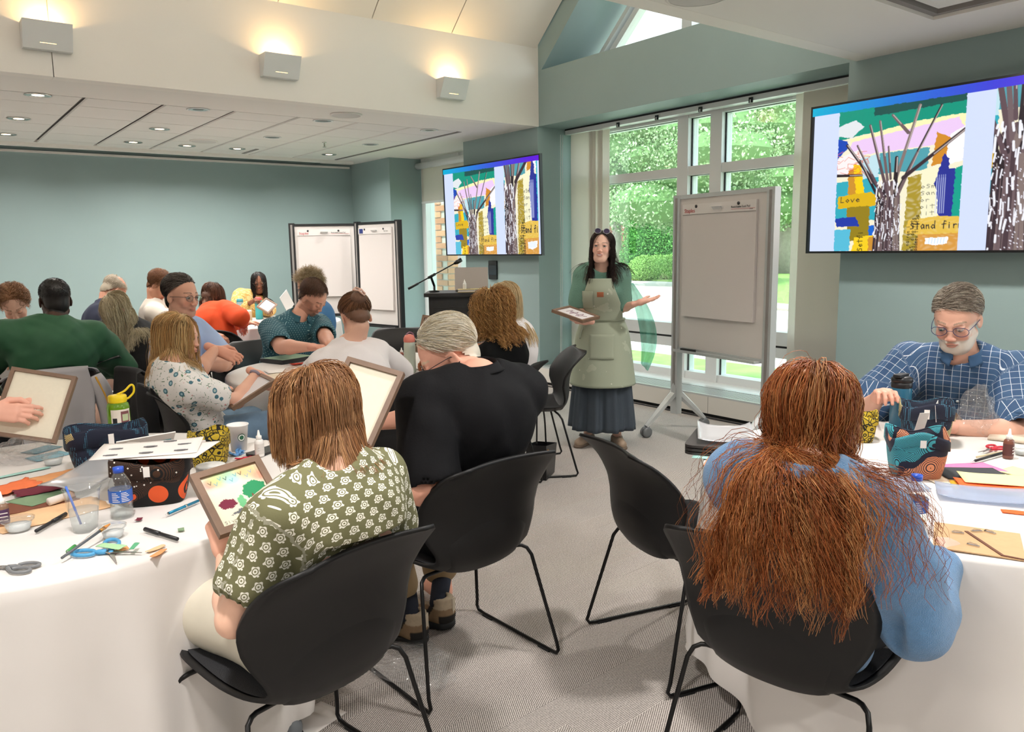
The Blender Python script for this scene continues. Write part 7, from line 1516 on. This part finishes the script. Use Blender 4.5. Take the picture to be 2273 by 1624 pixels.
def pet(x, y, label, rz=0, s=1.):
    t = thing('water_bottle', label, 'bottle', (x, y, TT), rz, 'small clear water bottles')
    prof = [(0, .002), (.026, .0), (.0305, .008), (.0290, .016), (.0308, .024), (.0290, .033), (.0308, .042), (.030, .046), (.0305, .085), (.030, .092), (.027, .105), (.018, .122), (.0128, .130), (.0128, .140)]
    MB().lathe([(r_*s, z*s) for r_, z in prof], 28, cap=False).build('bottle_wall', m_clear, t, True); MB().lathe([(max(0, r_-.0015)*s, z*s+.002) for r_, z in prof[:9]]+[(0, .088*s)], 28, cap=False).build('water', m_water, t, True)
    MB().lathe([(.0315*s, .048*s), (.0315*s, .083*s)], 28, cap=False).build('label_wrap', mat('label_blue', '#2f62b8', .45), t, True)
    MB().lathe([(.0145*s, .131*s), (.0145*s, .146*s), (0, .147*s)], 20).build('cap', mat('cap_blue', '#2553c4', .35), t, True)
    c0 = math.atan2(-y, -x)-rz
    for k in range(6):
        for (a0, a1) in ((-.75, -.1), (.05, .75)):
            a1_ = a1-.12*((k*7) % 3); MB().add([(.0318*s*math.cos(c0+a0+(a1_-a0)*i/6), .0318*s*math.sin(c0+a0+(a1_-a0)*i/6), z*s) for z in (.052+.0048*k, .0538+.0048*k) for i in range(7)], [(i, i+1, 8+i, 7+i) for i in range(6)]).build('label_print', m_plain, t)
    return t
p = P_px(272, 1146); pet(p[0], p[1], 'clear water bottle with a blue label in front of the orange basket', s=1.02); p = P_px(2028, 1170); pet(p[0], p[1], 'clear water bottle with a blue label beside the red-haired woman')
p = P_px(8, 1166); glue_bottle((*p[:2], TT), 'glue bottle with a purple label at the left edge of the photo', .10, '#8a6a55', '#4d2f57', grp=None)
p = P_px(2237, 1016); glue_bottle((*p[:2], TT), 'brown glue bottle with a white nozzle near the red scissors', .105, '#7b4a3c', '#5a2f2c')
p = P_px(892, 800); glue_bottle((*p[:2], TT), 'small brown glue bottle behind the sage bottle on the middle table', .09, '#8a4c3c', '#5a2f2c')
p = P_px(577, 1012); glue_bottle((*p[:2], TT), 'white glue bottle beside the black phone on the left table', .10, '#efece8', '#d9d5d0')
def tub(px, py, label, r=.032, h=.026, lid=False):
    p = P_px(px, py); t = thing('plastic_tub', label, 'tub', (*p[:2], TT), 0, 'small plastic tubs'); MB().lathe([(0, .001), (r*.75, 0), (r, h), (r*1.12, h), (r*1.12, h+.002), (r*.96, h+.001)], 28, cap=False).build('wall', m_clear, t, True)
    MB().lathe([(0, .003), (r*.75, .003), (r*.9, h*.6), (0, h*.6)], 24, cap=False).build('glue', mat('white_glue', '#eef0f0', .4), t, True)
    if lid: MB().lathe([(r*1.16, h+.002), (r*1.18, h+.006), (r*.9, h+.008), (0, h+.007)], 28, cap=False).build('lid', m_clear, t, True)
    return t
tub(42, 1176, 'clear lidded tub beside the purple-labelled bottle', .036, .028, True); tub(252, 1192, 'clear tub of white glue between brush and markers', .030, .028, True); tub(119, 1030, 'clear tub behind the papers on the left table', .034, .028); tub(1992, 1104, 'clear tub with a brush leaning in it beside the right water bottle'); tub(2270, 1008, 'clear tub at the right edge of the photo')
def stick(name, label, cat, a, b, r, m, parts=(), group=None):
    a, b = np.asarray(a, float), np.asarray(b, float); t = thing(name, label, cat, a, 0, group); u = nrm(b-a); L_ = np.linalg.norm(b-a); MB().tube([(0, 0, 0), u*L_*.5, u*L_], [r, r, r], 8).build('barrel', m, t, True)
    for nm, f0, f1, r0, r1, mm in parts: MB().tube([u*L_*f0, u*L_*f1], [r0, r1], 8).build(nm, mm, t, True)
    return t
q = lambda x, y, z=.008: P_px(x, y, TT+z)
m_mark = mat('marker_black', '#1a1a1d', .4)
stick('marker_pen', 'black marker pen left of the clear cup on the left table', 'pen', q(80, 1178), q(146, 1140), .0052, m_mark, (('cap', .55, 1.0, .0062, .0060, m_mark),), 'black marker pens')
stick('marker_pen', 'black marker pen right of the glue tub on the left table', 'pen', q(322, 1174), q(394, 1196), .0052, m_mark, (('cap', .0, .45, .0062, .0062, m_mark),), 'black marker pens')
stick('pen', 'teal ballpoint pen in front of the orange basket', 'pen', q(374, 1139), q(440, 1111), .0045, mat('pen_teal', '#1d7fa3', .3, .3), (('tip', -.10, 0., .001, .0042, m_chrome), ('clip_band', .55, .6, .0052, .0052, m_chrome)))
stick('paint_brush', 'grey-handled paint brush lying over the left blue scissor handle', 'brush', q(137, 1238, .012), q(222, 1178, .03), .0035, mat('brush_grey', '#5b6066', .5), (('ferrule', 1., 1.12, .0045, .005, mat('brass', '#c98f3c', .3, .8)), ('bristles', 1.12, 1.28, .0055, .002, mat('bristle_orange', '#d98c3a', .8))))
stick('paint_brush', 'white-handled brush with a green grip beside the grey one', 'brush', q(150, 1224, .008), q(225, 1165, .008), .003, m_plain, (('grip', .0, .2, .005, .005, mat('grip_green', '#3f9a4d', .5)),))
stick('paint_brush', 'brush leaning in the clear tub on the right table', 'brush', q(1996, 1096, .02), q(1984, 1078, .06), .003, mat('brush_blue', '#7fa6cf', .5), (('ferrule', -.35, 0., .004, .004, m_chrome),))
def scissors(c, rz, op, label, mh, s=1.):
    t = thing('scissors', label, 'scissors', c, rz); m_bl = mat('scissor_steel', '#a9a6a2', .25, .9)
    for sg in (-1, 1):
        A = rot(0, 0, sg*op/2); z = .002+.003*(sg > 0)
        MB().prism([(-.004*s, -.007*s), (.085*s, -.001*s), (.088*s, .001*s), (.0*s, .007*s), (-.02*s, .006*s), (-.02*s, -.006*s)], z, z+.0018, R=A).build('blade', m_bl, t)
        pth = bez([np.array([-.014, -.0, .006])*s]+[np.array([-.07+.032*math.cos(a), -sg*.012-.0*sg+.018*math.sin(a)*1., .006])*s for a in [0.4+2*PI*i/12 for i in range(12)]], 3)
        MB().tube([A@p_ for p_ in pth], [.007*s]*3+[.0052*s]*(len(pth)-3), 7).build('handle', mh, t, True)
    MB().lathe([(.006*s, 0), (.006*s, .008*s), (.003*s, .009*s)], 12).build('pivot', mh, t, True); return t
p = P_px(247, 1229); ax_ = P_px(200, 1262)-p; scissors((*p[:2], TT), math.atan2((P_px(315, 1233)-p)[1], (P_px(315, 1233)-p)[0])-.36, .85, 'blue-handled scissors lying open near the edge of the left table', mat('handle_blue', '#4f9fd0', .45), .95)
p = P_px(2195, 1002); scissors((*p[:2], TT+.004), math.atan2((P_px(2165, 1012)-p)[1], (P_px(2165, 1012)-p)[0]), .25, 'red-handled scissors beside the brown glue bottle', mat('handle_red', '#c8263a', .4), .75)
p = P_px(8, 1262); scissors((*p[:2], TT), 2.4, .2, 'grey scissors cut off by the left edge of the photo', mat('handle_grey', '#7a7d80', .4), .8)
stick('craft_knife', 'black and white craft knife beside the red scissors', 'knife', q(2165, 1022), q(2232, 1003), .005, m_mark, (('blade', -.15, 0., .001, .004, m_chrome),)); stick('wood_stick', 'pale wooden stick under the red scissors', 'stick', q(2168, 1014, .006), q(2235, 1000, .006), .004, mat('pale_wood', '#d9c9a6', .7))
# -- crumpled clear bags
def crumple(name, label, c, r3, seed, m=m_clear, sp=None, n=26, cat='plastic bag'):
    r = np.random.RandomState(seed); t = thing(name, label, cat, c); K = r.normal(size=(9, 3))*9; ph = r.uniform(0, 6, 9); V = []
    for j in range(n+1):
        for i in range(n*2):
            a, b = 2*PI*i/(n*2), PI*j/n; d = np.array([math.sin(b)*math.cos(a), math.sin(b)*math.sin(a), math.cos(b)]); f = 1+.16*sum(abs(math.sin(K[k]@d*.35+ph[k]))-.5 for k in range(9))*.75; v = d*r3*f
            if sp is not None: v = v+np.asarray(sp)*max(0, d[2])**2
            V.append((v[0], v[1], max(v[2]+r3[2]*.75, .0015)))
    Fc = [(j*n*2+i, j*n*2+(i+1) % (n*2), (j+1)*n*2+(i+1) % (n*2), (j+1)*n*2+i) for j in range(n) for i in range(n*2)]
    mk('film', V, Fc, m, t, False); return t
m_bagc = film('crinkled_plastic', '#ffffff', .04, .28, .10, .05, '#ffffff', bump=(60, .9))
p = P_px(55, 1022); crumple('plastic_bag', 'crumpled clear bag at the back of the left table', (*p[:2], TT), np.array([.09, .07, .045]), 1, m_bagc)
p = P_px(2165, 960); crumple('plastic_bag', 'crumpled clear bag standing up in front of the man in the checked shirt', (*p[:2], TT), np.array([.07, .06, .075]), 2, m_bagc, (0, 0, .05))
p = Zp(915, 1490, 0); crumple('plastic_bag', 'crumpled clear bag on the carpet under the chair of the man in black', (*p[:2], 0), np.array([.11, .15, .03]), 3, m_bagc)
p = P_px(175, 1085); t = flat('zip_bag', 'milky zip bag with a glue stick inside, behind the clear cup', 'plastic bag', p[0]+.02, p[1], .24, .14, 40, film('milky_plastic', '#eef1f3', .08, .6, .15, .28, '#f4f4f6'), z=TT+.012, curl=.02, tilt=(.03, .02), seed=4)
pg = P_px(130, 1118); t = thing('glue_stick', 'glue stick lying inside the milky zip bag', 'glue stick', (*pg[:2], TT+.016), .5); MB().lathe([(.012, -.03), (.012, .03)], 18, R=rot(0, PI/2)).build('barrel', m_plain, t, True); MB().lathe([(.0125, .03), (.0125, .048)], 18, R=rot(0, PI/2)).build('cap', mat('cap_tan', '#b98f73', .5), t, True)
m_zip = film('zip_bag_blue', '#dfe8f8', .08, .5, .1, .35, '#d5dff0')
# -- right table papers
fpx('pale blue card under the dark document folder at the left end of the right table', 1605, 1010, .20, .15, -60, '#a8d7cf', 0, name='card_sheet', cat='card')
t = fpx('tan sheet printed with frame lettering beside the red-haired woman', 1625, 1028, .18, .14, -60, '#d9a27e', 1, name='printed_sheet', cat='paper'); text_part('print', 'O', .05, m_ink, t, (-.07, -.06, .003)); text_part('print', 'WALL FRAME', .016, m_ink, t, (-.07, -.0, .003))
fpx('pink craft paper under the black sheet on the right table', 2150, 1040, .20, .12, -30, '#e77fae', 0, seed=2); fpx('black craft paper among the coloured ones on the right table', 2155, 1050, .20, .13, -42, '#3a3c40', 2, seed=3); fpx('lime paper at the far right behind the black sheet', 2262, 1048, .10, .10, -10, '#efe6a8', 0, seed=5)
fpx('orange felt sheet under the pale yellow one', 2205, 1078, .20, .11, -55, '#f0672e', 5, curl=.006, seed=4); fpx('pale yellow felt sheet on top of the orange one', 2212, 1064, .20, .12, -55, '#efe6a8', 8, curl=.003, seed=6); fpx('mustard paper under the orange felt', 2185, 1082, .18, .10, -60, mat('mustard_paper', '#d9a92c', .9), 2, seed=9)
fpx('cream paper sheet behind the wave-printed basket', 2120, 1066, .16, .12, -35, '#e9d9c0', 0, seed=7)
p = P_px(2205, 1108); flat('zip_bag', 'bluish zip bag lying behind the cardboard backing', 'plastic bag', p[0], p[1], .30, .12, -60, m_zip, z=TT+.003, curl=.015, tilt=(.01, .01), seed=2); p = P_px(1965, 1075); flat('zip_bag', 'bluish zip bag under the hair of the red-haired woman', 'plastic bag', p[0], p[1], .22, .14, -40, m_zip, z=TT+.003, curl=.01, seed=6)
fpx('orange tissue piece beside the walnut frame at the right edge', 2255, 1137, .07, .03, -60, '#f0672e', 0, seed=8)
p = P_px(1976, 1122); t = flat('postcard', 'blue sea postcard tucked beside the right water bottle', 'card', p[0], p[1], .13, .09, -30, MATS['sea_card']); p = P_px(1960, 1108); flat('postcard', 'blue postcard below the sea postcard on the right table', 'card', p[0]+.01, p[1]+.02, .13, .09, -10, MATS['teal_card'], z=TT)
# cardboard backing with clips
A_, Bq, Dq = P_px(2074, 1160, TT), P_px(2264, 1186, TT), P_px(2057, 1226, TT); ang = math.atan2(*(Bq-A_)[1::-1]); cb_ = thing('cardboard_backing', 'brown cardboard frame backing with metal clips on the edge of the right table', 'cardboard', (*((A_+Bq)/2)[:2], TT), ang)
wd, dp = np.linalg.norm((Bq-A_)[:2]), .20; m_cb = mat('kraft_board', '#cba67c', .85, noise=(60, .04)); MB().box((-wd/2, -dp, 0), (wd/2, 0, .003)).build('board', m_cb, cb_)
MB().prism([(-.02, -.045), (wd/2-.045, -dp+.012), (wd/2-.002, -dp+.004), (wd/2-.002, -dp), (wd/2-.05, -dp+.004), (-.028, -.047)], .003, .005).build('stand_cut', mat('cut_brown', '#6b4430', .8), cb_)
for k, (x, y, a) in enumerate(((-wd*.22, -.07, .1), (.0, -.035, .5), (.03, -.03, -.5), (-.01, -.15, -.3))): MB().box((-.014, -.004, .003), (.014, .004, .006), R=rot(0, 0, a), t=(x, y, 0)).tube([(-.014, 0, .006), (-.008, 0, .010), (.010, 0, .008)], .0014, 5, R=rot(0, 0, a), t=(x, y, 0)).build('clip', m_chrome, cb_)
c, R, w, h = frame3(at(2236, 1143, 2.42), at(2330, 1180, 2.40), at(2290, 1175, 2.2)); pfx = picture_frame(np.array([2.40, .60, TT+.014]), rot(0, 0, -.2), .25, .20, 'walnut frame lying flat at the right edge of the right table', m_cb)
# blue tumbler bottle, white cards
p = P_px(1996, 948); bt = lathe_thing('sports_bottle', 'tall translucent blue bottle with a black flip lid on the right table', 'bottle', (*p[:2], TT), [('body', [(0, .001), (.036, .0), (.040, .006), (.040, .16), (.037, .17)], film('blue_bottle', '#6fb3cf', .08, .5, .08, .62, '#3f7f9e')), ('lid_band', [(.039, .168), (.040, .172), (.040, .188), (.038, .190)], m_mark), ('lid', [(.037, .19), (.041, .193), (.041, .206), (.030, .214), (0, .215)], m_mark), ('water', [(0, .004), (.037, .004), (.037, .06), (0, .06)], film('teal_water', '#5fe0ea', .05, .3, .05, .45, '#35c4dc'))])
MB().tube(bez([(.041, 0, .20), (.050, 0, .17), (.052, 0, .12), (.045, 0, .08)], 5), .005, 6).build('carry_strap', m_mark, bt, True); MB().rbox((-.05, -.016, .213), (.03, .016, .224), .008).build('flip_lid', m_mark, bt)
def card(c, w, h, yaw, tilt, label):
    t = thing('note_card', label, 'card', c); MB().box((-w/2, -.0006, -h/2), (w/2, .0006, h/2), R=frame(yaw)@rot(tilt)).build('sheet', m_plain, t)
card(at(2080, 912, 2.92), .118, .062, -20, -.1, 'blank white card standing in the tall navy basket on the right table'); card(at(2040, 955, 2.66), .035, .14, 30, .35, 'white card edge-on in the wave-printed basket')
# dark folder stack
p = np.array([2.36, 1.83, TT]); fs = thing('document_folder', 'dark zipped document folder at the far left corner of the right table', 'folder', p, math.radians(-60)); m_fo = mat('folder_charcoal', '#3f3a38', .6)
for k in range(3): MB().rbox((-.10, -.15, .003+.013*k), (.10, .15, .012+.013*k), .03).build('pocket', m_fo, fs)
flat('plastic_sleeve', 'clear sleeve with lettered paper lying on the dark folder', 'plastic sleeve', p[0]+.03, p[1]-.01, .20, .26, -50, film('milky_plastic', '#eef1f3', .08, .6, .15, .28, '#f4f4f6'), z=TT+.050, curl=.02, seed=3); t = flat('printed_sheet', 'white sheet with curly red print on top of the dark folder', 'paper', p[0]+.08, p[1]+.02, .15, .20, -50, m_plain, z=TT+.044); text_part('print', 'Wall', .04, m_mauve, t, (-.06, .04, .003))
# man's board
p = at(2235, 958, 3.05); flat('drawing_board', 'pale wooden panel at the table edge before the man in the checked shirt', 'board', 3.38, 1.10, .34, .22, -75, mat('pale_board', '#d8c8b4', .7), th=.010); p = at(1985, 882, 3.15)
c, R, w, h = frame3(at(1950, 872, 3.30), at(2060, 888, 3.1), at(1955, 905, 3.05)); picture_frame(np.array([3.35, 1.52, TT+.02]), rot(.1, 0, -.9), .25, .20, 'walnut frame held by the man in the checked shirt, behind the blue bottle', m_blank, .018)
# -- middle table
C3 = (2.25, 4.62)
p = P_px(911, 826); sb = lathe_thing('insulated_bottle', 'sage green insulated bottle with a coral lid on the middle table', 'bottle', (*p[:2], TT), [('body', [(0, .002), (.034, .0), (.036, .006), (.036, .165), (.034, .185), (.033, .19)], mat('sage_metal', '#c6d0c0', .4)), ('lid', [(.034, .19), (.036, .196), (.035, .215), (.026, .232), (.010, .238), (0, .238)], mat('coral_lid', '#e08474', .45))]); MB().tube(bez([(.034, 0, .2), (.03, 0, .235), (.005, 0, .25), (-.02, 0, .238)], 5), .004, 6).build('lid_loop', mat('mauve_lid', '#8f6c80', .45), sb, True)
bi = thing('binder', 'black ring binder lying at the far left of the middle table', 'binder', (*P_px(640, 800)[:2], TT), .3); MB().rbox((-.15, -.12, 0), (.15, .12, .025), .01).build('cover', m_mark, bi); MB().box((-.13, -.10, .025), (.13, .10, .028)).build('sheet', mat('green_print', '#bcd9bd', .7), bi)
for k, (x, y, w, h, rz, c, lb, z) in enumerate(((610, 835, .24, .18, 20, '#e9d9c0', 'cream papers spread at the near left of the middle table', 0), (630, 822, .22, .16, -10, m_plain, 'white printed sheets left of the woman in the white top', 2), (600, 847, .12, .08, 35, '#caa77c', 'brown card at the near rim of the middle table', 3), (668, 806, .14, .06, 5, '#c8432c', 'red packet beside the black binder', 3), (880, 835, .20, .12, 15, '#e9d9c0', 'cream papers right of the woman in the white top', 0), (955, 838, .20, .12, -20, '#c9dfe6', 'pale blue sheet at the near right rim of the middle table', 0), (950, 815, .18, .12, 30, m_plain, 'white paper beside the sage bottle', 2), (875, 790, .16, .10, 0, m_plain, 'crumpled white tissue beyond the glue bottle', 2), (690, 815, .16, .12, 40, m_plain, 'white sheets under the arm of the woman in the white top', 1))):
    fpx(lb, x, y, w, h, rz, c, z, seed=k)
stick('pencil', 'dark pencil lying on the cream papers of the middle table', 'pencil', q(880, 838), q(892, 826), .0035, m_mark)
t = thing('plastic_sleeve', 'clear plastic sleeve standing up behind the sage bottle', 'plastic sleeve', at(960, 770, 4.75)); MB().box((-.09, -.001, -.12), (.09, .001, .10), R=frame(-20, 0, -4)@rot(-.2)).build('film', film('sleeve_blue', '#dfe9f0', .1, .5, .1, .30, '#d8e4ee'), t)
_p = at(983, 752, 4.9); _dz = _p[2]-TT-.004
t = thing('printed_sheet', 'white sheet with large letters standing behind the plastic sleeve', 'paper', (_p[0], _p[1], TT+.004)); Rq = frame(-35, 0, 10)@rot(-.15); MB().box((-.075, -.001, .0), (.075, .001, _dz+.11), R=Rq).build('sheet', m_plain, t); text_part('print', 'LOV', .055, m_ink, t, tuple(Rq@np.array([-.05, -.003, _dz+.03])), Rq@rot(PI/2))
# -- back table
def tumbler(px, py, label, cb, cl, h=.2, r=.034): p = P_px(px, py); return lathe_thing('tumbler', label, 'bottle', (*p[:2], TT), [('body', [(0, 0), (r*.9, 0), (r, .01), (r, h*.82), (r*.9, h*.86)], mat('tumbler_'+cb, cb, .4)), ('lid', [(r*.95, h*.85), (r, h*.9), (r*.8, h), (0, h)], mat('tumbler_'+cl, cl, .4))])
tumbler(576, 708, 'teal bottle with a red lid on the farthest table', '#3fa7ab', '#c94a44', .25, .04); tumbler(535, 708, 'grey bottle with a teal lid left of the other on the farthest table', '#8ba1a4', '#2f7f8c', .23, .038)
tumbler(553, 712, 'clear glass of amber drink between the two bottles on the farthest table', '#b9a184', '#d9d2c6', .12, .036); tumbler(549, 700, 'tall clear drinking glass behind the amber drink', '#bcae9d', '#d4cdc4', .14, .034)
for k, (x, y, c, lb) in enumerate(((540, 716, m_plain, 'white paper at the near rim of the farthest table'), (590, 712, '#e9d9c0', 'cream papers in front of the woman in the yellow cardigan'), (603, 705, m_plain, 'white papers at the right of the farthest table'))): fpx(lb, x, y, .22, .14, 20*k, c, 0, seed=k)
t = thing('printed_sheet', 'folded newspaper-like sheet held up beside the woman in the yellow cardigan', 'paper', at(637, 668, 8.3)); MB().box((-.07, -.002, -.10), (.07, .002, .10), R=frame(-30, 0, -35)).build('sheet', m_plain, t)
# -- on the floor and on chairs
hb = thing('handbag', 'black leather handbag standing on the carpet right of the man in black', 'handbag', (3.2, 3.9, 0), .6); m_lea = mat('black_leather', '#0f0f11', .35, bump=(150, .2))
MB().add([(-.10, -.06, 0), (.10, -.06, 0), (.10, .06, 0), (-.10, .06, 0), (-.13, -.07, .24), (.13, -.07, .20), (.13, .07, .20), (-.13, .07, .24)], [(0, 3, 2, 1), (0, 1, 5, 4), (1, 2, 6, 5), (2, 3, 7, 6), (3, 0, 4, 7)]).build('body', m_lea, hb); MB().tube(bez([(-.11, 0, .22), (-.10, .0, .40), (-.02, .02, .62), (.0, .02, .63), (.07, 0, .40), (.11, 0, .19)], 6), .006, 6).build('strap', m_lea, hb, True); MB().lathe([(.008, 0), (.008, .004), (0, .005)], 12, R=rot(PI/2), t=(-.09, -.068, .20)).build('stud', mat('brass', '#c98f3c', .3, .8), hb)
p = Zp(690, 1603, 0); flat('paper_sheet', 'white paper sheet on the carpet under the near chair', 'paper', p[0], p[1], .20, .12, 20, m_plain, z=.001)
def drape(key, label, m, ln=.62, nm='jacket', stripe=None, sleeve=True, seed=0, wide=1.):
    """garment hung over a chair back: front and back sheets following the shell"""
    ch = CH[key]; t = thing(nm, label, 'jacket', ch.location, ch.rotation_euler[2], 'garments hung on chair backs')
    def f(a, c_):
        u = (a*2-1)*1.04*wide; 
        if c_ < .12: x, y, z = chair_shell_pt(u*.98, 1-.10*(1-c_/.12)); y += .012
        elif c_ < .2: x, y, z = chair_shell_pt(u, 1.); e = (c_-.12)/.08; y += .012-.036*e; z += .012*math.sin(e*PI)
        else:
            e = (c_-.2)/.8; x, y0_, z0_ = chair_shell_pt(u, 1.); z = z0_-ln*e; y = y0_-.026-.02*math.sin(e*2.5)+.012*math.sin(u*9+seed+e*2)*e-.0; x = x*(1+.10*e)+.008*math.sin(e*9+u*5)
            y = min(y, -.262-.0*e-.02*(1-abs(u)))
        return (x, y, z)
    o = MB().grid(f, 36, 40).build('cloth', m, t, True); solid(o, .006)
    if sleeve:
        for s in (1,):
            S_ = [(.20*s*wide, -.33, .77), (.245*s*wide, -.35, .62), (.262*s*wide, -.35, .45), (.255*s*wide, -.345, .28)]; MB().tube(bez(S_, 5), [.045, .052, .055, .056, .055, .055, .054, .053, .053, .052, .052, .05, .05, .048, .046, .045], 12).build('sleeve', m, t, True)
            if stripe: MB().tube([np.array(p_)+np.array([.0, -.052, 0]) for p_ in bez(S_[:3], 5)], .006, 6).build('stripe', stripe, t, True)
    return t
drape('green', 'pale grey jacket with a yellow stripe hung over the chair of the man in green', mat('pale_jacket', '#b9b7bb', .85, noise=(8, .04)), .55, stripe=mat('stripe_yellow', '#d9a441', .8), wide=1.06)
drape('blond', 'black jacket hung over the chair of the woman in the black cardigan', mat('black_jacket', '#0d0d0f', .95), .5, seed=2)
drape('glasses', 'black jacket hung over the chair behind the woman in the flowered top', mat('black_jacket', '#0d0d0f', .95), .5, seed=3)
# shoes of the man in black
def trainer(h0, d_, label, side, ank):
    d_ = nrm(np.array([*d_, 0])); s_ = np.array([-d_[1], d_[0], 0]); R = np.stack([s_, d_, [0, 0, 1.]], 1)
    t = bk_['t']; L_ = [cone(h0+R@np.array([0, .0, .05]), h0+R@np.array([0, .13, .045]), .042, .038, .03), cone(h0+R@np.array([0, .13, .045]), h0+R@np.array([0, .21, .035]), .040, .034, .03), cone(h0+R@np.array([0, .0, .05]), h0+R@np.array([0, .0, .11]), .043, .042, .03), cone(h0+R@np.array([0, .02, .09]), h0+R@np.array([0, .01, .2]), .030, .032, .004, sub=True)]
    V, lo, h_ = field(L_, .006, cuts=[(h0+np.array([0, 0, .022]), (0, 0, -1.)), (h0+np.array([0, 0, .125]), (0, 0, 1.))]); Pn, Fn = nets(V, lo, h_); Y_ = (Pn-h0)@R; cc = np.tile(np.array(lin('#8a7257')), (len(Pn), 1)); cc[Y_[:, 2] > .085] = lin('#b7a78f'); mm = (np.abs(Y_[:, 1]-.06-(Y_[:, 2]-.05)*-.6) < .012) & (Y_[:, 2] < .10); cc[mm] = lin('#26231f'); cc[(Y_[:, 1] < -.0) & (Y_[:, 2] < .06)] = lin('#1e1c1a')
    sh = mk('shoe', Pn, Fn, mat('shoe_suede', '#ffffff', .85, attr='Col', noise=(80, .08)), t, True, col=cc, loc=bk_['loc'])
    V, lo, h_ = field([cone(h0+R@np.array([0, -.0, .012]), h0+R@np.array([0, .20, .012]), .048, .042, .02)], .006, cuts=[(h0, (0, 0, -1.)), (h0+np.array([0, 0, .028]), (0, 0, 1.))]); Pn, Fn = nets(V, lo, h_); mk('sole', Pn, Fn, m_gasket, sh, loc=bk_['loc'])
    MB().box((-.012, -.048, .06), (.012, -.040, .12), R=R, t=h0).build('heel_tab', mat('heel_tab', '#c9bda8', .7), sh, loc=bk_['loc'])
    V, lo, h_ = field([cone(h0+R@np.array([0, .02, .09]), ank+np.array([0, 0, .06]), .036, .040, .01)], .008); Pn, Fn = nets(V, lo, h_); mk('sock', Pn, Fn, mat('sock_navy', '#1b2130', .9), t, True, loc=bk_['loc'])
hR_ = Zp(985, 1392, 0); hL_ = Zp(925, 1428, 0); trainer(np.array([*hR_[:2], .01]), (-.55, .8), '', 1, bk_['anR']); trainer(np.array([*hL_[:2], .01]), (-.5, .85), '', -1, bk_['anL'])
